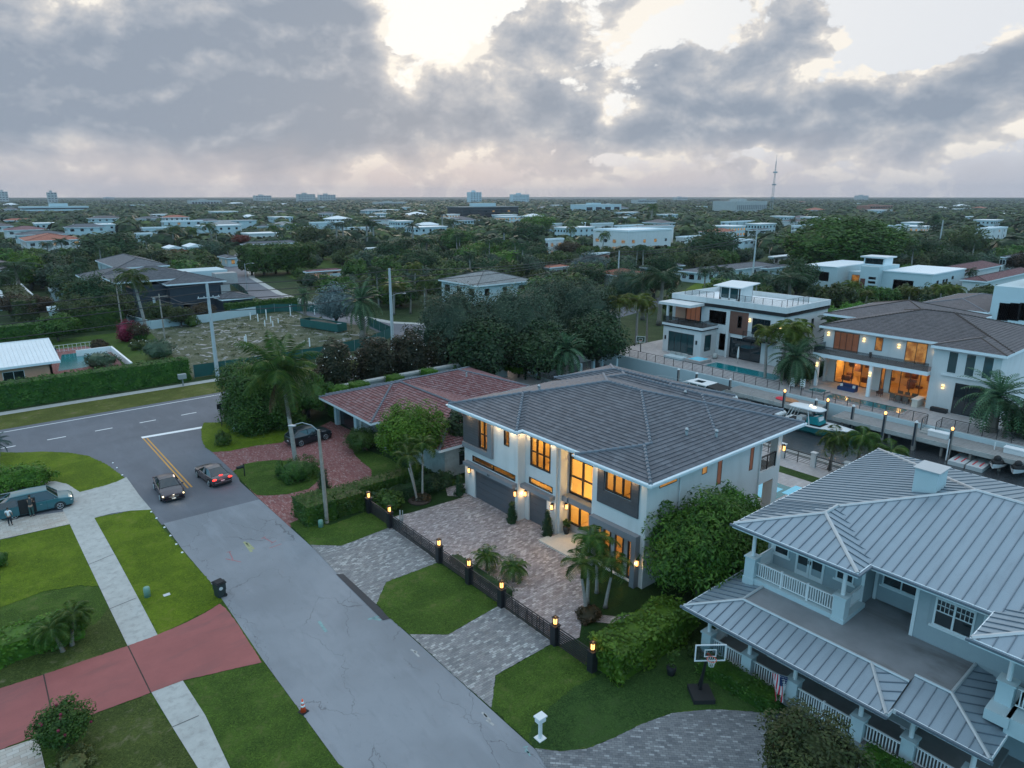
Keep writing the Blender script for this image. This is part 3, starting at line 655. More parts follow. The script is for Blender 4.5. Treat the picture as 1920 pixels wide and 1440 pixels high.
    S('driveway', [(1003,1404),(1050,1410),(1100,1405),(1150,1385),(1200,1360),(1260,1338),(1330,1331),(1390,1334),(1440,1338),(1500,1342),(1560,1370),(1700,1450),(1800,1560),(1100,1560)], .037, 'pavers_drive', 'grey herringbone paver driveway in the lower right')
    # courtyard of the lit house, X 23.9 .. 33.5
    SW('courtyard', [(23.85,24.4),(24.1,45.0),(26.3,44.6),(31.3,44.3),(33.6,44.3),(33.6,30.2),(31.2,30.0),(29.9,28.6),(27.6,26.2),(25.2,24.2)], .030, 'pavers_court', 'warm grey paver court before the lit house')
    SW('walk', [(31.4,44.3),(30.4,45.4),(31.2,46.9),(33.4,46.6),(33.3,45.7),(31.9,45.8),(31.5,45.3),(32.2,44.4)], .034, 'pavers_court', 'small paver path beside the garage')
    SW('walk', [(27.4,25.4),(28.6,24.0),(31.5,23.2),(31.5,22.3),(28.2,23.2),(26.8,24.9)], .034, 'pavers_court', 'paver path to the side of the lit house')
    # back yards
    SW('patio', [(49.6,20.5),(62.6,20.5),(62.6,76),(57,76),(57,47),(49.6,47)], .030, 'patio_tile', 'pale stone patio behind the lit house')
    SW('artificial_turf', [(57.4,22),(58.9,22),(58.9,34.5),(57.4,34.5)], .036, 'lawn_deep', 'strip of green turf behind the pools')
    SW('pool_surface', [(51.0,26.9),(54.9,26.9),(54.9,31.8),(51.0,31.8)], .040, 'pool_teal', 'teal pool behind the lit house')
    SW('pool_surface', [(50.9,27.6),(54.0,27.6),(54.0,31.8),(50.9,31.8)], .044, 'pool_blue', 'pale blue lit pool behind the lit house')
    SW('pool_surface', [(53.2,23.2),(55.6,23.2),(55.6,27.3),(53.2,27.3)], .044, 'pool_blue', 'pale blue sun shelf of the lit pool')
    SW('patio', [(40,-20),(62.6,-20),(62.6,20.3),(40,20.3)], .030, 'pavers_red', 'paved yard behind the porch house')
    # cross road far side
    SW('verge', [(-60,91.4),(56,91.4),(56,97.3),(-60,98.3)], .012, 'verge', 'dry grass verge beyond the cross road')
    SW('sidewalk', [(-60,98.1),(55,97.4),(55,98.9),(-60,99.6)], .020, 'concrete', 'far sidewalk in front of the long hedge')
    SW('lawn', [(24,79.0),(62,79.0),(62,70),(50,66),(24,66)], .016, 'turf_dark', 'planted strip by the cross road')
    # vacant lot and its neighbours
    SW('vacant_lot', [(24,102),(58,102),(62,112),(63,122),(58,150),(28,147)], .012, 'wasteland', 'rubbly vacant building lot behind green screen fence')
    SW('backyard_lawn', [(17,101),(25,101.5),(29,146),(10,146),(14,133),(20,128)], .014, 'lawn_mid', 'striped green backyard lawn')
    SW('patio', [(8,112),(18.5,112),(19.8,128),(17,136),(6,136)], .016, 'pavers_red', 'reddish patio around the corner pool')
    SW('pool_surface', [(10.8,118.5),(14.3,118.5),(19.0,124),(18.6,130.6),(12.8,130.8)], .022, 'pool_teal', 'teal kidney pool of the white roofed house')
    SW('lawn', [(79.5,108),(88,107),(92,118),(82,126),(77,116)], .014, 'lawn_bright', 'small green verge at the bend of the side street')
    SW('lawn', [(84,205),(140,250),(160,300),(130,300),(92,262)], .014, 'lawn_mid', 'green lawns along the side street')
    SW('sidewalk', [(76,112),(77.5,112.6),(70.2,123),(67.8,140),(69.3,180),(76.6,221),(86,249),(84,250),(75,222),(67.5,180),(66,140),(68.5,122)], .016, 'concrete', 'sidewalk along the side street')
    SW('lawn', [(150,95),(195,118),(185,128),(142,108)], .014, 'lawn_bright', 'green front lawn of the ranch house')
    SW('lawn', [(63,76.3),(78,76.3),(78,79),(63,79)], .014, 'lawn_mid', 'grass at the head of the canal')
    for (x, y) in ((315,1057),(316,1062)): pass
ground()
# ================================================================== wall lanterns and posts
def wall_lantern(name, loc, label, group, power=6, size=.3, facing='X'):
    "loc is the wall point; lantern hangs off towards -x (or -y)"
    x, y, z = loc; t = empty(name, loc); tag(t, label, 'wall lamp', group)
    d = (-.16, 0) if facing == 'X' else (0, -.16); cx, cy = x+d[0], y+d[1]
    b = MB(); b.box(x-.02 if facing == 'X' else x-.06, x+.0 if facing == 'X' else x+.06, y-.06 if facing == 'X' else y-.02, y+.06 if facing == 'X' else y, z-.1, z+.3); build(b, 'back_plate', 'brass_dark', t)
    c = MB(); c.lathe(cx, cy, [(.11,z+.2),(.12,z+.22),(.05,z+.30),(.02,z+.36)], 10); c.box(min(x,cx)-.01, max(x,cx)+.01, min(y,cy)-.01, max(y,cy)+.01, z+.29, z+.31); build(c, 'cap', 'brass_dark', t)
    g = MB()
    for k in range(4):
        a = k*math.pi/2+.78; g.box(cx+.1*math.cos(a)-.009, cx+.1*math.cos(a)+.009, cy+.1*math.sin(a)-.009, cy+.1*math.sin(a)+.009, z-.22, z+.2)
    g.lathe(cx, cy, [(.10,z-.24),(.10,z-.21)], 10); build(g, 'cage', 'brass_dark', t)
    q = MB(); q.lathe(cx, cy, [(.075,z-.20),(.08,z-.1),(.08,z+.1),(.07,z+.18)], 10); build(q, 'glass', 'bulb', t)
    lamp('lamp_light', (cx+d[0]*1.1, cy+d[1]*1.1, z), power*2.6, parent=t)
    return t
def simple_sconce(x, y, z, label, group, facing='X', power=3):
    t = empty('wall_lamp', (x, y, z)); tag(t, label, 'wall lamp', group)
    b = MB(); b.box(x-.10, x-.0, y-.12, y+.12, z-.25, z+.25); build(b, 'shade', 'lamp_shade_glow', t)
    b = MB(); b.box(x-.12, x-.101, y-.14, y+.14, z-.05, z+.05); build(b, 'bracket', 'black_metal', t)
    if power: lamp('lamp_light', (x-.3, y, z), power, parent=t, r=.12)
    return t
# ================================================================== the lit house
def lit_house():
    h = empty('modern_house', (40, 35, 0)); tag(h, 'large white two storey modern house with grey tile hip roof and glowing yellow windows', 'house')
    T = .25; ZT = 7.68
    w = MB()
    wall(w, 'X', 32.0, 37.9, 44.75, 0, ZT, T, [(38.25,43.6,0,2.75), (38.2,43.85,3.32,3.85), (38.95,39.6,6.0,7.35), (41.5,42.85,4.85,7.35)])
    wall(w, 'Y', 37.9, 32.25, 33.1, 0, ZT, .2)            # return of the left bay
    wall(w, 'X', 32.75, 34.35, 37.9, 0, ZT, T, [(35.35,37.45,0,2.75), (34.7,37.4,3.28,3.82), (34.98,37.28,4.83,7.28)])
    wall(w, 'Y', 34.15, 33.0, 33.95, 0, ZT, .2)           # left cheek of the entry
    wall(w, 'Y', 29.75, 32.25, 34.2, 0, ZT, .2)           # right cheek
    wall(w, 'X', 32.0, 25.2, 29.95, 0, ZT, T, [(25.95,29.35,.05,3.3), (26.45,28.75,5.9,7.35)])
    wall(w, 'Y', 25.2, 32.25, 45.05, 0, ZT, T, [(33.2,35.05,6.85,7.27), (37.8,38.4,6.55,7.22), (39.65,40.2,5.25,7.25), (43.8,44.3,5.25,7.22)])
    wall(w, 'Y', 44.75, 32.0, 49.0, 0, ZT, T)
    wall(w, 'X', 45.05, 25.2, 44.75, 0, ZT, T, [(26.2,30.5,.1,2.8), (26.2,30.5,4.3,6.8)])
    build(w, 'wall', 'white_wall', h)
    # back porch: beam, columns, balcony floor
    b = MB(); b.box(45.3,48.3,25.2,25.45,3.65,4.65); b.box(48.05,48.3,25.45,44.7,3.65,4.65); b.box(45.3,48.05,25.46,44.7,3.75,4.2); b.box(45.3,48.3,25.2,44.7,.0,.14)
    b.box(45.3,48.3,25.2,25.5,7.2,7.68); build(b, 'porch_beam', 'white_wall', h)
    for y in (25.2, 31, 37, 43.9):
        c = MB(); c.box(47.5,48.3,y,y+.8,.14,3.65); c.box(47.7,48.3,y,y+.6,4.65,7.68); build(c, 'porch_column', 'white_wall', h)
    rl = MB()
    for k in range(9): rl.box(45.4,47.7,25.28,25.32,4.75+k*.12,4.775+k*.12)
    for x in (45.4,46.5,47.65): rl.box(x,x+.05,25.26,25.34,4.65,5.85)
    rl.box(45.3,47.75,25.25,25.35,5.8,5.86); build(rl, 'balcony_rail', 'black_metal', h)
    b = MB(); b.box(45.6,47.4,26,28,.14,.5); b.box(45.6,46.1,26,28,.5,.85); build(b, 'porch_sofa', 'white_cloth', h)['label'] = 'white sofa under the back porch'
    lamp('porch_light', (46.5, 27.5, 3.4), 14, parent=h); lamp('porch_light', (46.6, 33.5, 3.4), 14, parent=h)
    # rooms
    i = MB()
    def room(x0, x1, y0, y1, z0, z1):
        i.face([(x1,y0,z0),(x1,y1,z0),(x1,y1,z1),(x1,y0,z1)]); i.face([(x0,y0,z0),(x1,y0,z0),(x1,y0,z1),(x0,y0,z1)]); i.face([(x0,y1,z0),(x1,y1,z0),(x1,y1,z1),(x0,y1,z1)])
        i.face([(x0,y0,z1),(x1,y0,z1),(x1,y1,z1),(x0,y1,z1)]); fl.face([(x0,y0,z0),(x1,y0,z0),(x1,y1,z0),(x0,y1,z0)])
    fl = MB()
    room(32.26,37.5,37.97,44.7,.06,4.0); room(32.26,37.5,38.2,44.7,4.2,7.6); room(33.01,37.5,34.4,37.85,.06,4.0); room(33.01,37.5,34.4,37.85,4.2,7.6)
    room(34.1,41,29.98,34.12,.16,7.6); room(32.27,37.5,25.5,29.7,.1,4.0); room(32.27,37.5,25.5,29.7,4.2,7.6); room(37.6,45.0,25.5,29.7,4.2,7.6)
    build(i, 'interior_wall', 'interior_warm', h); build(fl, 'interior_floor', 'interior_floor', h)
    st = MB()
    for k in range(14): st.box(36.2+k*.05,37.8+k*.05,33.4-k*.22,33.62-k*.22,.3+k*.26,.36+k*.26)
    st.box(37.9,38.2,30.2,33.9,.2,.9); build(st, 'stairs', 'wood_brown', h)
    fu = MB(); fu.box(36.2,37.2,26.4,28.9,4.2,4.9); fu.box(36.8,37.4,35,37,4.2,5.6); fu.box(36.5,37.4,40.8,43,4.2,5.1); fu.box(34.2,34.8,39.3,42.3,3.2,3.75); fu.box(35,37,26.5,28.5,.1,.9); build(fu, 'interior_furniture', 'wood_brown', h)
    for (x, y, z, p_) in ((34.8,41,3.7,26),(34.8,41.2,6.9,20),(35,36.2,3.7,16),(35,36.1,6.9,20),(36.4,32,6.6,42),(36,32,2.4,22),(34.6,27.6,3.4,20),(34.6,27.6,6.8,18),(41,27.5,6.8,20)):
        lamp('room_light', (x, y, z), p_*15, (1, .66, .24), .25, h)
    ch = MB()
    for k in range(8):
        a = k*math.pi/4; ch.box(36+.35*math.cos(a)-.03,36+.35*math.cos(a)+.03,31.8+.35*math.sin(a)-.03,31.8+.35*math.sin(a)+.03,2.9,3.3)
    build(ch, 'chandelier', 'bulb', h); ch = MB(); ch.box(34.2,34.26,26.9,26.96,4.95,5.4); ch.box(34.2,34.26,26.7,26.76,5.0,5.45); build(ch, 'chandelier', 'bulb', h)
    # windows, doors
    win(h,'X',32.0,41.5,42.85,4.85,7.35,2,1,pane='glass_clear',fw=.10,dep=.1); win(h,'X',32.0,38.95,39.6,6.0,7.35,1,0,pane='glass_clear',fw=.06)
    win(h,'X',32.0,38.2,43.85,3.32,3.85,2,0,pane='glass_clear',fw=.05); win(h,'X',32.75,34.7,37.4,3.28,3.82,1,0,pane='glass_clear',fw=.05)
    win(h,'X',32.75,34.98,37.28,4.83,7.28,3,1,pane='glass_clear',fw=.11)
    win(h,'X',32.0,26.45,28.75,5.9,7.35,3,0,pane='glass_clear',fw=.10)
    win(h,'X',33.95,29.98,34.12,3.25,7.6,3,2,pane='glass_clear',fw=.14,name='entry_window'); win(h,'X',33.95,31.85,34.12,.75,2.75,2,0,pane='glass_clear',fw=.12)
    d = MB(); d.box(33.9,34.0,31.6,31.85,.16,2.75); d.box(33.9,34.0,29.98,30.2,.16,2.75); d.box(33.9,34.0,30.2,31.6,2.6,2.75); d.box(33.9,34.0,30.2,31.6,.16,.4); d.box(33.9,34.0,30.85,30.97,.4,2.6)
    dd = build(d, 'front_door', 'frame_dark', h); g = MB(); g.box(33.94,33.96,30.2,31.6,.4,2.6); build(g, 'pane', 'glass_clear', dd); g = MB(); g.box(33.84,33.88,30.95,30.99,.8,1.9); build(g, 'handle', 'steel', dd)
    s = MB(); s.box(33.9,34.15,31.85,34.12,.16,.75); build(s, 'stone_sill_wall', 'stone_clad', h)
    b = MB(); b.box(33.3,34.15,29.98,34.12,2.76,3.24); b.box(33.2,33.95,33.6,34.5,2.78,3.22); build(b, 'entry_band', 'grey_band', h)
    for (X, a, c_) in ((32.0,38.25,43.6),(32.75,35.35,37.45)):
        g = MB(); g.box(X+.16,X+.2,a,c_,.02,2.75)
        for k in range(1, 5): g.box(X+.13,X+.159,a,c_,k*.55+.012,k*.55+.538)
        g.box(X+.13,X+.159,a,c_,.02,.54); build(g, 'garage_door', 'garage_grey', h)
    for x0, x1, z0, z1, nv in ((33.2,35.05,6.85,7.27,1),(37.8,38.4,6.55,7.22,1),(39.65,40.2,5.25,7.25,1),(43.8,44.3,5.25,7.22,1)):
        win(h,'Y',25.2,x0,x1,z0,z1,nv,0,pane='lit_curtain' if z0 < 6 else 'lit_room',fw=.05,dep=.14,proud=.01)
    for y0, y1 in ((28.35,29.0),(27.2,27.95),(26.1,26.8)): win(h,'X',32.30,y0,y1,.1,3.2,1,0,pane='glass_clear',fw=.07)
    b = MB(); wall(b,'X',32.34,25.97,29.33,.05,3.28,.12,[(28.35,29.0,.1,3.2),(27.2,27.95,.1,3.2),(26.1,26.8,.1,3.2)]); build(b, 'stone_cladding', 'stone_clad', h)
    # grey frames and canopies
    b = MB(); b.box(31.55,32.0,25.55,29.75,3.3,3.78); b.box(31.55,32.0,29.35,29.75,.05,3.3); b.box(31.55,32.0,25.55,25.95,.05,3.3); build(b, 'window_surround', 'grey_band', h)
    b = MB(); b.box(31.5,32.0,38.0,44.6,2.9,3.22); build(b, 'garage_canopy', 'grey_band', h); b = MB(); b.box(32.25,32.75,34.45,38.1,2.86,3.18); build(b, 'garage_canopy', 'grey_band', h)
    b = MB(); b.box(31.75,32.0,40.95,41.5,4.4,7.66); b.box(31.75,32.0,41.5,45.0,4.4,4.82); b.box(32.0,33.3,44.99,45.2,4.4,4.82); build(b, 'window_surround', 'grey_band', h)
    pn = MB(); wall(pn,'X',31.90,41.5,44.99,4.83,7.66,.1,[(41.55,42.85,4.84,7.4)])
    for k in range(12): pn.box(31.885,31.899,42.86,44.98,4.86+k*.23,5.06+k*.23)
    build(pn, 'timber_panel', 'charcoal_panel', h)
    pn = MB(); wall(pn,'X',31.90,25.8,29.4,4.87,7.66,.1,[(26.4,28.8,5.86,7.4)])
    for k in range(12):
        z0, z1 = 4.89+k*.23, 5.09+k*.23
        if z1 < 5.86: pn.box(31.885,31.899,25.82,29.38,z0,z1)
        else: pn.box(31.885,31.899,25.82,26.38,z0,z1); pn.box(31.885,31.899,28.82,29.38,z0,z1)
    build(pn, 'timber_panel', 'charcoal_panel', h)
    b = MB(); b.box(32.05,35,30.0,34.1,.02,.15); b.box(31.1,32.05,29.97,34.4,.02,.15); build(b, 'porch_slab', 'cream_stone', h)
    b = MB(); b.box(32.1,33.0,30.0,31.4,.15,.17); build(b, 'doormat', 'rubber', h)
    for x in (35.3, 45.2): b = MB(); b.cyl(x,25.12,0.05,7.4,.05,n=8); build(b, 'downpipe', 'white_trim', h)
    n = MB(); n.box(31.49,31.499,40.9,41.0,2.98,3.14); n.box(31.49,31.499,41.08,41.18,2.98,3.14); build(n, 'house_number', 'black_metal', h)
    # soffit downlights
    for (x, y) in ((31.5,44.0),(31.5,42.2),(31.45,40.3),(31.5,38.5),(32.3,37.4),(32.3,34.8),(32.4,32.1),(31.5,29.2),(31.5,26.2)):
        q = MB(); q.cyl(x,y,7.64,7.66,.09,n=10); build(q, 'downlight', 'downlight', h)
        lamp('downlight_light', (x+.1, y, 7.4), 26, (1,.68,.36), .05, h)
    for (x, y, s_) in ((38.7,27.31,9.0),(37.14,41.2,8.0),(45.2,32.3,9.0),(46.9,40.0,9.2),(40.7,26.2,8.4)):
        q = MB(); zb = 7.95+.25*min(x-31.9, 49.9-x, y-24.4, 46-y); q.path([(x,y,zb-.1),(x,y,zb+.38),(x-.12,y-.08,zb+.5),(x-.2,y-.12,zb+.42)],[.11,.11,.13,.12],10); build(q, 'roof_vent', 'galv', h)
    # roofs
    S = .25
    hip(h, 31.9,49.9,24.4,46.0,7.95,S,'roof_tile_grey','course',.36,capfrom={0:.37,3:.5},gutter='fascia_white',capstep=True,capr=.11)
    hip(h, 31.25,36.5,37.2,46.2,7.975,S,'roof_tile_grey','course',.36,gable=('x1',),gutter='fascia_white',capstep=True,capr=.11)
    hip(h, 31.25,35.3,24.39,30.95,7.965,S,'roof_tile_grey','course',.36,gable=('x1',),gutter='fascia_white',capstep=True,capr=.11)
    hip(h, 43.5,51.5,31.6,46.2,8.2,S,'roof_tile_grey','course',.36,capstep=True,capr=.11,fascia=None)
    hip(h, 41.0,50.2,26.4,43.8,8.4,S,'roof_tile_grey','course',.36,capstep=True,capr=.11,fascia=None)
    G1 = 'wall lanterns of the lit house'
    wall_lantern('wall_lantern',(32.0,44.2,2.4),'glowing glass lantern at the far left end of the wide garage door',G1)
    wall_lantern('wall_lantern',(32.0,38.06,2.38),'glowing glass lantern between garage doors, beside the wide door',G1)
    wall_lantern('wall_lantern',(32.75,37.68,2.3),'glowing glass lantern between garage doors, beside the narrow door',G1)
    wall_lantern('wall_lantern',(32.75,34.62,2.27),'glowing glass lantern right of the narrow garage door',G1)
    wall_lantern('wall_lantern',(33.55,34.15,2.25),'glowing glass lantern left of the tall entry window',G1,facing='Y')
    wall_lantern('wall_lantern',(32.0,29.85,2.2),'glowing glass lantern on the corner right of the front door',G1)
    wall_lantern('wall_lantern',(31.9,25.5,1.9),'glowing glass lantern half hidden by the mango tree',G1)
    wall_lantern('wall_lantern',(48.4,25.2,6.0),'glowing glass lantern on the rear balcony column',G1,facing='Y',power=4)
lit_house()
# ================================================================== gate fence with lantern posts
def fence_front():
    X = 23.65; t = empty('slat_fence', (X, 34, 0)); tag(t, 'long black horizontal slat fence before the lit house', 'fence')
    def panel(y0, y1, name, top=1.15, n=8):
        m = MB()
        for k in range(n): z = .10+k*(top-.15)/n; m.box(X-.02, X+.02, y0, y1, z, z+(top-.15)/n*.52)
        m.box(X-.03, X+.03, y0, y1, top, top+.04)
        k = max(1, round((y1-y0)/1.1))
        for j in range(k+1): y = y0+(y1-y0)*j/k; m.box(X+.021, X+.05, y-.025, y+.025, .05, top)
        return build(m, name, 'fence_black', t)
    panel(43.75, 46.6, 'fence_panel'); g = panel(36.85, 43.2, 'gate'); g['label'] = 'black sliding gate before the wide paver apron'
    panel(33.2, 36.3, 'fence_panel'); panel(29.8, 32.85, 'fence_panel'); g = panel(24.95, 29.3, 'gate'); g['label'] = 'black swing gate with rectangle pattern'; panel(21.9, 24.4, 'fence_panel', 1.25)
    m = MB()
    for yc in (28.2, 26.9, 25.9): m.box(X-.05,X-.022,yc-.3,yc-.26,.1,1.15); m.box(X-.05,X-.022,yc+.26,yc+.3,.1,1.15); m.box(X-.05,X-.022,yc-.26,yc+.26,.4,.44); m.box(X-.05,X-.022,yc-.26,yc+.26,.8,.84)
    build(m, 'gate_bars', 'fence_black', g)
    m = MB(); m.box(23.95,24.5,43.0,43.5,0,.7); m.box(24.1,24.2,42.7,42.75,0,1.6); m.box(24.35,24.4,42.7,42.75,0,1.5); build(m, 'gate_motor', 'galv', t)
    spots = [(46.84,'first lantern post at the far end, beside the clipped hedge'),(43.48,'second lantern post, left of the sliding gate'),(36.58,'third lantern post, right end of the sliding gate'),(33.02,'fourth lantern post beside the feathery palms'),(29.56,'fifth lantern post at the corner of the six sided lawn'),(24.66,'sixth lantern post, right end of the swing gate'),(21.7,'last lantern post, tucked into the leafy hedge')]
    for y, lab in spots:
        p = empty('lantern_post', (X, y, 0)); tag(p, 'black post with glowing lantern, '+lab, 'lamp post', 'lantern posts along the slat fence')
        m = MB(); m.box(X-.2,X+.2,y-.2,y+.2,0,1.28); m.box(X-.24,X+.24,y-.24,y+.24,1.28,1.34); build(m, 'post', 'fence_black', p)
        m = MB(); m.box(X-.13,X+.13,y-.13,y+.13,1.34,1.37); m.box(X-.15,X+.15,y-.15,y+.15,1.78,1.83); m.box(X-.08,X+.08,y-.08,y+.08,1.83,1.87)
        for a in (-1,1):
            for b in (-1,1): m.box(X+a*.11-.012,X+a*.11+.012,y+b*.11-.012,y+b*.11+.012,1.37,1.78)
        build(m, 'lantern_cage', 'brass_dark', p)
        m = MB(); m.box(X-.07,X+.07,y-.07,y+.07,1.38,1.74); build(m, 'lantern_glass', 'bulb', p)
        lamp('lamp_light', (X+.05, y, 2.0), 4, parent=p, r=.1)
fence_front()
# ================================================================== porch house in the lower right
def balustrade(mb, p0, p1, z, h=.95, gap=.13):
    p0, p1 = Vector(p0+(0,)), Vector(p1+(0,)); d = p1-p0; L = d.length; u = d/L; a = math.atan2(u.y, u.x); c = (p0+p1)/2
    mb.obox((c.x,c.y,z+h-.05), L, .09, .06, a); mb.obox((c.x,c.y,z+.10), L, .06, .06, a)
    n = int(L/gap)
    for k in range(1, n): q = p0+u*(L*k/n); mb.obox((q.x,q.y,z+.16), .045, .045, h-.21, a)
    m = max(1, round(L/1.6))
    for k in range(1, m): q = p0+u*(L*k/m); mb.obox((q.x,q.y,z), .10, .10, h+.08, a)
def porch_house():
    h = empty('porch_house', (38, 10, 0)); tag(h, 'pale blue clapboard house with wraparound porch and ribbed metal roofs, lower right', 'house')
    S = .25
    w = MB()
    ZT = 7.25
    wall(w,'X',34.9,12.8,18.1,0,ZT,.25,[(14.95,16.6,4.1,6.2),(17.05,17.95,4.85,6.1),(13.35,14.3,4.85,6.1)])
    wall(w,'Y',12.8,35.15,36.4,0,ZT,.2); wall(w,'X',36.2,10.0,12.8,0,ZT,.25,[(10.5,12.4,4.85,6.2)])
    wall(w,'Y',9.98,34.2,36.2,3.5,ZT,-.02) if False else None
    wall(w,'X',34.2,-8,10.0,0,ZT,.25,[(7.55,9.25,4.95,6.45),(5.2,7.25,4.95,6.45)]); wall(w,'Y',9.8,34.45,36.2,0,ZT,.2); wall(w,'Y',18.1,34.9,49,0,ZT,.25)
    build(w, 'wall', 'siding', h)
    sl = MB()
    for k in range(28):
        z = 3.95+k*.12
        for (X, a, c_, hs) in ((34.2,-8,10.0,[(7.35,9.45),(5.0,7.35)]),(36.2,10.0,12.8,[(10.4,12.5)]),(34.9,12.8,18.1,[(13.2,18.05)])):
            segs = [(a, c_)]
            if z > 4.7:
                for b0, b1 in hs: segs = [s for (p, q) in segs for s in ((p, min(q, b0)), (max(p, b1), q)) if s[1]-s[0] > .02]
            for p, q in segs: sl.face([(X-.022,p,z),(X-.022,q,z),(X-.004,q,z+.12),(X-.004,p,z+.12)]); sl.face([(X-.022,p,z),(X-.022,q,z),(X,q,z),(X,p,z)])
    build(sl, 'clapboards', 'siding', h)
    for (x, y) in ((34.9,12.8),(34.9,18.0),(34.2,10.0),(36.12,10.1),(36.12,12.6)): tr = MB(); tr.box(x-.05,x-.002,y-.02,y+.14,3.86,7.2); build(tr, 'corner_trim', 'white_trim', h)
    for (X, a, b, z0, z1, nv) in ((34.9,17.05,17.95,4.85,6.1,1),(34.9,13.35,14.3,4.85,6.1,2),(36.2,10.5,12.4,4.85,6.2,2)):
        win(h,'X',X,a,b,z0,z1,nv,0,'white_trim','glass_dark',.07,.05,.12,surround=True)
    for (a, b) in ((7.55,9.25),(5.2,7.25)):
        o = win(h,'X',34.2,a,b,4.95,6.45,2,0,'white_trim','glass_dark',.09,.05,.12,surround=True)
        m = MB()
        for j in range(2):
            y0 = a+(b-a)*j/2+.06; y1 = y0+(b-a)/2-.12
            for k in range(1, 4): y = y0+(y1-y0)*k/4; m.box(34.17,34.2,y-.014,y+.014,5.75,6.4)
            m.box(34.165,34.2,y0,y1,5.73,5.78); m.box(34.17,34.2,y0,y1,6.07,6.10)
        build(m, 'glazing_bars', 'white_trim', o)
    d = MB()
    for a in (14.95, 15.79):
        d.box(34.85,34.95,a,a+.12,4.12,6.2); d.box(34.85,34.95,a+.69,a+.81,4.12,6.2); d.box(34.85,34.95,a+.12,a+.69,4.12,4.4); d.box(34.85,34.95,a+.12,a+.69,6.05,6.2)
    dd = build(d, 'french_door', 'white_trim', h); g = MB(); g.box(34.9,34.92,15.0,16.55,4.3,6.1); build(g, 'pane', 'glass_dark', dd)
    g = MB(); g.box(34.79,34.84,15.70,15.73,5.0,5.2); g.box(34.79,34.84,15.84,15.87,5.0,5.2); build(g, 'handle', 'black_metal', dd)
    # main roofs (metal)
    kw = dict(style='seam', step=.50, caps='metal_cap', capr=.10, fascia='fascia_white', seammat='metal_seam', gutter='metal_seam')
    hip(h,32.8,49.6,-14,18.65,7.5,S,'metal_roof',fh=.26,capfrom={3:.41},**kw)
    hip(h,31.45,36.3,11.9,18.67,7.515,S,'metal_roof',fh=.26,gable=('x1',),**kw)
    hip(h,30.0,36.5,-.6,6.65,7.515,S,'metal_roof',fh=.26,gable=('x1',),**kw)
    c = MB(); c.box(40.1,41.5,11.8,13.0,8.4,10.35); co = build(c, 'chimney', 'blue_white', h); c = MB(); c.box(40.0,41.6,11.7,13.1,10.35,10.41); build(c, 'chimney_cap', 'metal_cap', co)
    # balcony
    b = MB(); b.box(32.5,34.9,12.6,18.35,3.6,4.1); build(b, 'balcony_floor', 'blue_white', h)
    for (x, y) in ((32.75,18.05),(32.75,12.95)):
        b = MB(); b.box(x-.3,x+.3,y-.3,y+.3,3.6,5.25); b.box(x-.36,x+.36,y-.36,y+.36,5.25,5.33); b.box(x-.34,x+.34,y-.34,y+.34,3.6,4.05); p = build(b, 'balcony_pier', 'blue_white', h)
        b = MB(); b.cyl(x,y,5.33,7.25,.11,.10,12); build(b, 'column', 'white_trim', h)
    b = MB(); balustrade(b,(32.75,13.25),(32.75,17.75),4.1); balustrade(b,(33.05,12.9),(34.9,12.9),4.1); balustrade(b,(33.05,18.1),(34.9,18.1),4.1); build(b, 'balustrade', 'white_trim', h)
    b = MB(); b.box(30.9,33.6,5.0,5.9,3.6,4.1); build(b, 'balcony_floor', 'blue_white', h)
    b = MB(); b.box(31.7,32.3,5.2,5.8,3.6,5.1); b.box(31.64,32.36,5.14,5.86,5.1,5.18); build(b, 'balcony_pier', 'blue_white', h); b = MB(); b.cyl(32.0,5.5,5.18,7.25,.10,n=12); build(b, 'column', 'white_trim', h)
    b = MB(); b.box(31.0,34.2,-3,5.15,3.3,4.1); build(b, 'balcony_floor', 'blue_white', h); b = MB(); balustrade(b,(31.9,.4),(31.9,5.1),4.1); build(b, 'balustrade', 'white_trim', h)
    # porch roof: sloped skirt with flat deck behind
    def skirt(pts, name, out):
        sm = MB(); rb = MB()
        for f in pts: roof_face(rb, [Vector(p) for p in f], 'seam', .50, seams=sm)
        r = build(rb, name, 'metal_roof', h); build(sm, 'standing_seam', 'metal_seam', r); return r
    z0, z1, D = 3.3, 3.86, 2.2
    r = skirt([[(28.3,8.7,z0),(28.3,19.35,z0),(30.5,17.15,z1),(30.5,10.35,z1)],
           [(28.3,19.35,z0),(34.9,19.35,z0),(34.9,17.15,z1),(30.5,17.15,z1)],
           [(28.3,8.7,z0),(30.5,10.35,z1),(30.52,8.7,z1)],
           [(28.95,5.0,z0),(28.95,8.7,z0),(31.15,8.7,z1),(31.15,7.2,z1)],
           [(28.95,5.0,z0),(31.15,7.2,z1),(34.2,7.2,z1),(34.2,5.0,z0)]], 'porch_roof', None)
    cp = MB()
    for a, b in (((28.3,19.35,z0),(30.5,17.15,z1)),((28.3,8.7,z0),(30.5,10.35,z1)),((28.95,5,z0),(31.15,7.2,z1)),((30.5,17.15,z1),(30.5,8.7,z1)),((30.5,17.15,z1),(34.9,17.15,z1)),((31.15,8.7,z1),(31.15,7.2,z1)),((31.15,7.2,z1),(34.2,7.2,z1))):
        cp.path([Vector(a)+Vector((0,0,.03)), Vector(b)+Vector((0,0,.03))], .08, 6)
    build(cp, 'ridge_cap', 'metal_cap', r)
    f = MB(); f.box(28.26,28.3,8.7,19.39,z0-.22,z0+.01); f.box(28.3,34.9,19.35,19.39,z0-.22,z0+.01); f.box(28.3,28.9,8.66,8.7,z0-.22,z0+.01); f.box(28.91,28.95,4.96,8.66,z0-.22,z0+.01); f.box(28.95,34.2,4.96,5.0,z0-.22,z0+.01); build(f, 'fascia', 'fascia_white', r)
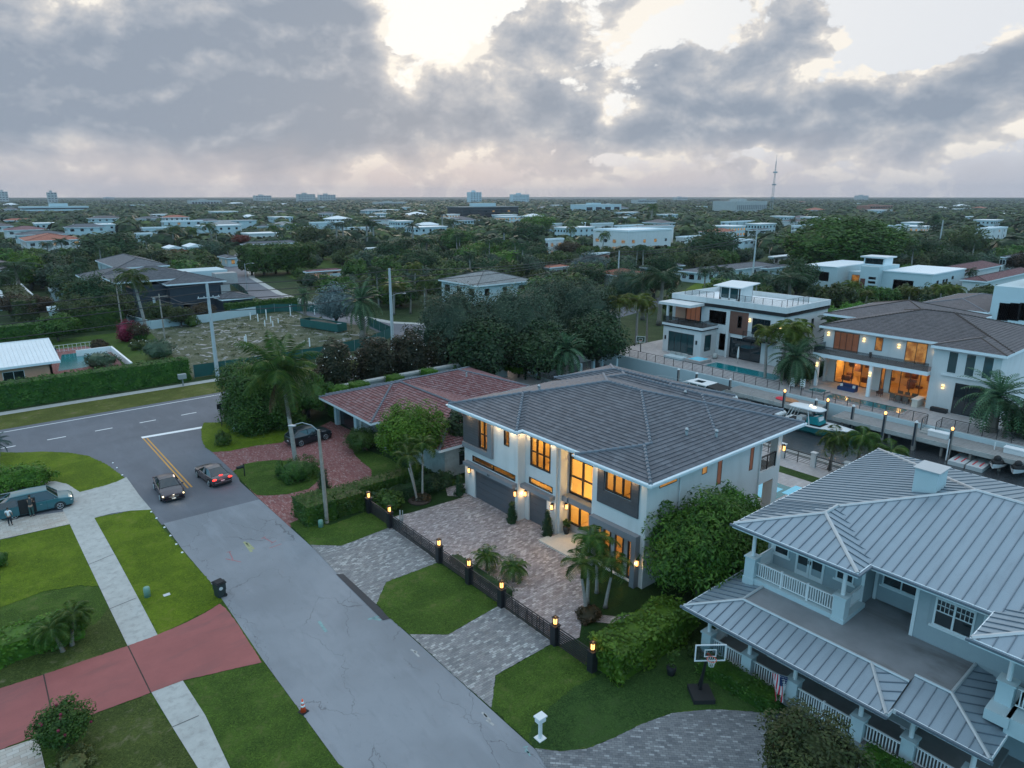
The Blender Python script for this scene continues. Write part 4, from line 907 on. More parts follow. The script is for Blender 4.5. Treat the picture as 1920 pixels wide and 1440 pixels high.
    f = MB(); f.box(28.14,28.255,8.6,19.5,z0-.11,z0+.005); f.box(28.79,28.905,4.85,8.5,z0-.11,z0+.005); build(f, 'gutter', 'metal_seam', r)
    dk = MB(); dk.sheet([(30.5,8.7),(30.5,17.15),(34.9,17.15),(34.9,12.8),(36.2,12.8),(36.2,10),(34.2,10),(34.2,7.2),(31.15,7.2),(31.15,8.7)], z1-.01); build(dk, 'flat_roof_deck', 'deck_membrane', h)
    sf = MB(); sf.sheet([(28.3,19.3),(34.9,19.3),(34.9,5.0),(28.95,5.0),(28.95,8.7),(28.3,8.7)], z0-.18); build(sf, 'porch_ceiling', 'siding', h)
    # porch piers, columns, railing, floor
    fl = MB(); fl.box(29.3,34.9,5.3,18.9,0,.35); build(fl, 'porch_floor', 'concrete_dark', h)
    ys = [18.45,15.95,13.4,10.15,8.1,5.7]
    for k, y in enumerate(ys):
        x = 29.6 if y > 8.5 else 30.0
        b = MB(); b.box(x-.28,x+.28,y-.28,y+.28,0,1.5); b.box(x-.34,x+.34,y-.34,y+.34,1.5,1.58); build(b, 'porch_pier', 'blue_white', h)
        b = MB(); b.cyl(x,y,1.58,3.12,.11,.10,12); build(b, 'column', 'white_trim', h)
    b = MB(); balustrade(b,(29.6,16.2),(29.6,18.2),.35); balustrade(b,(29.6,13.65),(29.6,15.7),.35); balustrade(b,(29.85,5.95),(29.95,7.85),.35)
    balustrade(b,(29.6,8.35),(29.6,9.9),.35); balustrade(b,(29.9,18.5),(34.8,18.5),.35); build(b, 'balustrade', 'white_trim', h)
    b = MB(); balustrade(b,(29.45,10.45),(29.45,13.1),.05,1.25,.12); g = build(b, 'porch_gate', 'white_trim', h); g['label'] = 'tall white picket double gate of the porch'
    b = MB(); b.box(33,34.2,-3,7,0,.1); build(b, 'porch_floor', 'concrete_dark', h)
    b = MB(); b.box(31.4,32.3,8.4,9.6,.75,.8); b.box(31.8,31.9,8.9,9.1,.35,.75); build(b, 'porch_table', 'white_trim', h)
    for z_ in (0,): pass
    q = MB(); q.cyl(46.0,13.4,8.2,8.7,.12,n=8); build(q, 'roof_vent', 'galv', h)
    # bench swing
    b = MB(); b.box(31.2,31.8,14.2,15.8,.75,.8); b.box(31.75,31.8,14.2,15.8,.8,1.3); t = thing(b, 'porch_bench', 'white_trim', 'white slatted bench inside the wraparound porch', 'bench')
porch_house()
# ================================================================== red tile neighbour
def red_house():
    h = empty('bungalow', (40, 60, 0)); tag(h, 'single storey bungalow with mottled red clay tile roof beside the paver loop', 'house')
    w = MB()
    wall(w,'X',31.8,58.4,69.6,0,3.0,.25,[(64.9,69.0,0,2.3),(59.0,63.6,0,2.3)]); wall(w,'X',32.4,48.7,58.4,0,3.0,.25,[(54,56.5,.9,2.2)]); wall(w,'Y',48.7,32.65,42.5,0,3.0,.25,[(34,36,.9,2.2)]); wall(w,'Y',69.35,31.8,50,0,3.0,.25); wall(w,'Y',58.4,31.85,32.4,0,3.0,.2)
    build(w, 'wall', 'concrete', h)
    g = MB(); g.box(31.95,32.0,64.9,69.0,0,2.3); build(g, 'garage_door', 'dark_glassy', h); g = MB(); g.box(31.95,32.0,59.0,63.6,0,2.3); build(g, 'garage_door', 'concrete_dark', h)
    b = MB(); b.box(31.5,31.8,64.2,64.8,0,3.0); b.box(31.5,31.8,69.05,69.6,0,3.0); build(b, 'pilaster', 'blue_white', h)
    win(h,'X',32.4,54,56.5,.9,2.2,3); win(h,'Y',48.7,34,36,.9,2.2,2)
    kw = dict(caps='ridge_cap', capr=.10, fascia='fascia_white', fh=.22, capstep=True)
    hip(h,30.3,37.6,58.6,70.6,3.2,.30,'roof_tile_red','course',.36,gable=('x1',),**kw)
    hip(h,31.3,43.3,47.9,71.0,3.22,.30,'roof_tile_red','course',.36,**kw)
    hip(h,37.3,51.5,59.0,71.02,3.225,.30,'roof_tile_red','course',.36,gable=('x0',),**kw)
    q = MB(); q.cyl(44.0,61.2,5.2,5.7,.1,n=8); build(q, 'roof_vent', 'galv', h)
red_house()
# ================================================================== houses across the canal and beyond
FOOT = []      # (x0, x1, y0, y1) footprints kept clear of trees
def foot(x0, x1, y0, y1, m=1.5): FOOT.append((x0-m, x1+m, y0-m, y1+m))
def rail(mb, axis, c, a0, a1, z, h=1.05, n=6, post=1.5):
    def bx(b0, b1, d0, d1, z0, z1):
        if axis == 'X': mb.box(c+d0, c+d1, b0, b1, z0, z1)
        else: mb.box(b0, b1, c+d0, c+d1, z0, z1)
    for k in range(n): bx(a0, a1, -.015, .015, z+.12+k*(h-.15)/n, z+.15+k*(h-.15)/n)
    bx(a0, a1, -.03, .03, z+h, z+h+.05)
    m = max(1, round((a1-a0)/post))
    for k in range(m+1): q = a0+(a1-a0)*k/m; bx(q-.03, q+.03, -.028, .028, z, z+h)
    return mb
def white_flat_house():
    h = empty('modern_house', (95, 60, 1)); tag(h, 'white flat roofed two storey house with rooftop deck and long teal pool across the canal', 'house'); foot(87, 104, 49, 69)
    w = MB(); Z = 1.0
    wall(w,'X',91.5,49.3,69.0,Z,8.95,.3,[(63.4,68.4,5.6,8.3),(51.5,54.4,5.2,7.6),(52.6,58.0,1.0,4.2)]); wall(w,'Y',49.3,91.8,104,Z,8.95,.3,[(93.4,94.9,5.9,6.9),(97.2,97.9,5.5,7.2),(99.2,99.9,5.7,7.3)])
    wall(w,'X',87.45,60.3,67.5,Z,5.3,.3,[(61.6,66.4,1.2,4.4)]); wall(w,'Y',60.3,87.75,91.5,Z,5.3,.3,[(88.4,90.0,1.9,4.4)]); wall(w,'Y',67.2,87.75,91.5,Z,5.3,.3)
    wall(w,'Y',68.7,91.8,104,Z,8.95,.3); build(w, 'wall', 'white_wall', h)
    b = MB(); b.box(91.3,104.2,49.1,69.2,8.4,8.9); pts = build(b, 'roof_slab', 'frame_dark', h)
    b = MB(); wall(b,'X',91.35,49.1,69.2,8.7,9.75,.25); wall(b,'Y',49.1,91.6,104.2,8.7,9.75,.25); wall(b,'Y',68.95,91.6,104.2,8.7,9.75,.25); wall(b,'X',103.95,49.35,68.95,8.7,9.75,.25); build(b, 'parapet', 'white_wall', h)
    b = MB(); b.box(91.6,103.9,49.4,68.9,8.9,9.0); build(b, 'roof_deck', 'white_roof', h)
    b = MB(); rail(b,'X',93.2,51,58.5,9.0,1.35,9,1.5); rail(b,'X',93.2,62.5,68,9.0,1.35,9,1.5); rail(b,'Y',51,93.2,101,9.0,1.35,9,1.5); build(b, 'roof_rail', 'black_metal', h)
    b = MB(); b.box(94.2,94.35,58.6,62.2,9.0,9.6); b.box(94.2,97.8,58.6,58.75,9,11.4); b.box(94.2,97.8,62.05,62.2,9,11.4); b.box(94.2,94.35,58.6,58.9,9,11.4); b.box(94.2,94.35,60.3,60.5,9,11.4); b.box(94.2,94.35,61.9,62.2,9,11.4); b.box(97.7,97.85,58.6,62.2,9,11.4)
    p = build(b, 'stair_pavilion', 'white_wall', h); b = MB(); b.face([(93.4,57.9,11.5),(98.6,57.9,11.9),(98.6,62.9,11.9),(93.4,62.9,11.5)]); b.face([(93.4,57.9,11.35),(93.4,62.9,11.35),(93.4,62.9,11.5),(93.4,57.9,11.5)]); b.face([(93.4,57.9,11.35),(98.6,57.9,11.75),(98.6,57.9,11.9),(93.4,57.9,11.5)]); b.face([(93.4,57.9,11.35),(93.4,62.9,11.35),(98.6,62.9,11.75),(98.6,57.9,11.75)]); build(b, 'pavilion_roof', 'white_trim', p)
    b = MB(); b.box(94.26,94.29,58.7,62.1,9.5,11.3); build(b, 'pavilion_glass', 'glass_teal', p)
    b = MB(); b.box(87.25,91.5,60.1,67.7,5.3,5.65); build(b, 'terrace_slab', 'white_trim', h); b = MB(); b.box(87.22,87.249,60.1,67.7,5.15,5.3); b.box(87.25,91.4,60.07,60.1,5.15,5.3); build(b, 'terrace_trim', 'frame_dark', h)
    b = MB(); b.sheet([(87.4,60.3),(91.4,60.3),(91.4,67.5),(87.4,67.5)], 5.66); build(b, 'terrace_floor', 'wood_deck', h)
    b = MB(); b.box(87.35,87.38,60.2,67.6,5.66,6.7); b.box(87.35,91.4,60.2,60.23,5.66,6.7); build(b, 'glass_rail', 'glass_rail', h); b = MB(); rail(b,'X',87.35,60.2,67.6,5.66,1.05,1,1.6); build(b, 'terrace_rail', 'black_metal', h)
    b = MB(); b.box(87.8,88.1,67.1,67.4,5.66,8.4); build(b, 'terrace_column', 'white_wall', h); b = MB(); b.box(87.6,91.5,62.8,68.9,8.4,8.8); build(b, 'terrace_canopy', 'white_wall', h)
    b = MB(); b.box(91.65,93.5,63.45,68.35,5.6,8.3); build(b, 'recess', 'dark_glassy', h); win(h,'X',91.55,63.6,66.3,5.7,8.2,3,0,pane='lit_curtain'); b = MB(); b.box(91.4,91.56,66.4,68.3,5.66,8.3); build(b, 'accent_wall', 'peach', h)
    win(h,'X',91.5,58.9,61.9,5.9,7.9,3,0); win(h,'X',91.5,51.5,54.4,5.2,7.6,3,0); win(h,'X',87.45,61.6,66.4,1.2,4.4,4,0,pane='glass_teal'); win(h,'Y',60.3,88.4,90.0,1.9,4.4,1,0,pane='glass_teal'); win(h,'X',91.5,58.3,59.8,1.9,4.5,1,0,pane='glass_teal')
    win(h,'X',91.7,52.6,58.0,1.0,4.2,3,0); win(h,'Y',49.3,93.4,94.9,5.9,6.9); win(h,'Y',49.3,97.2,97.9,5.5,7.2); win(h,'Y',49.3,99.2,99.9,5.7,7.3)
    b = MB(); b.box(91.42,91.5,55.1,58.2,4.75,8.2); build(b, 'timber_panel', 'wood_brown', h); win(h,'X',91.42,56.1,56.8,5.8,7.6,1,1)
    b = MB(); b.box(89.8,91.5,50.2,54.8,4.5,4.75); rail(b,'X',89.9,50.2,54.8,4.75,1.0,6,1.5); build(b, 'balcony', 'frame_dark', h)
    b = MB(); b.box(91.0,91.3,58.0,58.4,1,5); build(b, 'column', 'white_wall', h)
    simple_sconce(91.42,54.8,7.2,'glowing box lamp left of the upper glass doors, white flat house','lamps on the white flat house'); simple_sconce(91.5,49.9,6.9,'glowing box lamp on the corner of the white flat house','lamps on the white flat house')
    for y in (67.0, 61.1):
        b = MB(); b.box(87.33,87.449,y-.12,y+.12,3.0,3.6); build(b, 'unlit_lamp', 'black_metal', h)
    # terrace pool
    t = empty('swimming_pool', (84, 52, 1)); tag(t, 'long narrow teal pool behind the black railing, white flat house', 'pool')
    b = MB(); b.box(83.6,87.2,45.5,57.3,1.0,1.06); build(b, 'coping', 'patio_tile', t); b = MB(); b.sheet([(84.0,45.9),(86.9,45.9),(86.9,57.0),(84.0,57.0)], 1.066); build(b, 'water', 'pool_teal', t)
    t = empty('hot_tub', (85, 59, 1)); tag(t, 'small square raised spa beside the long teal pool', 'hot tub')
    b = MB(); b.box(83.7,86.6,57.6,60.3,1.0,1.5); build(b, 'surround', 'stone_clad', t); b = MB(); b.sheet([(84,57.9),(86.3,57.9),(86.3,60),(84,60)], 1.506); build(b, 'water', 'pool_blue', t)
    f = empty('railing', (81, 55, 1)); tag(f, 'black horizontal bar railing along the white flat house terrace', 'railing')
    b = MB(); rail(b,'X',80.1,43.0,68.0,.97,1.1,5,1.7); build(b, 'bars', 'black_metal', f)
    t = empty('sofa', (84.3, 62.5, 1.0)); tag(t, 'grey outdoor sofa with cushions by the teal glass doors', 'sofa')
    b = MB(); b.box(83.6,85.4,60.9,64.2,1.0,1.4); build(b, 'seat', 'blue_white', t); b = MB()
    for k in range(3): b.box(85.1,85.4,61.0+k*1.08,61.98+k*1.08,1.4,1.8)
    build(b, 'backrest', 'concrete', t)
    b = MB(); b.ball((88.9,58.6,1.45),.45,.45,.45); thing(b, 'planter_pot', 'concrete', 'round grey pot against the white flat house wall', 'pot', smooth=True)
    b = MB(); b.cyl(88.6,54.5,1,3.6,.04,n=6); b.lathe(88.6,54.5,[(.05,1.7),(.17,2.1),(.13,3.0),(.04,3.5)],8); thing(b, 'patio_umbrella', 'canvas_white', 'furled white patio umbrella by the dark glass doors', 'umbrella', smooth=True)
white_flat_house()
def lounge_house():
    h = empty('modern_house', (94, 32, 1)); tag(h, 'cream two storey canal house with grey hip roof, lit covered lounge and upper balcony', 'house'); foot(85, 106, 20, 43)
    Z = 1.0; w = MB()
    wall(w,'X',88.8,28.1,42.2,5.4,8.4,.3,[(37.6,40.8,5.5,8.0),(34.7,35.6,6.3,8.0),(29.6,32.0,5.5,8.05)]); wall(w,'X',89.6,28.1,41.5,Z,5.2,.3,[(36.0,40.5,1.05,4.6),(29.0,33.5,1.05,4.6),(34.2,34.7,1.05,4.4)])
    wall(w,'X',86.4,21.4,28.1,Z,8.4,.3,[(21.7,25.4,1.05,4.6),(25.55,26.55,5.6,8.1),(23.8,24.8,5.6,8.1),(22.1,23.1,5.6,8.1)]); wall(w,'Y',21.4,86.7,105,Z,8.4,.3); wall(w,'Y',27.8,86.7,89.6,Z,8.4,.3); wall(w,'Y',41.5,89.0,105,Z,8.4,.3)
    build(w, 'wall', 'white_wall', h)
    b = MB(); b.box(85.7,89.6,28.15,41.9,4.95,5.4); build(b, 'balcony_slab', 'fascia_white', h); b = MB(); b.sheet([(85.8,28.2),(88.8,28.2),(88.8,41.8),(85.8,41.8)], 5.41); build(b, 'balcony_floor', 'wood_deck', h)
    b = MB(); b.box(85.78,85.81,28.2,41.85,5.42,6.4); b.box(85.8,88.8,41.82,41.85,5.42,6.4); build(b, 'glass_rail', 'glass_rail', h)
    for y in (41.2, 34.5):
        b = MB(); b.box(85.8,86.15,y-.2,y+.2,Z,4.95); build(b, 'column', 'fascia_white', h)
    win(h,'X',88.8,37.6,40.8,5.5,8.0,4,0,pane='lit_curtain'); win(h,'X',88.8,34.7,35.6,6.3,8.0,1,0,pane='lit_dim'); win(h,'X',88.8,29.6,32.0,5.5,8.05,2,0,pane='lit_room')
    for y0, y1 in ((25.55,26.55),(23.8,24.8),(22.1,23.1)): win(h,'X',86.4,y0,y1,5.6,8.1,1,0,pane='glass_teal',frame='white_trim')
    win(h,'X',86.4,21.7,25.4,1.05,4.6,3,0,pane='glass_dark')
    win(h,'X',89.6,36.0,40.5,1.05,4.6,4,0,pane='glass_clear',name='glass_wall'); win(h,'X',89.6,29.0,33.5,1.05,4.6,4,0,pane='glass_clear',name='glass_wall'); win(h,'X',89.6,34.2,34.7,1.05,4.4,1,0,pane='glass_clear')
    i = MB(); i.face([(95,28.2,1.03),(95,41.4,1.03),(95,41.4,4.9),(95,28.2,4.9)]); i.face([(89.95,41.3,1.03),(95,41.3,1.03),(95,41.3,4.9),(89.95,41.3,4.9)]); i.face([(89.95,28.3,1.03),(95,28.3,1.03),(95,28.3,4.9),(89.95,28.3,4.9)]); i.box(89.95,94,35.0,35.2,1.03,4.9); i.face([(89.9,28.2,4.85),(95,28.2,4.85),(95,41.4,4.85),(89.9,41.4,4.85)]); build(i, 'interior_wall', 'interior_warm', h)
    i = MB(); i.sheet([(89.9,28.2),(95,28.2),(95,41.4),(89.9,41.4)],1.04); build(i, 'interior_floor', 'interior_floor', h); rr = random.Random(3); i = MB()
    for k in range(26): y = rr.uniform(28.6,40.8); z = rr.uniform(1.04,3.2); x = rr.uniform(91,94.6); i.box(x,x+rr.uniform(.2,.6),y,y+rr.uniform(.2,1.1),1.04 if z < 2 else z,(1.04 if z < 2 else z)+rr.uniform(.3,1.1))
    for y in (29.6,32.2,36.8,39.4): i.box(94.7,94.98,y,y+1.5,2.2,3.6)
    build(i, 'interior_furniture', 'wood_brown', h)['kind'] = 'stuff'
    for (y, z, pw) in ((30.2,4.2,150),(33,4.2,110),(37,4.3,230),(39.8,3.0,170)): lamp('room_light', (92.5,y,z), pw, (1,.58,.20), .2, h)
    b = MB(); b.box(86.2,86.39,21.8,27.0,5.25,5.45); build(b, 'window_ledge', 'white_trim', h)
    b = MB()
    for k in range(14): b.box(86.37,86.395,21.5,21.9,1.2+k*.5,1.65+k*.5)
    hip(h,87.9,106,20.9,42.5,8.6,.25,'roof_tile_brown','course',.4,capr=.1,caps='roof_tile_brown',capstep=True); hip(h,85.6,90.8,20.88,28.2,8.615,.25,'roof_tile_brown','course',.4,capr=.1,caps='roof_tile_brown',gable=('x1',))
    hip(h,96,112,30,46,8.9,.25,'roof_tile_brown','flat',caps='roof_tile_brown')
    gp = 'sconces on the cream canal house'
    for (x, y, z, lb) in ((88.8,41.6,7.5,'glowing half round sconce at the left end of the upper balcony'),(88.8,37.0,7.4,'glowing sconce right of the curtained balcony doors'),(88.8,32.8,7.3,'glowing sconce left of the amber lit balcony doors'),(88.8,28.7,7.2,'glowing sconce right of the amber lit balcony doors'),(86.4,26.6,3.9,'glowing sconce beside the tall dark ground floor doors'),(85.8,41.2,3.9,'glowing sconce on the left porch column'),(85.8,34.5,3.9,'glowing sconce on the middle porch column')):
        simple_sconce(x, y, z, lb, gp)
    for y in (31.5, 38.0): lamp('lounge_light', (88.2, y, 4.3), 22, (1,.58,.25), .2, h)
    b = MB(); b.box(88.0,88.25,35.6,35.85,5.42,6.1); thing(b, 'planter_pot', 'black_metal', 'small black pot on the upper balcony', 'pot')
    t = empty('swimming_pool', (83, 34, 1)); tag(t, 'narrow teal pool reflecting lamp light before the covered lounge', 'pool')
    b = MB(); b.box(81.5,84.0,28.6,38.0,1.0,1.06); build(b, 'coping', 'patio_tile', t); b = MB(); b.sheet([(81.8,28.9),(83.7,28.9),(83.7,37.7),(81.8,37.7)], 1.066); build(b, 'water', 'pool_teal', t)
    t = empty('hot_tub', (83, 39.5, 1)); tag(t, 'square teal spa at the left end of the narrow pool', 'hot tub')
    b = MB(); b.box(82.0,84.2,38.3,40.6,1.0,1.25); build(b, 'surround', 'stone_clad', t); b = MB(); b.sheet([(82.3,38.6),(83.9,38.6),(83.9,40.3),(82.3,40.3)], 1.256); build(b, 'water', 'pool_teal', t)
    f = empty('railing', (80, 33, 1)); tag(f, 'black horizontal bar railing along the cream house terrace', 'railing')
    b = MB(); rail(b,'X',80.1,25.6,41.5,.97,1.1,7,1.4); rail(b,'X',80.1,16.5,24.2,.97,1.1,7,1.4); rail(b,'Y',25.6,78.6,80.1,.5,1.4,7,1.4); rail(b,'Y',24.2,78.6,80.1,.5,1.4,7,1.4); build(b, 'bars', 'black_metal', f)
    # furniture of the lounge
    def sofa(x, y, lab, mat, rot=0):
        t = empty('sofa', (x, y, 1.0)); tag(t, lab, 'sofa')
        b = MB(); b.obox((x,y,1.0),.9,2.2,.45,rot); build(b, 'seat', mat, t); b = MB(); b.obox((x+.35*math.cos(rot),y+.35*math.sin(rot),1.45),.2,2.2,.4,rot); build(b, 'backrest', mat, t)
        b = MB(); b.obox((x,y+.8,1.46),.3,.3,.3,.5); build(b, 'cushion', 'white_cloth', t); b = MB(); b.obox((x,y-.8,1.46),.3,.3,.3,.2); build(b, 'cushion', 'white_cloth', t)
    sofa(86.8,37.4,'navy outdoor sofa with white cushions in the left bay','blue_cloth')
    def dchair(x, y, rz, lab, mat='rattan', grp='chairs in the covered lounge'):
        t = empty('armchair', (x, y, 1.0), rz); tag(t, lab, 'chair', grp); o = Vector((x,y,1.0))
        b = MB(); b.box(-.28,.28,-.28,.28,.35,.45); build(b, 'seat', mat, t, world=False); b = MB(); b.box(.22,.28,-.28,.28,.45,.95); build(b, 'backrest', mat, t, world=False)
        for a in (-1,1):
            b = MB(); b.box(-.28,.2,a*.28-.03,a*.28+.03,.45,.65); build(b, 'armrest', mat, t, world=False)
            for c in (-1,1): b = MB(); b.box(a*.25-.02,a*.25+.02,c*.25-.02,c*.25+.02,0,.35); build(b, 'leg', mat, t, world=False)
    dchair(87.2,33.6,0,'slatted wooden armchair just right of the middle column','wood_brown')
    for k, (x, y) in enumerate(((86.6,31.8),(86.2,31.0),(86.3,30.2),(88.0,31.6),(88.0,30.8),(88.0,30.0))): dchair(x, y, 0 if x > 87 else PI_, 'brown rattan dining chair around the dark lounge table', 'rattan', 'rattan dining chairs')
    t = empty('dining_table', (87.2,31,1)); tag(t, 'dark dining table between rattan chairs in the lounge', 'table'); b = MB(); b.box(86.8,87.6,29.8,32.0,1.7,1.76); build(b, 'table_top', 'wood_brown', t); b = MB(); b.box(87.1,87.3,30.8,31.2,1,1.7); build(b, 'leg', 'wood_brown', t)
    t = empty('bar_counter', (86,28.8,1)); tag(t, 'white stone bar counter at the right end of the lounge', 'counter'); b = MB(); b.box(85.6,87.6,28.7,29.3,1.0,1.9); build(b, 'base', 'cream_stone', t); b = MB(); b.box(85.5,87.7,28.6,29.4,1.9,1.96); build(b, 'counter_top', 'white_trim', t)
    t = empty('planter_box', (85.7,26.6,1)); tag(t, 'black rectangular planter box by the corner of the cream house', 'planter'); b = MB(); b.box(85.6,86.2,25.6,27.3,1.0,1.45); build(b, 'box', 'black_metal', t); b = MB(); b.box(85.65,86.15,25.65,27.25,1.45,1.47); build(b, 'soil', 'mulch', t)
    for (x, y, r_, lb) in ((82.6,42.6,.4,'white reclining patio chair, left of the pair near the palms'),(83.0,41.4,.5,'white reclining patio chair, right of the pair near the palms')):
        t = empty('patio_chair', (x,y,1.0), r_); tag(t, lb, 'chair', 'white patio chairs')
        b = MB(); b.box(-.5,.5,-.3,.3,.3,.36); build(b, 'seat', 'white_trim', t, world=False); b = MB(); b.face([(.5,-.3,.36),(.5,.3,.36),(.9,.3,1.1),(.9,-.3,1.1)]); b.face([(.54,-.3,.33),(.94,-.3,1.07),(.94,.3,1.07),(.54,.3,.33)]); build(b, 'backrest', 'white_trim', t, world=False)
        for a in (-.45,.45):
            for c in (-.25,.25): b = MB(); b.box(a-.02,a+.02,c-.02,c+.02,0,.3); build(b, 'leg', 'white_trim', t, world=False)
PI_ = math.pi
lounge_house()
def white_modern_hill():
    N = G(1742,563,0); X0, Y0 = N; h = empty('modern_house', (X0+8, Y0+10, 0)); tag(h, 'white modern house with orange door and small rooftop pavilion beyond the brown canal roof', 'house'); foot(X0-8, X0+26, Y0, Y0+32)
    w = MB(); w.box(X0,X0+22,Y0,Y0+12,0,6.2); w.box(X0-2.5,X0+10,Y0+11.9,Y0+16.5,0,7.4); w.box(X0+3,X0+20,Y0+16.4,Y0+22,0,5.2); w.box(X0-4,X0+18,Y0+21.9,Y0+31,0,6.6); build(w, 'wall', 'blue_white', h)
    p = MB(); p.box(X0-.2,X0+22.2,Y0-.2,Y0+11.8,6.2,6.5); p.box(X0-4.2,X0+18.2,Y0+22.1,Y0+31.2,6.6,6.8); build(p, 'parapet', 'fascia_white', h)
    p = MB(); p.box(X0+1,X0+6,Y0+12.2,Y0+17.5,7.4,9.4); pv = build(p, 'stair_pavilion', 'fascia_white', h); p = MB(); p.box(X0+.2,X0+6.8,Y0+11.6,Y0+18.2,9.4,9.75); build(p, 'pavilion_roof', 'white_trim', pv); p = MB(); p.box(X0+.93,X0+.99,Y0+12.6,Y0+17.1,7.8,9.2); build(p, 'pavilion_glass', 'glass_dark', pv)
    win(h,'X',X0,Y0+4.2,Y0+9.0,1.9,4.4,3,0,pane='glass_teal'); win(h,'X',X0-4,Y0+24,Y0+28.8,2.8,5.2,4,0,pane='glass_teal'); win(h,'X',X0+3,Y0+17,Y0+21,2.2,4.4,2,0,pane='lit_dim')
    for k in range(3): win(h,'X',X0-2.5,Y0+12.4,Y0+14.2,2.0+k*1.1,2.6+k*1.1,1,0,pane='wood_brown')
    d = MB(); d.box(X0-2.6,X0-2.5,Y0+15,Y0+16.2,.5,4.2); build(d, 'front_door', 'roof_terracotta', h)
    for a, z0, z1 in ((3,3.4,4.6),(7,2.9,4.6),(9,2.9,4.6),(13,4.2,5.0)): win(h,'Y',Y0,X0+a,X0+a+1.3,z0,z1,1,0)
white_modern_hill()
def right_edge_house():
    h = empty('modern_house', (130, 35, 0)); tag(h, 'white house with lit covered porch at the right edge, beside the brown tiled roof', 'house')
    c = G(1853,600,1); Xw = 122.0; foot(118, 150, 20, 52)
    y1, z1 = PX(1850,533,Xw); y0, z0 = PX(1920,640,Xw)
    yc = PX(1853,600,Xw)[0]
    w = MB(); w.box(Xw,Xw+18,y0-8,yc,0,PX(1856,535,Xw)[1]); w.box(Xw+5,Xw+18,yc,yc+9,0,8.0); build(w, 'wall', 'blue_white', h)
    p = MB(); p.box(Xw-9,Xw+4.9,yc-14,yc+12,0,4.6); p.box(Xw-9.1,Xw-8.9,yc-14,yc+12,4.6,5.0); build(p, 'lower_wing', 'blue_white', h)
    for x in (1870,1890,1908):
        a, b = PX(x,600,Xw); win(h,'X',Xw,a-1.3,a+.1,b,PX(x,567,Xw)[1],1,0,pane='glass_teal')
    win(h,'X',Xw+5,yc+1.6,yc+5.2,4.8,7.6,3,0,pane='lit_curtain'); b = MB(); b.box(Xw+4.9,Xw+4.99,yc+.1,yc+1.5,4.7,7.8); build(b, 'lit_panel', 'lit_room', h)
    lamp('porch_light', (Xw+4, yc+3, 7.3), 40, parent=h)
    b = MB(); b.box(Xw,Xw+5,yc,yc+8.5,4.6,4.72); build(b, 'terrace_floor', 'wood_deck', h)
    hip(h,Xw-1,Xw+19,yc,yc+10.5,8.0,.2,'roof_tile_brown','flat'); hip(h,Xw+3,Xw+19,y0-10,yc-3,PX(1900,520,Xw)[1],.2,'roof_tile_brown','flat')
right_edge_house()
# ---- generic house --------------------------------------------------------------------
def corner_len(N, h, axis, xpx):
    "distance to walk from corner N along +X or +Y until the sight column xpx is reached"
    lo, hi = .5, 80.0
    def colx(L):
        X, Y = (N[0]+L, N[1]) if axis == 'X' else (N[0], N[1]+L)
        z = depth(X, Y, h); a = X*_R[0]+Y*_R[1]; return 960+FPX*a/z
    for _ in range(40):
        m = (lo+hi)/2
        if (colx(m) < xpx) == (axis == 'X'): lo = m
        else: hi = m
    return lo
def fhouse(label, xl, xn, xr, ye, h, roof='roof_shingle', wallm='blue_white', rtype='hip', depthY=11.0, depthX=12.0, floors=None, pane='glass_dark', lit=0, slope=.3, nwin=3, name='house', ov=.5, seed=0, style='flat', trim='fascia_white'):
    """house given by the eave line of its nearest corner: columns xl, xn, xr and eave row ye in the photograph, eave height h"""
    rnd = random.Random(seed+int(xn*7+ye))
    N = G(xn, ye, h); LX = corner_len(N, h, 'X', xr) if xr > xn+2 else depthX; LY = corner_len(N, h, 'Y', xl) if xn > xl+3 else depthY
    LX, LY = min(LX, 40), min(LY, 36)
    x0, y0 = N[0]+ov, N[1]+ov; x1, y1 = N[0]+LX-ov, N[1]+LY-ov
    t = empty(name, ((x0+x1)/2, (y0+y1)/2, 0)); tag(t, label, 'house'); foot(x0, x1, y0, y1)
    w = MB(); w.box(x0, x1, y0, y1, 0, h-.02); build(w, 'wall', wallm, t)
    if rtype == 'hip': hip(t, N[0], N[0]+LX, N[1], N[1]+LY, h, slope, roof, style, caps=roof, capr=.12, fascia=trim, fh=.3, sof=False)
    elif rtype == 'gable': hip(t, N[0], N[0]+LX, N[1], N[1]+LY, h, slope, roof, style, caps=None, gable=('x0','x1','y0','y1'), fascia=trim, fh=.3, sof=False)
    else:
        p = MB(); p.box(x0-.2,x1+.2,y0-.2,y1+.2,h-.3,h+.02); build(p, 'roof', roof, t)
        p = MB(); wall(p,'X',x0-.2,y0-.2,y1+.2,h+.02,h+.5,.2); wall(p,'Y',y0-.2,x0,x1+.2,h+.02,h+.5,.2); wall(p,'Y',y1,x0,x1+.2,h+.02,h+.5,.2); wall(p,'X',x1,y0,y1,h+.02,h+.5,.2); build(p, 'parapet', trim, t)
    fl = floors or (2 if h > 5 else 1)
    for f in range(fl):
        zb = .9+f*3.2; zt = min(zb+1.5, h-.5)
        for axis, c, a0, a1 in (('Y', y0, x0, x1), ('X', x0, y0, y1)):
            L = a1-a0; n = max(1, min(nwin, int(L/2.5)))
            for k in range(n):
                a = a0+L*(k+.5)/n; ww = rnd.uniform(.5, 1.1)
                win(t, axis, c, a-ww, a+ww, zb, zt, 2, 0, frame='white_trim' if rnd.random() < .5 else 'frame_dark', pane=('lit_room_bright' if rnd.random() < lit else pane), fw=.08)
    return t
H = fhouse
H('pale house with broad weathered grey hip roof behind the round dark trees',822,895,1000,536,6.5,'roof_shingle_pale','blue_white',slope=.28,style='course')
H('white two storey house with columned balcony and dark hip roof, left of the palm',178,218,318,503,6.5,'roof_shingle','blue_white',slope=.3)
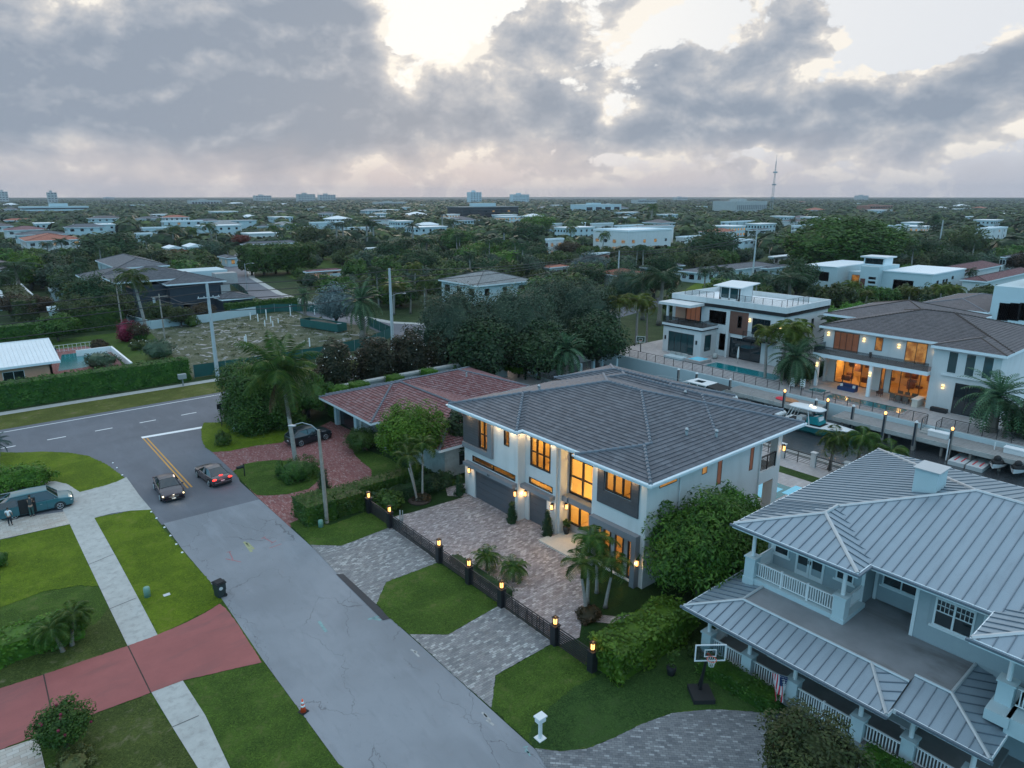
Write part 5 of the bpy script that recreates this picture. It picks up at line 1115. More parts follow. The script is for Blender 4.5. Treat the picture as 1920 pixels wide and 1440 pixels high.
def navy_house():
    N = G(312,534,6.8); X0, Y0 = N; h = empty('house', (X0+8, Y0+6, 0)); tag(h, 'dark navy two storey house with layered grey roofs behind the white wall', 'house')
    LX = corner_len(N, 6.8, 'X', 424); foot(X0-4, X0+LX+12, Y0, Y0+18)
    w = MB(); w.box(X0+.6,X0+LX-.6,Y0+.6,Y0+14,0,6.6); w.box(X0-6,X0+.6,Y0+3,Y0+14,0,6.6); build(w, 'wall', 'navy', h)
    hip(h,X0,X0+LX,Y0,Y0+15,6.8,.27,'roof_shingle','course',caps='roof_shingle',sof=False); hip(h,X0-9,X0+9,Y0+3.5,Y0+20,7.6,.27,'roof_shingle','course',caps='roof_shingle',sof=False); hip(h,X0-12,X0+3,Y0+16,Y0+33,7.0,.25,'roof_shingle','course',caps='roof_shingle',sof=False)
    M2 = G(416,562,3.3); L2 = corner_len(M2, 3.3, 'X', 478); w = MB(); w.box(M2[0]+.4,M2[0]+L2-.4,M2[1]+.4,M2[1]+9,0,3.2); build(w, 'garage_wing', 'navy', h); hip(h,M2[0],M2[0]+L2,M2[1],M2[1]+10,3.3,.27,'roof_shingle','course',caps='roof_shingle',sof=False)
    T = G(404,530,6.8); w = MB(); w.box(X0+LX-1.5,X0+LX+3.2,Y0+2,Y0+5,5.6,8.2); build(w, 'stone_tower', 'stone_clad', h); w = MB(); w.box(X0+LX-1.2,X0+LX+.8,Y0+.3,Y0+.58,2.2,5.8); build(w, 'stone_panel', 'stone_clad', h)
    w = MB(); w.box(X0+LX-8,X0+LX+3,Y0+8,Y0+16,6.7,8.4); build(w, 'upper_block', 'blue_white', h)
    for a in (3,6,13): win(h,'Y',Y0+.6,X0+a,X0+a+1.4,1.0,2.2,1,0,pane='glass_teal')
navy_house()
def white_roof_house():
    N = G(113,676,3.2); h = empty('bungalow', (N[0]-7, N[1]+8, 0)); tag(h, 'peach bungalow with white ribbed metal roof at the left edge', 'house'); X1, Y0 = N; foot(X1-22, X1, Y0, Y0+18)
    w = MB(); wall(w,'Y',Y0+.8,X1-22,X1-1,0,3.1,.3,[(X1-6.6,X1-4.2,1.1,2.4),(X1-14,X1-11.6,1.1,2.4)]); wall(w,'X',X1-1,Y0+.8,Y0+18,0,3.1,-.3); build(w, 'wall', 'peach', h)
    win(h,'Y',Y0+.8,X1-6.6,X1-4.2,1.1,2.4,2,0,'white_trim'); win(h,'Y',Y0+.8,X1-14,X1-11.6,1.1,2.4,2,0,'white_trim')
    hip(h,X1-26,X1,Y0,Y0+19,3.2,.17,'white_roof','seam',.5,caps='white_roof',seammat='white_trim',gable=('x1',))
white_roof_house()
H('red clay roofed white villa with arched entry lights, far left',34,47,155,452,6.5,'roof_terracotta','white_wall',slope=.22,lit=.15,nwin=5)
H('grey hip roofed villa with teal glass bay left of centre distance',118,124,200,427,6.5,'roof_shingle','blue_white',nwin=4)
H('dark hip roofed pale villa behind the red clay villa',25,30,128,441,6.5,'roof_shingle','blue_white',slope=.22,nwin=4)
H('pinkish tiled long villa at the far left',4,9,92,432,6.5,'roof_tile_red','white_wall',slope=.22,nwin=4)
H('low dusty purple roofed villa at the left edge',-40,-30,26,425,6.0,'roof_tile_brown','white_wall',slope=.25)
H('grey roofed bungalow at the left edge behind palms',-60,-50,36,510,3.3,'roof_tile_brown','blue_white',slope=.3)
H('narrow white two storey annex with two tall windows',250,254,288,439,6.2,'white_roof','blue_white','flat',nwin=2)
H('long white flat roofed villa with dusk lit front',300,306,382,416,6.4,'white_roof','blue_white','flat',lit=.3,nwin=4)
H('white villa with long grey roof, upper left distance',380,385,482,415,6.4,'roof_shingle_pale','blue_white','hip',slope=.15,nwin=4)
H('white low villa terrace beside the royal palms, left distance',262,266,318,428,4.0,'white_roof','blue_white','flat')
H('white gabled carport roof among palms in the left distance',350,353,386,463,3.0,'white_roof','blue_white','gable',slope=.3,nwin=1)
H('white gabled garden pavilion beside the carport, lamp lit',312,315,345,466,3.0,'white_roof','blue_white','gable',slope=.3,nwin=1,lit=.6)
H('pale blue two storey house with grey hip roof above the clipped ficus',450,459,562,459,6.6,'roof_shingle','blue_white',slope=.33,nwin=3)
H('small lamp lit grey roofed house left of the clipped ficus',422,425,449,484,3.2,'roof_shingle','blue_white',slope=.3,lit=.9,nwin=2)
H('brick coloured low garage with a lamp, beyond the navy house',318,322,352,482,3.2,'concrete','brick_wall','flat',nwin=1)
H('white roofed shed behind the mixed trees, lower left',84,88,127,583,3.0,'white_roof','blue_white','flat',depthY=8,nwin=1)
H('white flat roofed shed beside the leaning palm',192,196,242,553,3.0,'white_roof','navy','flat',depthY=9,nwin=1)
H('pale garden wall building with service box, left middle distance',88,91,124,546,2.6,'blue_white','blue_white','flat',depthY=4,nwin=1)
H('white roofed bungalow hidden behind flowering trees at the left edge',-60,-50,62,560,3.2,'white_roof','blue_white','hip',slope=.1,depthY=14)
H('red brown roofed bungalow half hidden by the clipped ficus',568,575,642,510,3.1,'roof_tile_red','peach',slope=.3,lit=.2)
H('long low white flat roofed building, centre left distance',640,644,746,428,3.6,'white_roof','white_wall','flat',nwin=5)
H('white block with tall parapet above the long low building',578,583,646,418,6.5,'white_roof','blue_white','flat',nwin=3)
H('low white roofed wing left of the white block',563,567,632,425,3.4,'white_roof','blue_white','hip',slope=.15)
H('small lamp lit colonnaded house with grey roof',692,696,740,413,5.5,'roof_shingle','white_wall',slope=.3,lit=.7,nwin=4)
H('white hipped roof among royal palms, centre distance',775,790,826,422,4.5,'white_roof','blue_white','hip',slope=.3)
H('white canvas like roof between two coconut palms',678,682,722,466,3.2,'white_roof','white_wall','gable',slope=.3,nwin=1)
H('small white house with steep roof, far left of centre',572,576,588,392,6.5,'white_roof','blue_white','flat',nwin=1)
H('pale grey roofed house pair, left of centre distance',504,508,532,407,5.0,'roof_shingle','blue_white',slope=.3,nwin=2)
H('grey roofed bungalow left of the clipped ficus crown',480,485,508,425,3.2,'roof_shingle','blue_white',slope=.35)
H('red clay roofed pavilion with white balcony posts behind the big dark trees',1115,1163,1213,517,5.0,'roof_terracotta','white_wall',slope=.25,style='course')
H('small red clay roofed house peeping over the palms',1013,1030,1068,502,3.4,'roof_terracotta','white_wall',slope=.25)
H('ranch garage wing with dark doors and grey roof',1197,1225,1285,503,3.2,'roof_shingle','blue_white','hip',slope=.3)
H('long dark roofed white ranch house on the green lawn',1272,1320,1480,512,3.2,'roof_shingle','blue_white','hip',slope=.22,nwin=5)
H('lit garage block with brown doors and white frame',1100,1110,1146,478,3.4,'white_roof','brick_wall','flat',lit=.2)
H('large stacked white modern villa with orange lit glass',1110,1178,1262,434,9.6,'white_roof','white_wall','flat',lit=.45,nwin=4)
H('grey hip roofed rear wing of the stacked villa',1180,1196,1266,426,9.8,'roof_shingle_pale','white_wall','hip',slope=.25,nwin=3)
H('white villa wing with orange lit bay behind the palm',1020,1028,1060,450,7.0,'white_roof','white_wall','flat',lit=.6,nwin=2)
H('white parapet house row in the right centre distance',1150,1158,1208,424,6.0,'white_roof','white_wall','flat',nwin=4)
H('row of low white houses, centre distance',1030,1034,1100,420,5.0,'white_roof','white_wall','flat',nwin=4,lit=.1)
H('low white house lit by a doorway lamp, centre distance',1105,1110,1152,420,4.6,'white_roof','white_wall','flat',lit=.3)
H('white villa with bright red hip roof, right distance',1308,1340,1382,436,5.5,'roof_terracotta','white_wall','hip',slope=.3)
H('long white flat roofed house left of the dark round tree',1265,1285,1342,446,4.0,'white_roof','white_wall','flat')
H('white two storey flat villa right of the dark round tree',1360,1395,1418,452,5.5,'white_roof','blue_white','flat',nwin=2)
H('dark hip roofed white house in the right distance',1400,1412,1446,432,5.5,'roof_shingle','white_wall','hip',slope=.3)
H('white zigzag parapet house in the right distance',1350,1362,1436,417,6.0,'white_roof','blue_white','flat',nwin=4)
H('white roofed lamp lit porch left of the great ficus',1440,1452,1486,482,3.2,'white_roof','white_wall','hip',slope=.2,lit=.6)
H('dark roofed bungalow left of the great ficus',1425,1440,1482,503,3.2,'roof_shingle','blue_white','hip',slope=.3)
H('plain white two storey block behind the great ficus',1482,1490,1556,424,6.5,'white_roof','white_wall','flat',nwin=3)
H('low pinkish grey hip roofed house above the great ficus',1460,1500,1572,416,4.5,'roof_tile_brown','white_wall','hip',slope=.2)
H('long grey hip roof right of the great ficus top',1588,1600,1642,416,4.5,'roof_shingle','blue_white','hip',slope=.25)
H('long white flat block, far right distance',1654,1662,1752,424,5.5,'white_roof','white_wall','flat',nwin=5)
H('white block with a red lit doorway, far right distance',1828,1850,1906,430,6.5,'white_roof','white_wall','flat',nwin=4,lit=.25)
H('small white houses cluster at the right horizon',1795,1800,1850,407,4.5,'white_roof','blue_white','hip',slope=.2)
H('white gable by the utility pole, far right',1800,1806,1830,441,4.0,'white_roof','blue_white','gable',slope=.3)
H('large mansion roof of brown red tile beyond the modern houses',1735,1800,1880,512,5.0,'roof_tile_red','white_wall','hip',slope=.3,style='course')
H('second brown tile hip roof stepping down to the right edge',1800,1850,1960,528,5.0,'roof_tile_red','white_wall','hip',slope=.3,style='course')
H('pale house with blue grey roof at the upper right edge',1876,1885,1960,482,6.5,'roof_shingle','white_wall','hip',slope=.3)
# ---- big distant buildings ------------------------------------------------------------
def office_block():
    A = G(41,404,0); h = empty('office_building', (A[0]+20, A[1]+12, 0)); tag(h, 'three storey office block with bold white bands, upper left', 'building'); L = corner_len(A, 0, 'X', 195); foot(A[0], A[0]+L, A[1], A[1]+26)
    w = MB(); w.box(A[0]+2,A[0]+L-2,A[1]+2,A[1]+26,0,11.2); build(w, 'glass_core', 'dark_glassy', h)
    for z, a, b in ((9.4,0,0),(5.4,1.5,0),(1.4,-2,8)):
        w = MB(); w.box(A[0]+a,A[0]+L,A[1],A[1]+28,z,z+2.2); build(w, 'white_band', 'blue_white', h)
    w = MB(); w.box(A[0]+L*.43,A[0]+L*.7,A[1]+8,A[1]+18,11.6,15.5); build(w, 'roof_plant', 'blue_white', h)
    w = MB(); w.box(A[0]+L*.2,A[0]+L*.6,A[1]+1.9,A[1]+1.98,3.6,4.9); build(w, 'window_strip', 'lit_dim', h)
office_block()
def dark_office():
    A = G(868,412,0); h = empty('office_building', (A[0]+30, A[1]+12, 0)); tag(h, 'long dark glass office building with pale roof edge, centre horizon', 'building'); L = corner_len(A, 0, 'X', 1082); foot(A[0], A[0]+L, A[1], A[1]+30)
    w = MB(); w.box(A[0],A[0]+L,A[1],A[1]+30,0,13); build(w, 'wall', 'dark_glassy', h); w = MB(); w.box(A[0]-.5,A[0]+L+.5,A[1]-.5,A[1]+30.5,13,13.8); build(w, 'roof_edge', 'concrete_dark', h)
    w = MB(); w.box(A[0]+L*.3,A[0]+L*.66,A[1]+8,A[1]+20,13.8,17.5); build(w, 'roof_plant', 'blue_white', h)
    for k in range(6):
        w = MB(); w.box(A[0]+L*(.1+.14*k),A[0]+L*(.1+.14*k)+3,A[1]-.08,A[1],8.0,9.2); build(w, 'window', 'lit_room_bright' if k in (3,5) else 'glass_dark', h)
    for z in (3.5,6.8,10.2):
        w = MB(); w.box(A[0],A[0]+L,A[1]-.1,A[1]-.01,z,z+.5); build(w, 'floor_band', 'frame_dark', h)
dark_office()
def slab(label, xl, xr, yb, yt, mat, nb=4, nf=3, dep=20, wm='glass_dark', name='apartment_block'):
    A = G(xl, yb, 0); L = corner_len(A, 0, 'X', xr); d = depth(A[0], A[1]); hh = (yb-yt)*d/FPX
    h = empty(name, (A[0]+L/2, A[1]+dep/2, 0)); tag(h, label, 'building'); foot(A[0], A[0]+L, A[1], A[1]+dep)
    w = MB(); w.box(A[0],A[0]+L,A[1],A[1]+dep,0,hh); w2 = MB()
    for f in range(nf):
        z = hh*(f+.35)/nf
        for k in range(nb): w2.box(A[0]+L*(k+.2)/nb,A[0]+L*(k+.8)/nb,A[1]-.3,A[1],z,z+hh*.35/nf)
    build2(w, 'wall', mat, w2, wm, h)
    w = MB(); w.box(A[0]+L*.3,A[0]+L*.55,A[1]+dep*.3,A[1]+dep*.7,hh,hh*1.15); build(w, 'roof_plant', mat, h)

slab('pale apartment slab on the left horizon',560,592,381,364.5,'concrete',6,5); slab('dark apartment slab next to the pale one on the horizon',600,630,380,365.5,'concrete',6,5)
slab('lone grey tower on the horizon left of centre',882,903,382,361,'blue_white',4,6); slab('row of pale apartment towers on the centre horizon',962,1024,381,365,'blue_white',12,6)
slab('grey blue warehouse with pale panels',1096,1172,401,384,'blue_white',4,1,30); slab('low school building with red door, right horizon',1196,1276,386,375,'concrete',12,2,25); slab('colonnaded civic hall with lit dome base',1380,1490,402,378,'concrete',16,1,40,'concrete_dark','civic_hall')
slab('grey tower at the far left horizon',0,18,381,360,'concrete',3,5); slab('brown mid rise on the left horizon',92,110,384,361.5,'concrete',3,5); slab('low pale industrial hall, left distance',360,440,386,376,'concrete',10,1,40); slab('long low hall beyond the treetops, centre left',710,820,388,379,'concrete',12,1,30)
slab('faint long building on the right horizon',1615,1670,377,367,'concrete',8,4,40); slab('pale hall right of the dark office',1270,1330,378,370,'concrete',8,2,30); slab('low white hall near the left horizon',195,240,374,370,'concrete',6,1,40); slab('pale flats on the left horizon',480,510,380,367,'concrete',6,3,30)
slab('pinkish low apartments in the right distance',1630,1700,400,386,'brick_wall',9,2,20)
def more_houses():
    "further roofs of the neighbourhood, small in the picture"
    rnd = random.Random(21); n = 0; tries = 0
    while n < 95 and tries < 4000:
        tries += 1; x = rnd.uniform(-10, 1930); y = 372+ (rnd.random()**1.3)*80
        X, Y = G(x, y); z = depth(X, Y, 0)
        if z < 330 or z > 2200: continue
        W, D = rnd.uniform(14, 26), rnd.uniform(11, 18)
        if z > 800: W *= 1.6; D *= 1.4
        if any(a-4 < X+W and X < b+4 and c-4 < Y+D and Y < d+4 for a, b, c, d in FOOT): continue
        two = rnd.random() < .55; h = 6.3 if two else 3.6; flat = rnd.random() < .5
        side = 'far left' if x < 480 else 'left of centre' if x < 960 else 'right of centre' if x < 1440 else 'far right'
        dist = 'near the horizon' if z > 800 else 'in the distance'
        rc, rn = rnd.choice((('white_roof','white'),('white_roof','white'),('roof_shingle','dark grey'),('roof_shingle_pale','pale grey'),('roof_terracotta','red'),('roof_tile_brown','brown')))
        if flat: rc, rn = 'white_roof', 'white'
        lab = '%s %s roofed %s house %s, %s' % ('flat' if flat else 'hip', rn, 'two storey' if two else 'low', dist, side)
        t = empty('house', (X+W/2, Y+D/2, 0)); tag(t, lab, 'house', 'distant houses of the neighbourhood'); foot(X, X+W, Y, Y+D)
        if flat: w = MB(); w.box(X, X+W, Y, Y+D, h, h+.6); build(w, 'roof', 'white_roof', t)
        else: hip(t, X-.3, X+W+.3, Y-.3, Y+D+.3, h, .28, rc, 'flat', caps=None, fascia='fascia_white', fh=.4, sof=False)
        w0 = MB(); w0.box(X+.4, X+W-.4, Y+.4, Y+D-.4, 0, h); w = MB()
        for f in range(2 if two else 1):
            z0 = 1+3.1*f
            for k in range(5): a = Y+D*(k+.3)/5; w.box(X+.3, X+.39, a, a+1.2, z0, z0+1.3); a = X+W*(k+.3)/5; w.box(a, a+1.4, Y+.3, Y+.39, z0, z0+1.3)
        build2(w0, 'wall', rnd.choice(('white_wall','blue_white','blue_white')), w, 'lit_room_bright' if rnd.random() < .12 else 'glass_dark', t)
        n += 1
more_houses()
def tower():
    A = G(1446,402,0); d = depth(*A); H_ = (402-307)*d/FPX; t = empty('radio_mast', (A[0],A[1],0)); tag(t, 'tall lattice radio mast on the horizon', 'mast')
    b = MB(); w0, w1 = H_*.035, H_*.006
    for k in range(3):
        a = k*2.094; b.path([(A[0]+w0*math.cos(a),A[1]+w0*math.sin(a),0),(A[0]+w1*math.cos(a),A[1]+w1*math.sin(a),H_)],.28,4)
    for k in range(22):
        z0, z1 = H_*k/22, H_*(k+1)/22; r0 = w0+(w1-w0)*k/22; r1 = w0+(w1-w0)*(k+1)/22
        for j in range(3):
            a, c = j*2.094, (j+1)*2.094; b.path([(A[0]+r0*math.cos(a),A[1]+r0*math.sin(a),z0),(A[0]+r1*math.cos(c),A[1]+r1*math.sin(c),z1)],.16,3)
    build(b, 'lattice', 'galv', t); b = MB()
    for z in (.3,.55,.78): b.lathe(A[0],A[1],[(w0*1.2,H_*z),(w0*1.2,H_*z+2)],8)
    build(b, 'antenna', 'galv', t); b = MB(); b.cyl(A[0],A[1],H_,H_*1.12,.2,n=5); build(b, 'tip', 'galv', t)
tower()
# ================================================================== vegetation
Mleaf('leaf_dark', (.010,.030,.012), (.028,.066,.022), (.060,.115,.036)); Mleaf('leaf_mid', (.018,.050,.008), (.048,.105,.014), (.10,.17,.025)); Mleaf('leaf_bright', (.028,.085,.006), (.07,.17,.010), (.14,.26,.02))
Mleaf('leaf_mango', (.016,.065,.008), (.055,.16,.015), (.12,.26,.03), scale=.9); Mleaf('leaf_olive', (.024,.040,.012), (.052,.078,.020), (.11,.14,.035)); Mleaf('leaf_rust', (.028,.030,.014), (.060,.042,.018), (.13,.075,.03))
Mleaf('leaf_red', (.10,.03,.015), (.20,.05,.02), (.28,.08,.03)); Mleaf('leaf_magenta', (.10,.004,.02), (.18,.008,.035), (.22,.02,.06)); Mleaf('leaf_silver', (.07,.11,.11), (.12,.17,.165), (.18,.23,.22)); Mleaf('leaf_greygreen', (.022,.048,.028), (.055,.095,.055), (.12,.17,.095))
Mleaf('palm_green', (.022,.060,.010), (.060,.115,.018), (.14,.17,.03), .45, 1.5); Mleaf('palm_yellow', (.050,.075,.010), (.10,.13,.018), (.20,.19,.03), .45, 1.5); Mleaf('palm_blue', (.028,.075,.035), (.065,.14,.065), (.13,.21,.10), .45, 1.5); Mleaf('palm_dark', (.012,.036,.014), (.030,.068,.026), (.06,.11,.04), .5, 1.5)
Mleaf('hedge_leaf', (.016,.05,.007), (.038,.095,.010), (.075,.15,.018), scale=1.2); Mleaf('hedge_bright', (.03,.08,.008), (.07,.15,.012), (.12,.22,.02), scale=1.2)
Mleaf('leaf_magnolia', (.014,.022,.010), (.034,.038,.014), (.085,.055,.025)); Mleaf('leaf_pale_gold', (.07,.09,.03), (.12,.13,.04), (.17,.17,.06))
def leafq(mb, p, n, size, rnd, asp=.55, droop=0):
    "one leaf: a rhombus around p facing roughly n"
    a = rnd.uniform(0, 6.283); t = Vector((math.cos(a), math.sin(a), rnd.uniform(-.5, .3)-droop)); t = (t-n*t.dot(n)*.8)
    if t.length < .01: t = Vector((1, 0, 0))
    t.normalize(); s = n.cross(t)
    if s.length < .01: s = Vector((0, 1, 0))
    s.normalize(); L = size*rnd.uniform(.7, 1.3); i = len(mb.v)
    mb.v += [tuple(p-t*L*.5), tuple(p+s*L*asp*.5), tuple(p+t*L*.5), tuple(p-s*L*asp*.5)]; mb.f.append((i, i+1, i+2, i+3))
def crown(rx, ry, rz, nclump, nleaf, leaf, seed, cz=0, core=.62, shape='round', droop=0, flat=0, cr=.34, asp=.55):
    rnd = random.Random(seed); mb = MB(); cs = []
    for k in range(nclump):
        u = rnd.uniform(-.55 if shape != 'umbrella' else 0, 1); a = k*2.399+rnd.uniform(-.5, .5); r = math.sqrt(max(0, 1-u*u))
        q = rnd.uniform(.62, 1.06)
        if shape == 'cone': hgt_ = (k+.5)/nclump; u = hgt_*2-1; r = (1-hgt_)**.75*.95+.08; q = rnd.uniform(.6, 1)
        if shape == 'box': 
            x, y, z = rnd.uniform(-1,1), rnd.uniform(-1,1), rnd.uniform(-1,1); m = max(abs(x),abs(y),abs(z)); c = Vector((x/m*rx*.8, y/m*ry*.8, cz+z/m*rz*.8)); cs.append((c, min(rx,ry,rz)*cr*rnd.uniform(.8,1.2))); continue
        c = Vector((math.cos(a)*r*rx*q, math.sin(a)*r*ry*q, cz+u*rz*q)); cs.append((c, min(rx, ry, rz)*cr*rnd.uniform(.7, 1.35)))
    per = max(4, nleaf//max(1, len(cs)))
    for c, R_ in cs:
        for j in range(per):
            d = Vector((rnd.gauss(0,1), rnd.gauss(0,1), rnd.gauss(.25,.9))); d.normalize(); p = c+d*R_*rnd.uniform(.72, 1.08)
            n = (d+Vector((rnd.uniform(-.6,.6), rnd.uniform(-.6,.6), rnd.uniform(-.2,.8)))).normalized(); leafq(mb, p, n, leaf, rnd, asp, droop)
    for j in range(int(nleaf*.33) if core else 0):      # leaves over the whole shell so that the inner mass never shows bare
        u = rnd.uniform(-.95, 1); a = rnd.uniform(0, 6.283); r = math.sqrt(1-u*u)
        if shape == 'box':
            x, y, z = rnd.uniform(-1,1), rnd.uniform(-1,1), rnd.uniform(-1,1); mm = max(abs(x),abs(y),abs(z)); d = Vector((x/mm, y/mm, z/mm))*.85
        elif shape == 'cone': q = rnd.random(); rr = (1-q)**.75*.9; d = Vector((math.cos(a)*rr, math.sin(a)*rr, q*2-1))
        else: d = Vector((math.cos(a)*r, math.sin(a)*r, u))*(core+rnd.uniform(.08,.22))
        p = Vector((d.x*rx, d.y*ry, cz+d.z*rz)); n = (d.normalized()+Vector((rnd.uniform(-.6,.6), rnd.uniform(-.6,.6), rnd.uniform(-.2,.7)))).normalized(); leafq(mb, p, n, leaf*1.15, rnd, asp, droop)
    if core and shape != 'cone':      # inner mass of foliage, lumpy
        i0 = len(mb.v); mb.ball((0,0,cz), rx*core, ry*core, rz*core, 12, 8)
        def j(x, y, z):
            k = 1+.16*math.sin(x*2.1+seed)+.14*math.sin(y*2.7+z*1.9+seed*2); return (x*k, y*k, cz+(z-cz)*k)
        mb.xform(j, i0)
    return mb
def frond(mb, base, az, el, L, droop, wid, n, rnd, vee=.5, fold=.35, ribr=.02):
    "pinnate frond: arching rib with leaflets on both sides"
    d = Vector((math.cos(az), math.sin(az), 0)); side = Vector((-math.sin(az), math.cos(az), 0)); pts = []
    x = 0; z = 0; e = el
    for k in range(n+1): pts.append(base+d*x+Vector((0,0,z))); st = L/n; x += math.cos(e)*st; z += math.sin(e)*st; e -= droop/n*(1+k/n)
    i = len(mb.v)
    for k, p in enumerate(pts): w_ = ribr*(1-k/n*.8); mb.v += [tuple(p-side*w_), tuple(p+side*w_)]
    for k in range(n): mb.f.append((i+2*k, i+2*k+1, i+2*k+3, i+2*k+2))
    for k in range(1, n):
        f = k/n; t = (pts[k+1]-pts[k]).normalized(); up = side.cross(t) if side.cross(t).z > 0 else -side.cross(t)
        ll = wid*(math.sin(math.pi*min(1, f*.85+.15))**.7)
        for s in (-1, 1):
            tip = pts[k]+side*s*ll*math.cos(vee)+up*(-ll*math.sin(fold)*(.6+rnd.random()*.8))+t*ll*.55
            lw = L/n*.42; b0 = pts[k]-t*lw*.5; b1 = pts[k]+t*lw*.6; m = (pts[k]+tip)/2+up*ll*.10; q = len(mb.v)
            mb.v += [tuple(b0), tuple(b1), tuple(m+t*lw*.6), tuple(tip), tuple(m-t*lw*.5)]; mb.f.append((q, q+1, q+2, q+3, q+4))
def palm(nf, L, droop, wid, n, seed, H_=6, tr=.16, lean=(0,0), trunkm='trunk', leafm='palm_green', elr=(-.5,1.3), swell=0, name='palm_tree', label='', fold=.5, curve=None, crownshaft=False, dead=0, vee=.5, diamond=False):
    rnd = random.Random(seed); t = empty(name, (0,0,0)); tag(t, label, 'palm')
    pts = []; 
    for k in range(9): f = k/8; pts.append((lean[0]*f**1.3, lean[1]*f**1.3, H_*f))
    rad = [tr*(1.25-.45*(k/8)+swell*math.sin(math.pi*k/8)) for k in range(9)]; rad[0] *= 1.35
    m = MB(); m.path(pts, rad, 8); build(m, 'trunk', trunkm, t, smooth=True, world=False)
    top = Vector(pts[-1])
    if crownshaft: m = MB(); m.path([top, top+Vector((0,0,.9))], [tr*.8, tr*.45], 8); build(m, 'crownshaft', 'palm_green', t, smooth=True, world=False); top = top+Vector((0,0,.85))
    m = MB()
    for k in range(nf):
        f = (k+.5)/nf; el = elr[0]+(elr[1]-elr[0])*f**.8; az = k*2.399+rnd.uniform(-.25,.25)
        frond(m, top+Vector((0,0,.1)), az, el, L*rnd.uniform(.85,1.1)*(1-.15*f), droop*(1.1-.3*f)*rnd.uniform(.8,1.2), wid, n, rnd, vee, fold, .02+tr*.12)
    build(m, 'crown', leafm, t, world=False)
    if dead:
        m = MB()
        for k in range(dead): frond(m, top, k*2.1+.4, -.9, L*.8, .5, wid*.8, n, rnd, .5, .7)
        build(m, 'dead_fronds', 'leaf_rust', t, world=False)
    t['ph'] = H_+L*.45; t['pw'] = L*1.6
    del_ = None
    return t
def btree(rx, ry, rz, th, nclump, nleaf, leaf, seed, leafm, name='broadleaf_tree', label='', shape='round', trunkm='trunk_dark', droop=0, core=.62, cr=.34, limbs=5, tr=.25, asp=.55, cat='tree', flowers=0, flm='flower_white'):
    rnd = random.Random(seed*3+1); t = empty(name, (0,0,0)); tag(t, label, cat)
    cz = th+rz*.75
    m = MB(); m.path([(0,0,0),(.1,.05,th*.5),(0,.1,th),(0,0,cz)], [tr*1.3,tr,tr*.85,tr*.4], 8)
    for k in range(limbs):
        a = k*6.283/limbs+rnd.uniform(-.3,.3); m.path([(0,.05,th*.7),(math.cos(a)*rx*.3,math.sin(a)*ry*.3,th+rz*.3),(math.cos(a)*rx*.65,math.sin(a)*ry*.65,cz+rz*.1)], [tr*.6,tr*.4,tr*.15], 6)
    build(m, 'trunk', trunkm, t, smooth=True, world=False)
    c = crown(rx, ry, rz, nclump, nleaf, leaf, seed, cz, core, shape, droop, 0, cr, asp); build(c, 'crown', leafm, t, world=False)
    if flowers:
        m = MB()
        for k in range(flowers):
            a = rnd.uniform(0,6.283); u = rnd.uniform(-.6,.95); r = math.sqrt(1-u*u); 
            if shape == 'cone': r = ((1-(u+1)/2)**.75)*.98+.05
            m.ball((math.cos(a)*r*rx*1.02, math.sin(a)*r*ry*1.02, cz+u*rz), .055, n=5, m=3)
        build(m, 'flowers', flm, t, world=False)['kind'] = 'stuff'
    t['ph'] = cz+rz; t['pw'] = 2*max(rx, ry)
    return t
def hedge(label, x0, x1, y0, y1, h, dens=75, leaf=.17, mat='hedge_leaf', seed=1, name='hedge', rot=None, z0=0, lump=.12, pts=None):
    "clipped hedge: leafy shell over a solid core; pts = centre line with width for curved hedges"
    rnd = random.Random(seed); t = empty(name, ((x0+x1)/2, (y0+y1)/2, z0)); tag(t, label, 'hedge')
    m = MB(); i = .10; m.box(x0+i,x1-i,y0+i,y1-i,z0,z0+h-i)
    W, D = x1-x0, y1-y0
    faces = [('z',W*D),('x0',D*h),('x1',D*h),('y0',W*h),('y1',W*h)]
    for f, A in faces:
        if f in ('x1','y1'): A *= .5
        for k in range(int(A*dens)):
            u, v = rnd.random(), rnd.random(); j = rnd.gauss(0, .05)
            if f == 'z': p = Vector((x0+u*W, y0+v*D, z0+h+j)); n = Vector((0,0,1))
            elif f == 'x0': p = Vector((x0+j, y0+u*D, z0+v*h)); n = Vector((-1,0,0))
            elif f == 'x1': p = Vector((x1+j, y0+u*D, z0+v*h)); n = Vector((1,0,0))
            elif f == 'y0': p = Vector((x0+u*W, y0+j, z0+v*h)); n = Vector((0,-1,0))
            else: p = Vector((x0+u*W, y1+j, z0+v*h)); n = Vector((0,1,0))
            w_ = math.sin(p.x*2.3+seed)*math.sin(p.y*2.9)*math.sin(p.z*3.1+1)*lump; p = p+n*w_
            n = (n+Vector((rnd.uniform(-.8,.8), rnd.uniform(-.8,.8), rnd.uniform(-.3,.8)))).normalized(); leafq(m, p, n, leaf, rnd, .6)
    build(m, 'foliage', mat, t)
    return t
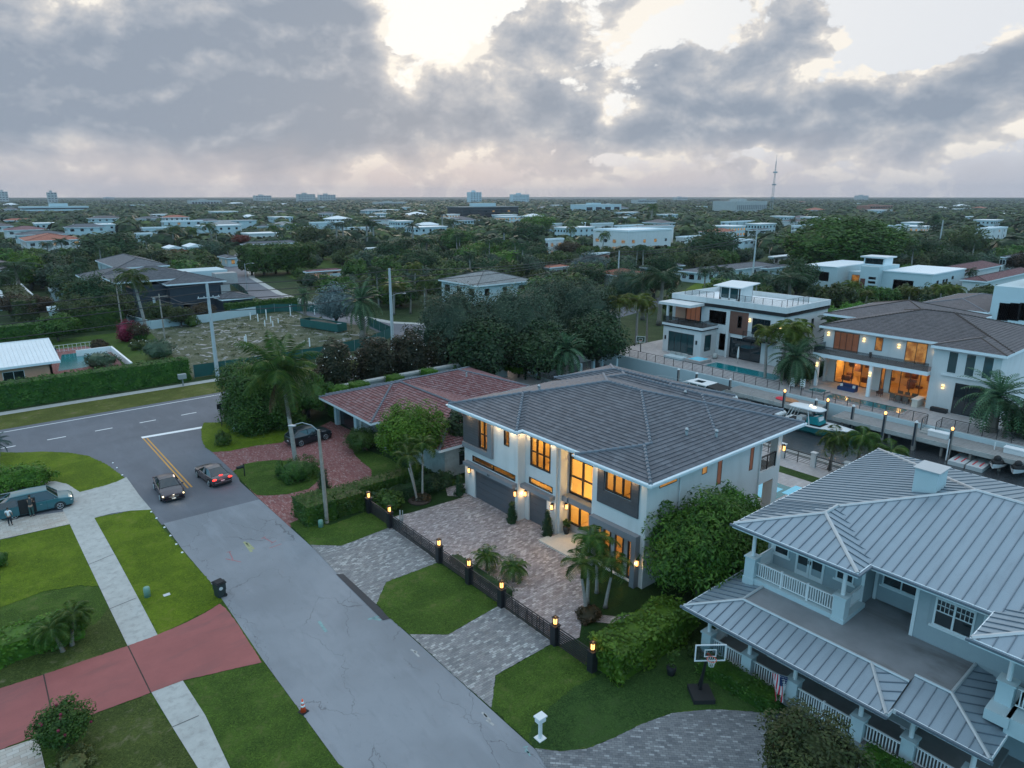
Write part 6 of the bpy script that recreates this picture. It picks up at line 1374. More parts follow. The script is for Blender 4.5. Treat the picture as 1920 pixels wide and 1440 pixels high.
def bush(label, X, Y, rx, rz, mat='leaf_mid', n=900, leaf=.2, seed=3, ry=None, name='shrub', shape='round', flowers=0, flm='flower_white', cat='shrub', lift=.0, core=.72):
    t = empty(name, (X, Y, 0)); tag(t, label, cat); m = MB()
    m.path([(X,Y,0),(X,Y,rz*.6+lift)],[.08,.05],6); build(m, 'stem', 'trunk_dark', t)
    c = crown(rx, ry or rx, rz, max(10, n//60), n, leaf, seed, lift+rz*.8, core, shape, 0, 0, .36); build(c, 'foliage', mat, t, world=False)
    if flowers:
        rnd = random.Random(seed); m = MB()
        for k in range(flowers):
            a = rnd.uniform(0,6.28); u = rnd.uniform(-.2,1); r = math.sqrt(1-u*u); m.ball((math.cos(a)*r*rx, math.sin(a)*r*(ry or rx), lift+rz*.8+u*rz), .08, n=5, m=3)
        build(m, 'flowers', flm, t, world=False)['kind'] = 'stuff'
    return t
# ---- individual near trees -----------------------------------------------------------
def coconut_hero():
    b = G(556,880); tp = G(528,700,8.9); t = palm(21, 5.6, 1.05, 1.25, 38, 11, 8.9, .19, (tp[0]-b[0], tp[1]-b[1]), 'trunk_pale', 'palm_green', (-.15,1.5), name='coconut_palm', label='tall coconut palm with grey trunk on the grass island', fold=.75, dead=3)
    t.location = (b[0], b[1], 0)
coconut_hero()
def near_trees():
    X, Y = 33.6, 20.6
    t = btree(3.7,3.1,2.8,1.5,64,17000,.30,5,'leaf_mango',name='mango_tree',label='large lush mango tree between the lit house and the porch house',droop=.7,asp=.34,cr=.36,core=.66); t.location = (34.3,22.3,0)
    t2 = btree(2.6,2.3,2.4,1.2,50,7000,.30,6,'leaf_mango',name='mango_tree',label='smaller leafy mass joined to the mango, nearest the lit house wall',droop=.7,asp=.34,cr=.28,core=.72); t2.location = (38.6,23.3,0)
    # clipped tree by red tile roof
    t = btree(3.3,2.9,2.2,2.8,46,11000,.21,8,'leaf_bright',name='broadleaf_tree',label='clipped bright green tree in front of the red tile roof',trunkm='trunk_pale',core=.66); p = G(785,905); t.location = (30.2,51.0,0)
    bush('round clipped ball shrub by the bungalow garage', *G(681,845), 1.7, .95, 'hedge_leaf', 4600, .13, 4, lift=.5, core=.8, name='topiary_shrub')
    # big clipped tree at the corner behind the coconut
    t = btree(3.7,4.2,3.7,.6,130,26000,.24,9,'leaf_mid',name='ficus_tree',label='big clipped ficus mass at the junction corner',shape='box',core=.84,cr=.30); t.location = (25.2,74.6,0)
    t = btree(2.5,2.2,2.0,1.4,30,4200,.24,19,'leaf_bright',name='ficus_tree',label='yellow green clipped ficus lobe facing the cross road',core=.78); t.location = (27.4,80.0,0)
    t = btree(2.8,2.8,1.9,1.4,36,5200,.24,29,'leaf_mid',name='broadleaf_tree',label='dark leafy tree right behind the coconut palm trunk',core=.7); t.location = (30.0,73.5,0)
    t = btree(2.2,2.2,1.6,1.0,26,3000,.24,39,'leaf_olive',name='broadleaf_tree',label='olive shrub tree between the coconut palm and garage',core=.7); t.location = (31.5,77.0,0)
    # magnolias along cross road
    for k, (x, yb, w_, lb) in enumerate(((632,735,64,'first dark magnolia with white blossoms, nearest the coconut palm'),(708,722,62,'second dark magnolia with white blossoms in the row'),(772,712,64,'third dark magnolia with white blossoms in the row'),(838,712,50,'fourth dark magnolia with white blossoms, half behind shadowed leaves'))):
        p = G(x, yb); t = btree(2.1,2.1,3.3,.5,60,5200,.26,40+k,'leaf_magnolia',name='magnolia_tree',label=lb,core=.8,cr=.3,flowers=34,tr=.15); t.location = (p[0], 78+k*.6, 0); tag(t, group='magnolias along the cross road'); t.location = (PY(x, 715, 76.6)[0]+.3, 77.4, 0); t.scale = (1.22,1.2,1.22)
    # hedges
    hedge('dense clipped hedge between street lamp and slat fence', 18.6,21.2,47.4,50.4,1.75,seed=2); hedge('clipped hedge running back beside the paver loop', 21.2,30.5,48.6,50.2,1.6,seed=3); hedge('front arm of the clipped hedge behind the street lamp', 21.2,23.6,47.4,48.55,1.7,seed=33)
    hedge('glossy leafy hedge at the end of the slat fence', 23.9,30.4,19.9,22.2,1.9,80,.24,'hedge_bright',4,lump=.3)
    hedge('tall long clipped hedge beyond the cross road', -30,24.5,100.2,102.6,3.1,26,.32,'hedge_leaf',5,lump=.15)
    hedge('low clipped hedge beneath the porch railing', 27.9,29.1,13.6,18.0,.95,90,.14,'hedge_leaf',6)
    hedge('low hedge below the picket gate end of the porch', 28.3,29.4,6.0,9.5,.8,80,.16,'hedge_leaf',7)
    hedge('leafy hedge crossing the left lawn', -1.8,2.9,42.6,44.6,1.3,60,.22,'hedge_bright',8,lump=.25)
    hedge('dark box hedge behind the slat fence near the palms', 24.2,25.0,29.9,36.2,.55,60,.14,'leaf_dark',9); hedge('dark low hedge along the courtyard back boundary', 24.4,32.0,46.8,47.9,1.2,45,.2,'leaf_dark',10)
    for k, (x0, x1, lb) in enumerate(((PY(618,730,72)[0],PY(652,730,72)[0],'square clipped bush behind the bungalow roof, first'),(PY(660,725,72)[0],PY(690,725,72)[0],'square clipped bush behind the bungalow roof, second'),(PY(730,710,72)[0],PY(754,710,72)[0],'square clipped bush behind the bungalow roof, third'),(PY(796,692,72)[0],PY(816,692,72)[0],'square clipped bush behind the bungalow roof, fourth'))):
        hedge(lb, x0,x1,71.2,73.2,3.6,40,.2,'hedge_bright',20+k)
    b = MB(); b.box(34,60,73.4,73.8,0,3.0); b.box(33.8,60.2,73.2,74.0,3.0,3.25); thing(b, 'garden_wall', 'concrete', 'capped garden wall behind the bungalow roof', 'wall')
    # island hedge and cone
    bush('round clipped hedge around the palm foot on the island', *G(562,895), 2.0, .85, 'hedge_leaf', 5200, .12, 15, ry=1.7, lift=.05, name='hedge_shrub', shape='box', core=.8); hedge('low dark hedge strip on the grass island', 20.6,21.1,56.3,59.2,.5,70,.12,'leaf_dark',16)
    t = empty('cone_topiary', G(609,935)+(0,)); tag(t, 'slim dark cone topiary behind the street lamp', 'shrub'); m = crown(.75,.75,1.4,40,2200,.10,17,1.5,.0,'cone',cr=.3); m.path([(0,0,.05),(0,0,1.2),(0,0,2.6)],[.62,.4,.05],10); build(m, 'foliage', 'leaf_dark', t, world=False)
    for k, (x, y, lb, hh) in enumerate(((31.45,38.0,'potted cone shrub between the two garage doors',1.9),(32.2,34.6,'potted cone shrub right of the narrow garage door',2.1),(31.3,44.9,'dark cone shrub left of the wide garage door',2.0))):
        t = empty('cone_topiary', (x,y,0)); tag(t, lb, 'shrub', 'cone shrubs at the garage doors'); m = crown(.42,.42,hh*.5,26,1300,.12,50+k,hh*.5+.05,0,'cone',cr=.42); m.path([(0,0,.05),(0,0,hh*.5),(0,0,hh)],[.36,.26,.05],8); build(m, 'foliage', 'leaf_dark', t, world=False)
    t = empty('potted_plant', (33.35,33.75,.15)); tag(t, 'black urn with green plant left of the entry window', 'potted plant'); m = MB(); m.lathe(33.35,33.75,[(.17,.15),(.26,.5),(.27,.75),(.22,.76)],14); build(m, 'pot', 'ceramic_black', t, smooth=True); m = crown(.32,.32,.28,10,300,.16,3,.85,.5); build(m, 'foliage', 'leaf_mid', t, world=False)
    # palms in the courtyard
    for (x, y, s, lb, sd) in ((25.6,33.6,1,'feathery pygmy palm behind the fence, left of the pair',1),(26.1,31.3,1.05,'feathery pygmy palm behind the fence, right of the pair',2)):
        t = palm(26,1.5,1.5,.42,16,sd,.9,.09,(0,0),'trunk','palm_green',(-.3,1.35),name='pygmy_palm',label=lb,fold=.4); t.location = (x,y,0)
    for (x, y, hh, lb, sd, ln) in ((27.2,25.6,2.6,'double trunk foxtail palm by the courtyard corner, front stem',3,(-.4,.1)),(28.0,26.3,3.4,'foxtail palm behind the front stem, courtyard corner',4,(.3,.2)),(28.6,25.3,2.2,'shortest foxtail palm by the courtyard corner',5,(.2,-.2)),(29.4,26.8,2.6,'foxtail palm nearest the lit corner window',6,(.1,.2))):
        t = palm(13,1.9,1.7,.55,18,sd,hh,.10,ln,'trunk_pale','palm_green',(-.2,1.3),name='foxtail_palm',label=lb,fold=.3,crownshaft=True,vee=.35); t.location = (x,y,0)
    for (x, y, hh, lb, sd, ln) in ((27.7,46.0,3.5,'left slim white trunked palm in the dark courtyard lawn',7,(-.9,-.3)),(28.3,46.1,4.0,'right slim white trunked palm in the dark courtyard lawn',8,(.35,.3)),(28.0,46.6,3.6,'middle slim palm of the courtyard trio',9,(-.2,.7))):
        t = palm(12,1.9,1.6,.55,18,sd,hh,.08,ln,'trunk_pale','palm_green',(-.2,1.3),name='christmas_palm',label=lb,fold=.35,crownshaft=True,vee=.35); t.location = (x,y,0)
    b = MB(); b.lathe(28.0,46.1,[(.95,0),(1.0,.12),(.85,.2)],16); thing(b, 'planting_ring', 'mulch', 'round mulch ring with croton under the slim palms', 'planter'); bush('rusty croton around the slim palm stems', 28.2,46.0,.8,.4,'leaf_rust',500,.2,31); bush('golden croton at the foot of the foxtail palms', 27.0,25.2,.9,.4,'leaf_rust',600,.2,32)
    bush('big leafy shrub behind the far fence post', 25.2,46.4,1.2,.9,'leaf_mid',1200,.22,33); bush('dark shrub beside the garage path', 30.0,47.4,1.3,.9,'leaf_dark',1200,.22,34)
    # left lawn
    for k, (dx, dy, hh) in enumerate(((0,0,1.4),(.5,.3,1.7))):
        p = G(118,1222); t = palm(22,1.55,1.6,.45,18,60+k,hh,.09,(.3*(k*2-1),.15),'trunk','palm_green',(-.35,1.3),name='pygmy_palm',label=('left','right')[k]+' stem of the pygmy palm pair on the left lawn',fold=.45); t.location = (p[0]+dx, p[1]+dy, 0)
    bush('round flowering bush in the lower left corner', *G(125,1400), 1.15, 1.0, 'leaf_mid', 4200, .13, 35, flowers=9, flm='flower_red', lift=.4); bush('low golden shrub skirt under the round flowering bush', *G(140,1438), .8, .4, 'leaf_pale_gold', 900, .12, 36)
    bush('leafy hedge clump at the corner by the van', *G(40,918), 2.6, 1.2, 'hedge_bright', 3600, .2, 37, ry=1.6); bush('dark clipped shrub at the left edge below the van', *G(-4,1062), .7, .6, 'leaf_mid', 700, .12, 38)
    p = G(-10,862); t = palm(16,2.0,1.0,.7,16,70,1.6,.15,(0,0),'trunk','leaf_silver',(-.3,1.3),name='silver_fan_palm',label='silvery blue fan palm cut by the left edge',fold=.1); t.location = (p[0],p[1],0)
    # lower right tree
    t = btree(1.9,1.9,1.6,2.2,60,8000,.16,71,'leaf_olive',name='broadleaf_tree',label='olive brown tree crown at the bottom edge over the paver driveway',core=.7); t.location = (23.4,9.6,0)
    for (x, y, r_, lb) in ((28.6,8.4,.5,'dark shrub at the foot of the picket gate'),(28.4,6.8,.6,'rusty shrub along the porch, lower right'),(29.0,18.9,.4,'small potted shrub at the porch corner pier')):
        bush(lb, x, y, r_, r_*.9, 'leaf_rust' if 'rusty' in lb else 'leaf_mid', 600, .13, int(x*7))
    t = empty('potted_plant', G(1258,1265)+(0,)); tag(t, 'small potted tree alone on the dark lawn', 'potted plant'); m = MB(); m.lathe(0,0,[(.2,0),(.27,.4),(.27,.5)],12); build(m, 'pot', 'rubber', t, world=False, smooth=True); m = crown(.35,.35,.5,9,260,.14,5,1.0,.2); build(m, 'foliage', 'leaf_mid', t, world=False)
    # backyard palms of lit house
    for k, (x, y, hh, lb) in enumerate(((61.6,27.2,4.6,'coconut palm over the backyard rail, left of three'),(62.0,25.0,5.2,'coconut palm over the backyard rail, middle of three'),(61.8,22.4,4.6,'coconut palm over the backyard rail, right of three'))):
        t = palm(17,2.5,1.8,.8,20,80+k,hh-1.5,.14,(.2,-.2),'trunk','palm_green',(-.4,1.2),name='coconut_palm',label=lb,fold=.6); t.location = (x,y,0)
    bush('ground palms behind the lit house roof', 61.5,57,1.6,1.6,'palm_green',1200,.4,90); bush('small palm tuft beyond the roof ridge', 61.8,53,1.3,1.2,'palm_yellow',900,.4,91)
    bush('fern palm between bungalow and lit house roofs', 34.8,49.8,1.2,2.6,'palm_dark',1400,.35,92,lift=1.0); bush('fern palm tops beside the bungalow back roof', 44.5,48.0,1.8,1.9,'palm_green',1600,.4,93,lift=2.2)
near_trees()
# ---- prototypes and placement --------------------------------------------------------
PRO = {}
def protos():
    P = PRO
    P['dark'] = [btree(4.2,4.2,3.4,1.6,60,4200,.42,101+k,'leaf_dark',core=.7) for k in range(2)]
    P['mid'] = [btree(3.8,3.8,3.0,1.6,50,3600,.42,111+k,'leaf_mid',core=.7) for k in range(2)]
    P['grey'] = [btree(4.4,4.4,3.8,1.4,110,9000,.24,121,'leaf_greygreen',core=.75,cr=.26,asp=.4)]
    P['olive'] = [btree(3.8,3.8,2.8,1.8,46,3200,.40,131,'leaf_olive',core=.66)]
    P['rust'] = [btree(3.4,3.4,2.4,2.0,40,2400,.40,141,'leaf_rust',core=.6)]
    P['red'] = [btree(4.4,4.4,2.2,2.2,40,2600,.38,151,'leaf_red',core=.66)]
    P['bright'] = [btree(3.4,3.4,2.6,1.4,44,3200,.38,161,'leaf_bright',core=.7)]
    P['ficus'] = [btree(6.5,6.5,5.0,2.0,150,15000,.42,171,'leaf_mid',name='ficus_tree',core=.78,cr=.22)]
    P['coco'] = [palm(16,3.6,1.6,.9,16,201+k,7.5,.17,(.6*(k*2-1),.3),'trunk_pale','palm_green',(-.6,1.2),name='coconut_palm',fold=.6) for k in range(2)]
    P['royal'] = [palm(14,3.0,1.5,.8,14,211,8.5,.22,(0,0),'trunk_pale','palm_dark',(-.3,1.2),name='royal_palm',fold=.5,crownshaft=True)]
    P['yellow'] = [palm(15,2.3,1.9,.75,16,221,4.4,.13,(.2,.1),'trunk_pale','palm_yellow',(-.2,1.35),name='christmas_palm',fold=.35,crownshaft=True,vee=.3)]
    P['date'] = [palm(44,2.7,1.1,.45,16,231,2.6,.26,(0,0),'trunk','palm_blue',(-.9,1.45),name='date_palm',fold=.15,vee=.6)]
    P['darkpalm'] = [palm(15,2.6,1.7,.8,14,241,4.8,.13,(.2,0),'trunk','palm_dark',(-.4,1.3),name='palm_tree',fold=.5)]
    P['silver'] = [btree(3.4,3.4,2.8,1.4,46,4200,.34,251,'leaf_silver',core=.6)]
    P['far'] = [btree(4.6,4.6,2.9,1.2,26,1100,.75,261+k,('leaf_dark','leaf_mid','leaf_olive','leaf_greygreen')[k],core=.8) for k in range(4)]
    P['farpalm'] = [palm(12,3.2,1.6,1.2,9,271,8,.2,(.3,0),'trunk_pale','palm_dark',(-.5,1.2),name='palm_tree',fold=.5)]
    P['pine'] = [btree(1.6,1.6,5.5,1.0,30,1800,.5,281,'leaf_dark',name='pine_tree',shape='cone',core=.0,cr=.6)]
protos()
rp = random.Random(99)
def tree(kind, X, Y, h, label, w=None, group=None, idx=None):
    pr = PRO[kind]; p = pr[(idx if idx is not None else rp.randrange(len(pr)))]; 
    s = h/p['ph'] if 'ph' in p else 1; 
    b0 = p.get('_h'); 
    sw = s if w is None else w/p['pw']
    o = place(p, USED, (X, Y, 0), rp.uniform(0, 6.28), label, group, (sw, sw, s)); return o
def TP(kind, x, yb, hpx, label, wpx=None, group=None, idx=None):
    "tree standing at ground pixel (x, yb), hpx tall in the photograph"
    X, Y = G(x, yb); d = depth(X, Y, 0); k = d/FPX/1.0; return tree(kind, X, Y, hpx*k, label, None if wpx is None else wpx*k, group, idx)
# ph / pw of a prototype are kept on the object; copies carry them too and they are removed at the end
TL = [ # kind, x, y base, height, width, label
 ('grey',858,705,165,150,'huge dusky grey green tree left of three behind the bungalow'),('grey',968,690,150,150,'huge dusky grey green tree, middle of three'),('grey',1088,660,135,130,'huge dusky grey green tree nearest the yellow palms'),('dark',905,720,120,120,'dark understorey tree below the dusky giants, left'),('dark',1010,712,100,120,'dark understorey tree below the dusky giants, right'),('dark',1120,690,100,110,'dark tree behind the canal head'),('darkpalm',905,690,120,90,'dark palm poking out between the dusky giants'),('grey',1030,650,130,120,'dusky giant crown in the back row'),
 ('date',1060,718,86,92,'full blue green date palm by the canal head'),('bright',972,708,42,50,'bright green shrub tree left of the date palm'),('bright',912,712,40,36,'bright green clipped tree under the dusky giants'),
 ('yellow',1160,660,95,62,'yellow green palm cluster stem, left, by the basketball hoop'),('yellow',1192,655,92,70,'yellow green palm cluster stem, right, by the basketball hoop'),('yellow',1212,650,80,50,'yellow green palm just left of the white flat house'),('darkpalm',1235,610,110,110,'dark feathery palms behind the white flat house, left'),('darkpalm',1205,600,90,100,'dark feathery palm beyond the yellow palms'),
 ('date',681,632,92,84,'full round date palm on the vacant lot corner'),('silver',632,612,74,76,'silvery leaved tree by the green container'),('date',572,592,50,38,'small yellowing date palm by the side street'),('yellow',738,590,54,64,'golden fan palm clump left of the tall pole'),('coco',797,588,76,50,'rusty coconut palm right of the tall pole'),('darkpalm',770,588,50,50,'dark palm between golden palm and pole'),
 ('coco',276,628,130,88,'leaning coconut palm in front of the navy house'),('bright',60,545,70,60,'bright green round tree at the left edge'),('dark',215,500,60,110,'large dark round tree left of the columned house'),('olive',300,505,36,110,'flat olive and red topped tree behind the columned house'),('red',330,492,24,50,'red flowered treetop behind the columned house'),
 ('olive',150,620,62,70,'golden green tree right of the peach bungalow pool'),('dark',190,600,80,80,'dark bushy tree left of the utility pole'),('olive',160,598,70,70,'brownish bare limbed tree by the white shed'),('olive',230,610,58,60,'mustard green tree at the foot of the leaning palm'),('mid',110,640,50,60,'leafy tree behind the peach bungalow roof'),('rust',30,598,46,60,'flowering tree before the white bungalow, left'),('rust',70,600,44,60,'flowering tree before the white bungalow, right'),('bright',125,628,34,44,'low bright shrub tree by the pool patio'),
 ('darkpalm',40,560,72,96,'drooping dark palms at the left edge'),('darkpalm',8,570,60,70,'dark palm cut by the left edge'),('dark',80,540,60,90,'dark canopy behind the white shed'),('dark',150,560,55,90,'brown green canopy left of the columned house'),('rust',195,545,34,46,'small rusty tree beside the columned house'),('darkpalm',240,545,40,40,'palm tuft in the columned house garden'),('rust',262,640,34,42,'rust tipped shrub tree at the foot of the leaning palm'),('olive',300,610,44,50,'olive tree before the navy house wall, left'),('rust',385,600,30,44,'rusty shrub palm by the navy garage'),('olive',340,612,36,44,'olive tree before the navy house wall, right'),
 ('darkpalm',92,485,32,34,'date palm left of the red clay villa porch'),('darkpalm',120,482,36,34,'date palm right before the red clay villa'),('coco',325,465,44,36,'tall palm behind the carport, left'),('coco',362,462,38,30,'tall palm behind the carport, middle'),('coco',400,460,44,42,'tall palm right of the carport'),('red',455,462,22,34,'red flowering tree left of the pale two storey house'),('darkpalm',430,492,36,40,'palm by the lamp lit bungalow'),
 ('coco',520,462,44,36,'tall dark palm over the grey roof, left'),('coco',545,458,42,36,'tall dark palm over the grey roof, right'),('olive',590,470,44,60,'olive canopy behind the clipped ficus'),('royal',633,468,48,34,'royal palm left of the brick red wall'),('royal',645,466,46,30,'royal palm at the brick red wall'),('royal',690,474,60,44,'tall coconut crowned palm left of the canvas roof'),('royal',702,474,56,36,'tall palm standing before the canvas roof'),('dark',650,492,44,70,'dark round tree right of the clipped ficus'),('dark',735,500,46,80,'dark canopy before the canvas roof'),('royal',775,472,50,40,'tall palm in the centre grove, left'),('royal',760,500,50,44,'palm with brown fronds in the centre grove'),('darkpalm',800,500,56,50,'dark palm in the centre grove'),('dark',790,520,50,70,'dark evergreen left of the weathered hip roof'),('yellow',778,560,60,40,'green palm at the left of the weathered hip roof house'),
 ('mid',860,478,46,70,'mid green canopy behind the weathered hip roof, left'),('bright',905,492,38,60,'yellow green canopy behind the weathered hip roof'),('bright',950,505,34,60,'yellow green tree right of the weathered hip roof'),('bright',975,520,36,46,'yellowish tree right of the pale house'),('royal',850,458,44,40,'palm pair before the dark office, left'),('royal',830,440,40,30,'palm pair before the dark office, right'),('royal',945,480,50,44,'big dark palm in the centre distance'),('dark',990,470,50,70,'dark canopy left of the stacked villa'),('dark',1000,500,40,60,'dark tree left of the small red roof'),('bright',1008,440,36,60,'bright mound tree in the centre distance'),
 ('coco',1068,465,44,30,'palm before the stacked villa wing'),('coco',1128,482,50,34,'palm before the stacked villa garage'),('rust',1065,480,26,50,'copper toned tree before the stacked villa'),('mid',1218,452,30,30,'round tree against the stacked villa'),('dark',1330,495,62,92,'wide dark round tree in the right distance'),('coco',1220,425,44,30,'palm behind the stacked villa'),('dark',1240,520,40,60,'tree behind the ranch garage'),('rust',1225,560,50,80,'white flowering dusky shrub tree left of the ranch'),('grey',1175,565,60,70,'dusky tree before the red clay pavilion, right'),('dark',1098,548,50,80,'dark tree left of the red clay pavilion'),('silver',1108,520,44,60,'feathery grey green palm tree by the red clay pavilion'),('bright',1190,500,20,44,'bright shrub behind the red clay pavilion'),
 ('darkpalm',1320,548,48,40,'christmas palm pair before the ranch, left'),('darkpalm',1345,545,48,40,'christmas palm pair before the ranch, right'),('darkpalm',1363,545,44,34,'palm before the ranch door'),
 ('ficus',1575,512,100,205,'great spreading ficus dominating the right distance'),('dark',1492,552,60,70,'dark lower canopy left of the great ficus'),('dark',1725,498,50,90,'dark round tree right of the great ficus'),('bright',1755,500,40,40,'bright green tree edge right of the great ficus'),('olive',1805,490,60,70,'bushy tree by the far right pole'),('pine',1750,440,40,20,'slim pine in the right distance'),('dark',1780,520,50,80,'dark canopy behind the brown mansion'),('rust',1905,520,46,40,'orange tinged palm at the right edge'),
 ('darkpalm',1480,570,60,100,'dark feathery palms left of the white modern house'),('darkpalm',1522,575,40,40,'palm at the left corner of the white modern house'),('yellow',1590,580,48,44,'palm before the white modern house, left'),('yellow',1620,582,34,40,'low palm before the white modern house steps'),('yellow',1700,585,42,44,'palm right of the white modern house steps'),('darkpalm',1735,590,40,40,'dark palm before the tiled mansion, left'),('yellow',1760,592,52,44,'palm pair behind the brown canal roof, left'),('yellow',1785,592,50,44,'palm pair behind the brown canal roof, right'),('darkpalm',1812,548,46,34,'fan palm before the tiled mansion'),('bright',1600,598,30,50,'lime green shrub behind the brown canal roof'),('olive',1640,592,28,50,'mixed shrubs behind the brown canal roof'),('bright',1560,610,34,60,'lime shrub tree beside the white flat house'),
 ('darkpalm',1560,690,100,80,'dark palm right of the white flat house'),
]
for k, t_ in enumerate(TL): TP(t_[0], t_[1], t_[2], t_[3], t_[5], t_[4])
def canal_trees():
    for k, (x, y, hh, lb) in enumerate(((84.4,47.5,6.0,'yellow green palm cluster over the teal pool, left stem'),(85.2,45.6,6.6,'yellow green palm cluster over the teal pool, tallest'),(86.5,44.6,6.0,'yellow green palm cluster over the teal pool, right stem'),(88.5,45.8,6.4,'yellow green palm behind the canal date palm'))): tree('yellow', x, y, hh+1.4, lb)
    tree('date', 83.9, 43.2, 6.6, 'broad date palm between the two canal houses'); tree('darkpalm', 84.6, 45.0, 3.6, 'lamp lit slim palm stems at the canal terrace'); tree('dark', 87, 44.8, 4.0, 'dark shrubbery between the two canal houses')
    tree('date', 82.6, 20.2, 6.8, 'wide date palm before the dark glass doors, right'); tree('darkpalm', 81.6, 18.9, 5.2, 'leafy palm at the right end of the canal terrace'); tree('dark', 83.5, 17.0, 4.5, 'dark shrub mass at the right edge of the canal')
    tree('darkpalm', 92.5, 47.0, 6.0, 'dark palms behind the canal date palm')
canal_trees()
def flat_ficus():
    A = G(522, 514); foot(A[0]-13, A[0]+13, A[1]-9, A[1]+9); t = empty('ficus_tree', (A[0],A[1],0)); tag(t, 'huge flat topped clipped ficus by the side street', 'tree')
    m = MB(); 
    for k in range(5): m.path([(A[0]-8+k*4,A[1]+2,0),(A[0]-8+k*4,A[1]+2,4)],[.4,.3],7)
    build(m, 'trunk', 'trunk_dark', t)
    m = crown(12.5,8,4.2,160,15000,.55,301,5.6,.86,'box',cr=.30); build(m, 'crown', 'hedge_leaf', t, world=False)
flat_ficus()
for lb, x, yb, r_, rz, mt, nm in (('magenta leafed shrub beside the vacant lot',242,640,2.0,2.2,'leaf_magenta','shrub'),('white blossomed shrub beside the magenta one',264,640,1.4,1.6,'leaf_mid','shrub'),('grey shrub by the vacant lot corner',300,672,2.4,1.8,'leaf_greygreen','shrub'),('small feathery tree over the corner pool',192,688,2.4,1.4,'leaf_greygreen','shrub'),('rocky planting with small palm by the pool',187,655,1.4,.9,'leaf_rust','shrub'),('yellow flowered shrub below the white blossoms',262,655,1.6,.9,'leaf_olive','shrub'),('round shrub under the corner ficus by the road',420,835,.9,.8,'leaf_mid','shrub'),('shrub at the foot of the navy house boundary',360,612,1.5,1.2,'leaf_mid','shrub')):
    p = G(x, yb); bush(lb, p[0], p[1], r_, rz, mt, 900, .25 if r_ > 1 else .15, int(x), flowers=14 if 'white' in lb else 0)
hedge('clipped hedge behind the peach bungalow garden', 0,14,150,153,2.6,9,.5,'hedge_leaf',61); hedge('taller clipped hedge beside the backyard lawn', 16,26,150,156,4.0,9,.5,'hedge_leaf',62)
hedge('hedge row behind the green fence by the side street', 46,62,152,154,2.6,9,.5,'hedge_leaf',63); hedge('long sloping overgrown hedge in the left distance', 10,14,170,205,4.5,5,.6,'leaf_olive',64)
hedge('dark hedge along the far right garden', 88,104,42.9,44.3,2.6,20,.3,'leaf_dark',65); hedge('hedge at the foot of the dusky trees', 64.5,79,77.4,79.0,1.6,25,.25,'leaf_dark',66); 
# ---- filling the neighbourhood -------------------------------------------------------
ROADS = [(-300,62,77,99),(58,78,79,124),(60,70,118,226),(9,19,-30,95),(24,63,102,150),(62.5,81,-100,80),(79,125,-60,73)]
def free(X, Y, m):
    for a, b, c, d in FOOT:
        if a-m < X < b+m and c-m < Y < d+m: return False
    for a, b, c, d in ROADS:
        if a-m < X < b+m and c-m < Y < d+m: return False
    if abs(X-(62+ (Y-120)*.03)) < 5 and 100 < Y < 180: return False
    # side street curve and lane
    for (ax, ay, bx, by) in ((67,180,75,222),(75,222,84,250),(84,250,116,340),(88,95,190,119)):
        t = max(0, min(1, ((X-ax)*(bx-ax)+(Y-ay)*(by-ay))/((bx-ax)**2+(by-ay)**2))); 
        if math.hypot(X-ax-t*(bx-ax), Y-ay-t*(by-ay)) < 6+m: return False
    return True
def nearlabel(X, Y, kind):
    z = depth(X, Y, 0); px_ = 960+FPX*(X*_R[0]+Y*_R[1])/z
    side = 'left' if px_ < 480 else 'centre left' if px_ < 960 else 'centre right' if px_ < 1440 else 'right'
    band = 'among the middle distance houses' if z < 260 else 'among the farther houses' if z < 430 else 'in the far canopy'
    return 'leafy %s %s, %s of view' % (kind, band, side)
def fill():
    rnd = random.Random(5); n = 0
    pts = []
    for row in range(60):
        z = 150*1.0365**row
        if z > 620: break
        step = 9.5+z*.012
        x = -z*.80
        while x < z*.80:
            xx = x+rnd.uniform(-.45, .45)*step; zz = z+rnd.uniform(-.4, .4)*step*.8; x += step
            X = xx*_R[0]+zz*math.sin(YAW); Y = xx*_R[1]+zz*math.cos(YAW); pts.append((X, Y, z))
    cnt = {'t': 0, 'p': 0}
    for X, Y, z in pts:
        # keep sight lines: nothing tall just in front of a listed house
        hmax = 8.5
        ok = free(X, Y, 3.0)
        if not ok: continue
        for a, b, c, d in FOOT:
            cx, cy = (a+b)/2, (c+d)/2; dz = depth(cx, cy, 0)
            zz = depth(X, Y, 0)
            if 0 < dz-zz < 130:
                u = (X*_R[0]+Y*_R[1])/zz; v0 = min((q*_R[0]+r*_R[1])/depth(q, r, 0) for q in (a, b) for r in (c, d)); v1 = max((q*_R[0]+r*_R[1])/depth(q, r, 0) for q in (a, b) for r in (c, d))
                if v0-.006 < u < v1+.006: hmax = min(hmax, 2.4+22*(dz-zz)/dz)
        r = rnd.random()
        zz = depth(X, Y, 0)
        if rnd.random() < .10 and zz < 420: continue
        if r < .17 and hmax > 6: k = 'farpalm'; h = rnd.uniform(7, 11); lab = nearlabel(X, Y, 'palm'); cnt['p'] += 1
        else:
            k = 'far'; h = min(hmax*rnd.uniform(.8,1), rnd.uniform(4.5, 8.5)); lab = None; i = rnd.choice((0, 1, 1, 2, 2, 3)); lab = nearlabel(X, Y, ('dark round tree','mid green tree','olive brown tree','grey green tree')[i])
            cnt['t'] += 1
            if cnt['t'] > 290: continue
            o = tree(k, X, Y, h, lab, h*rnd.uniform(1.1, 1.5), 'canopy trees between the houses', i); continue
        o = tree(k, X, Y, h, lab, None, 'palms between the houses')
    return cnt, len(pts)
print('FILL', fill())
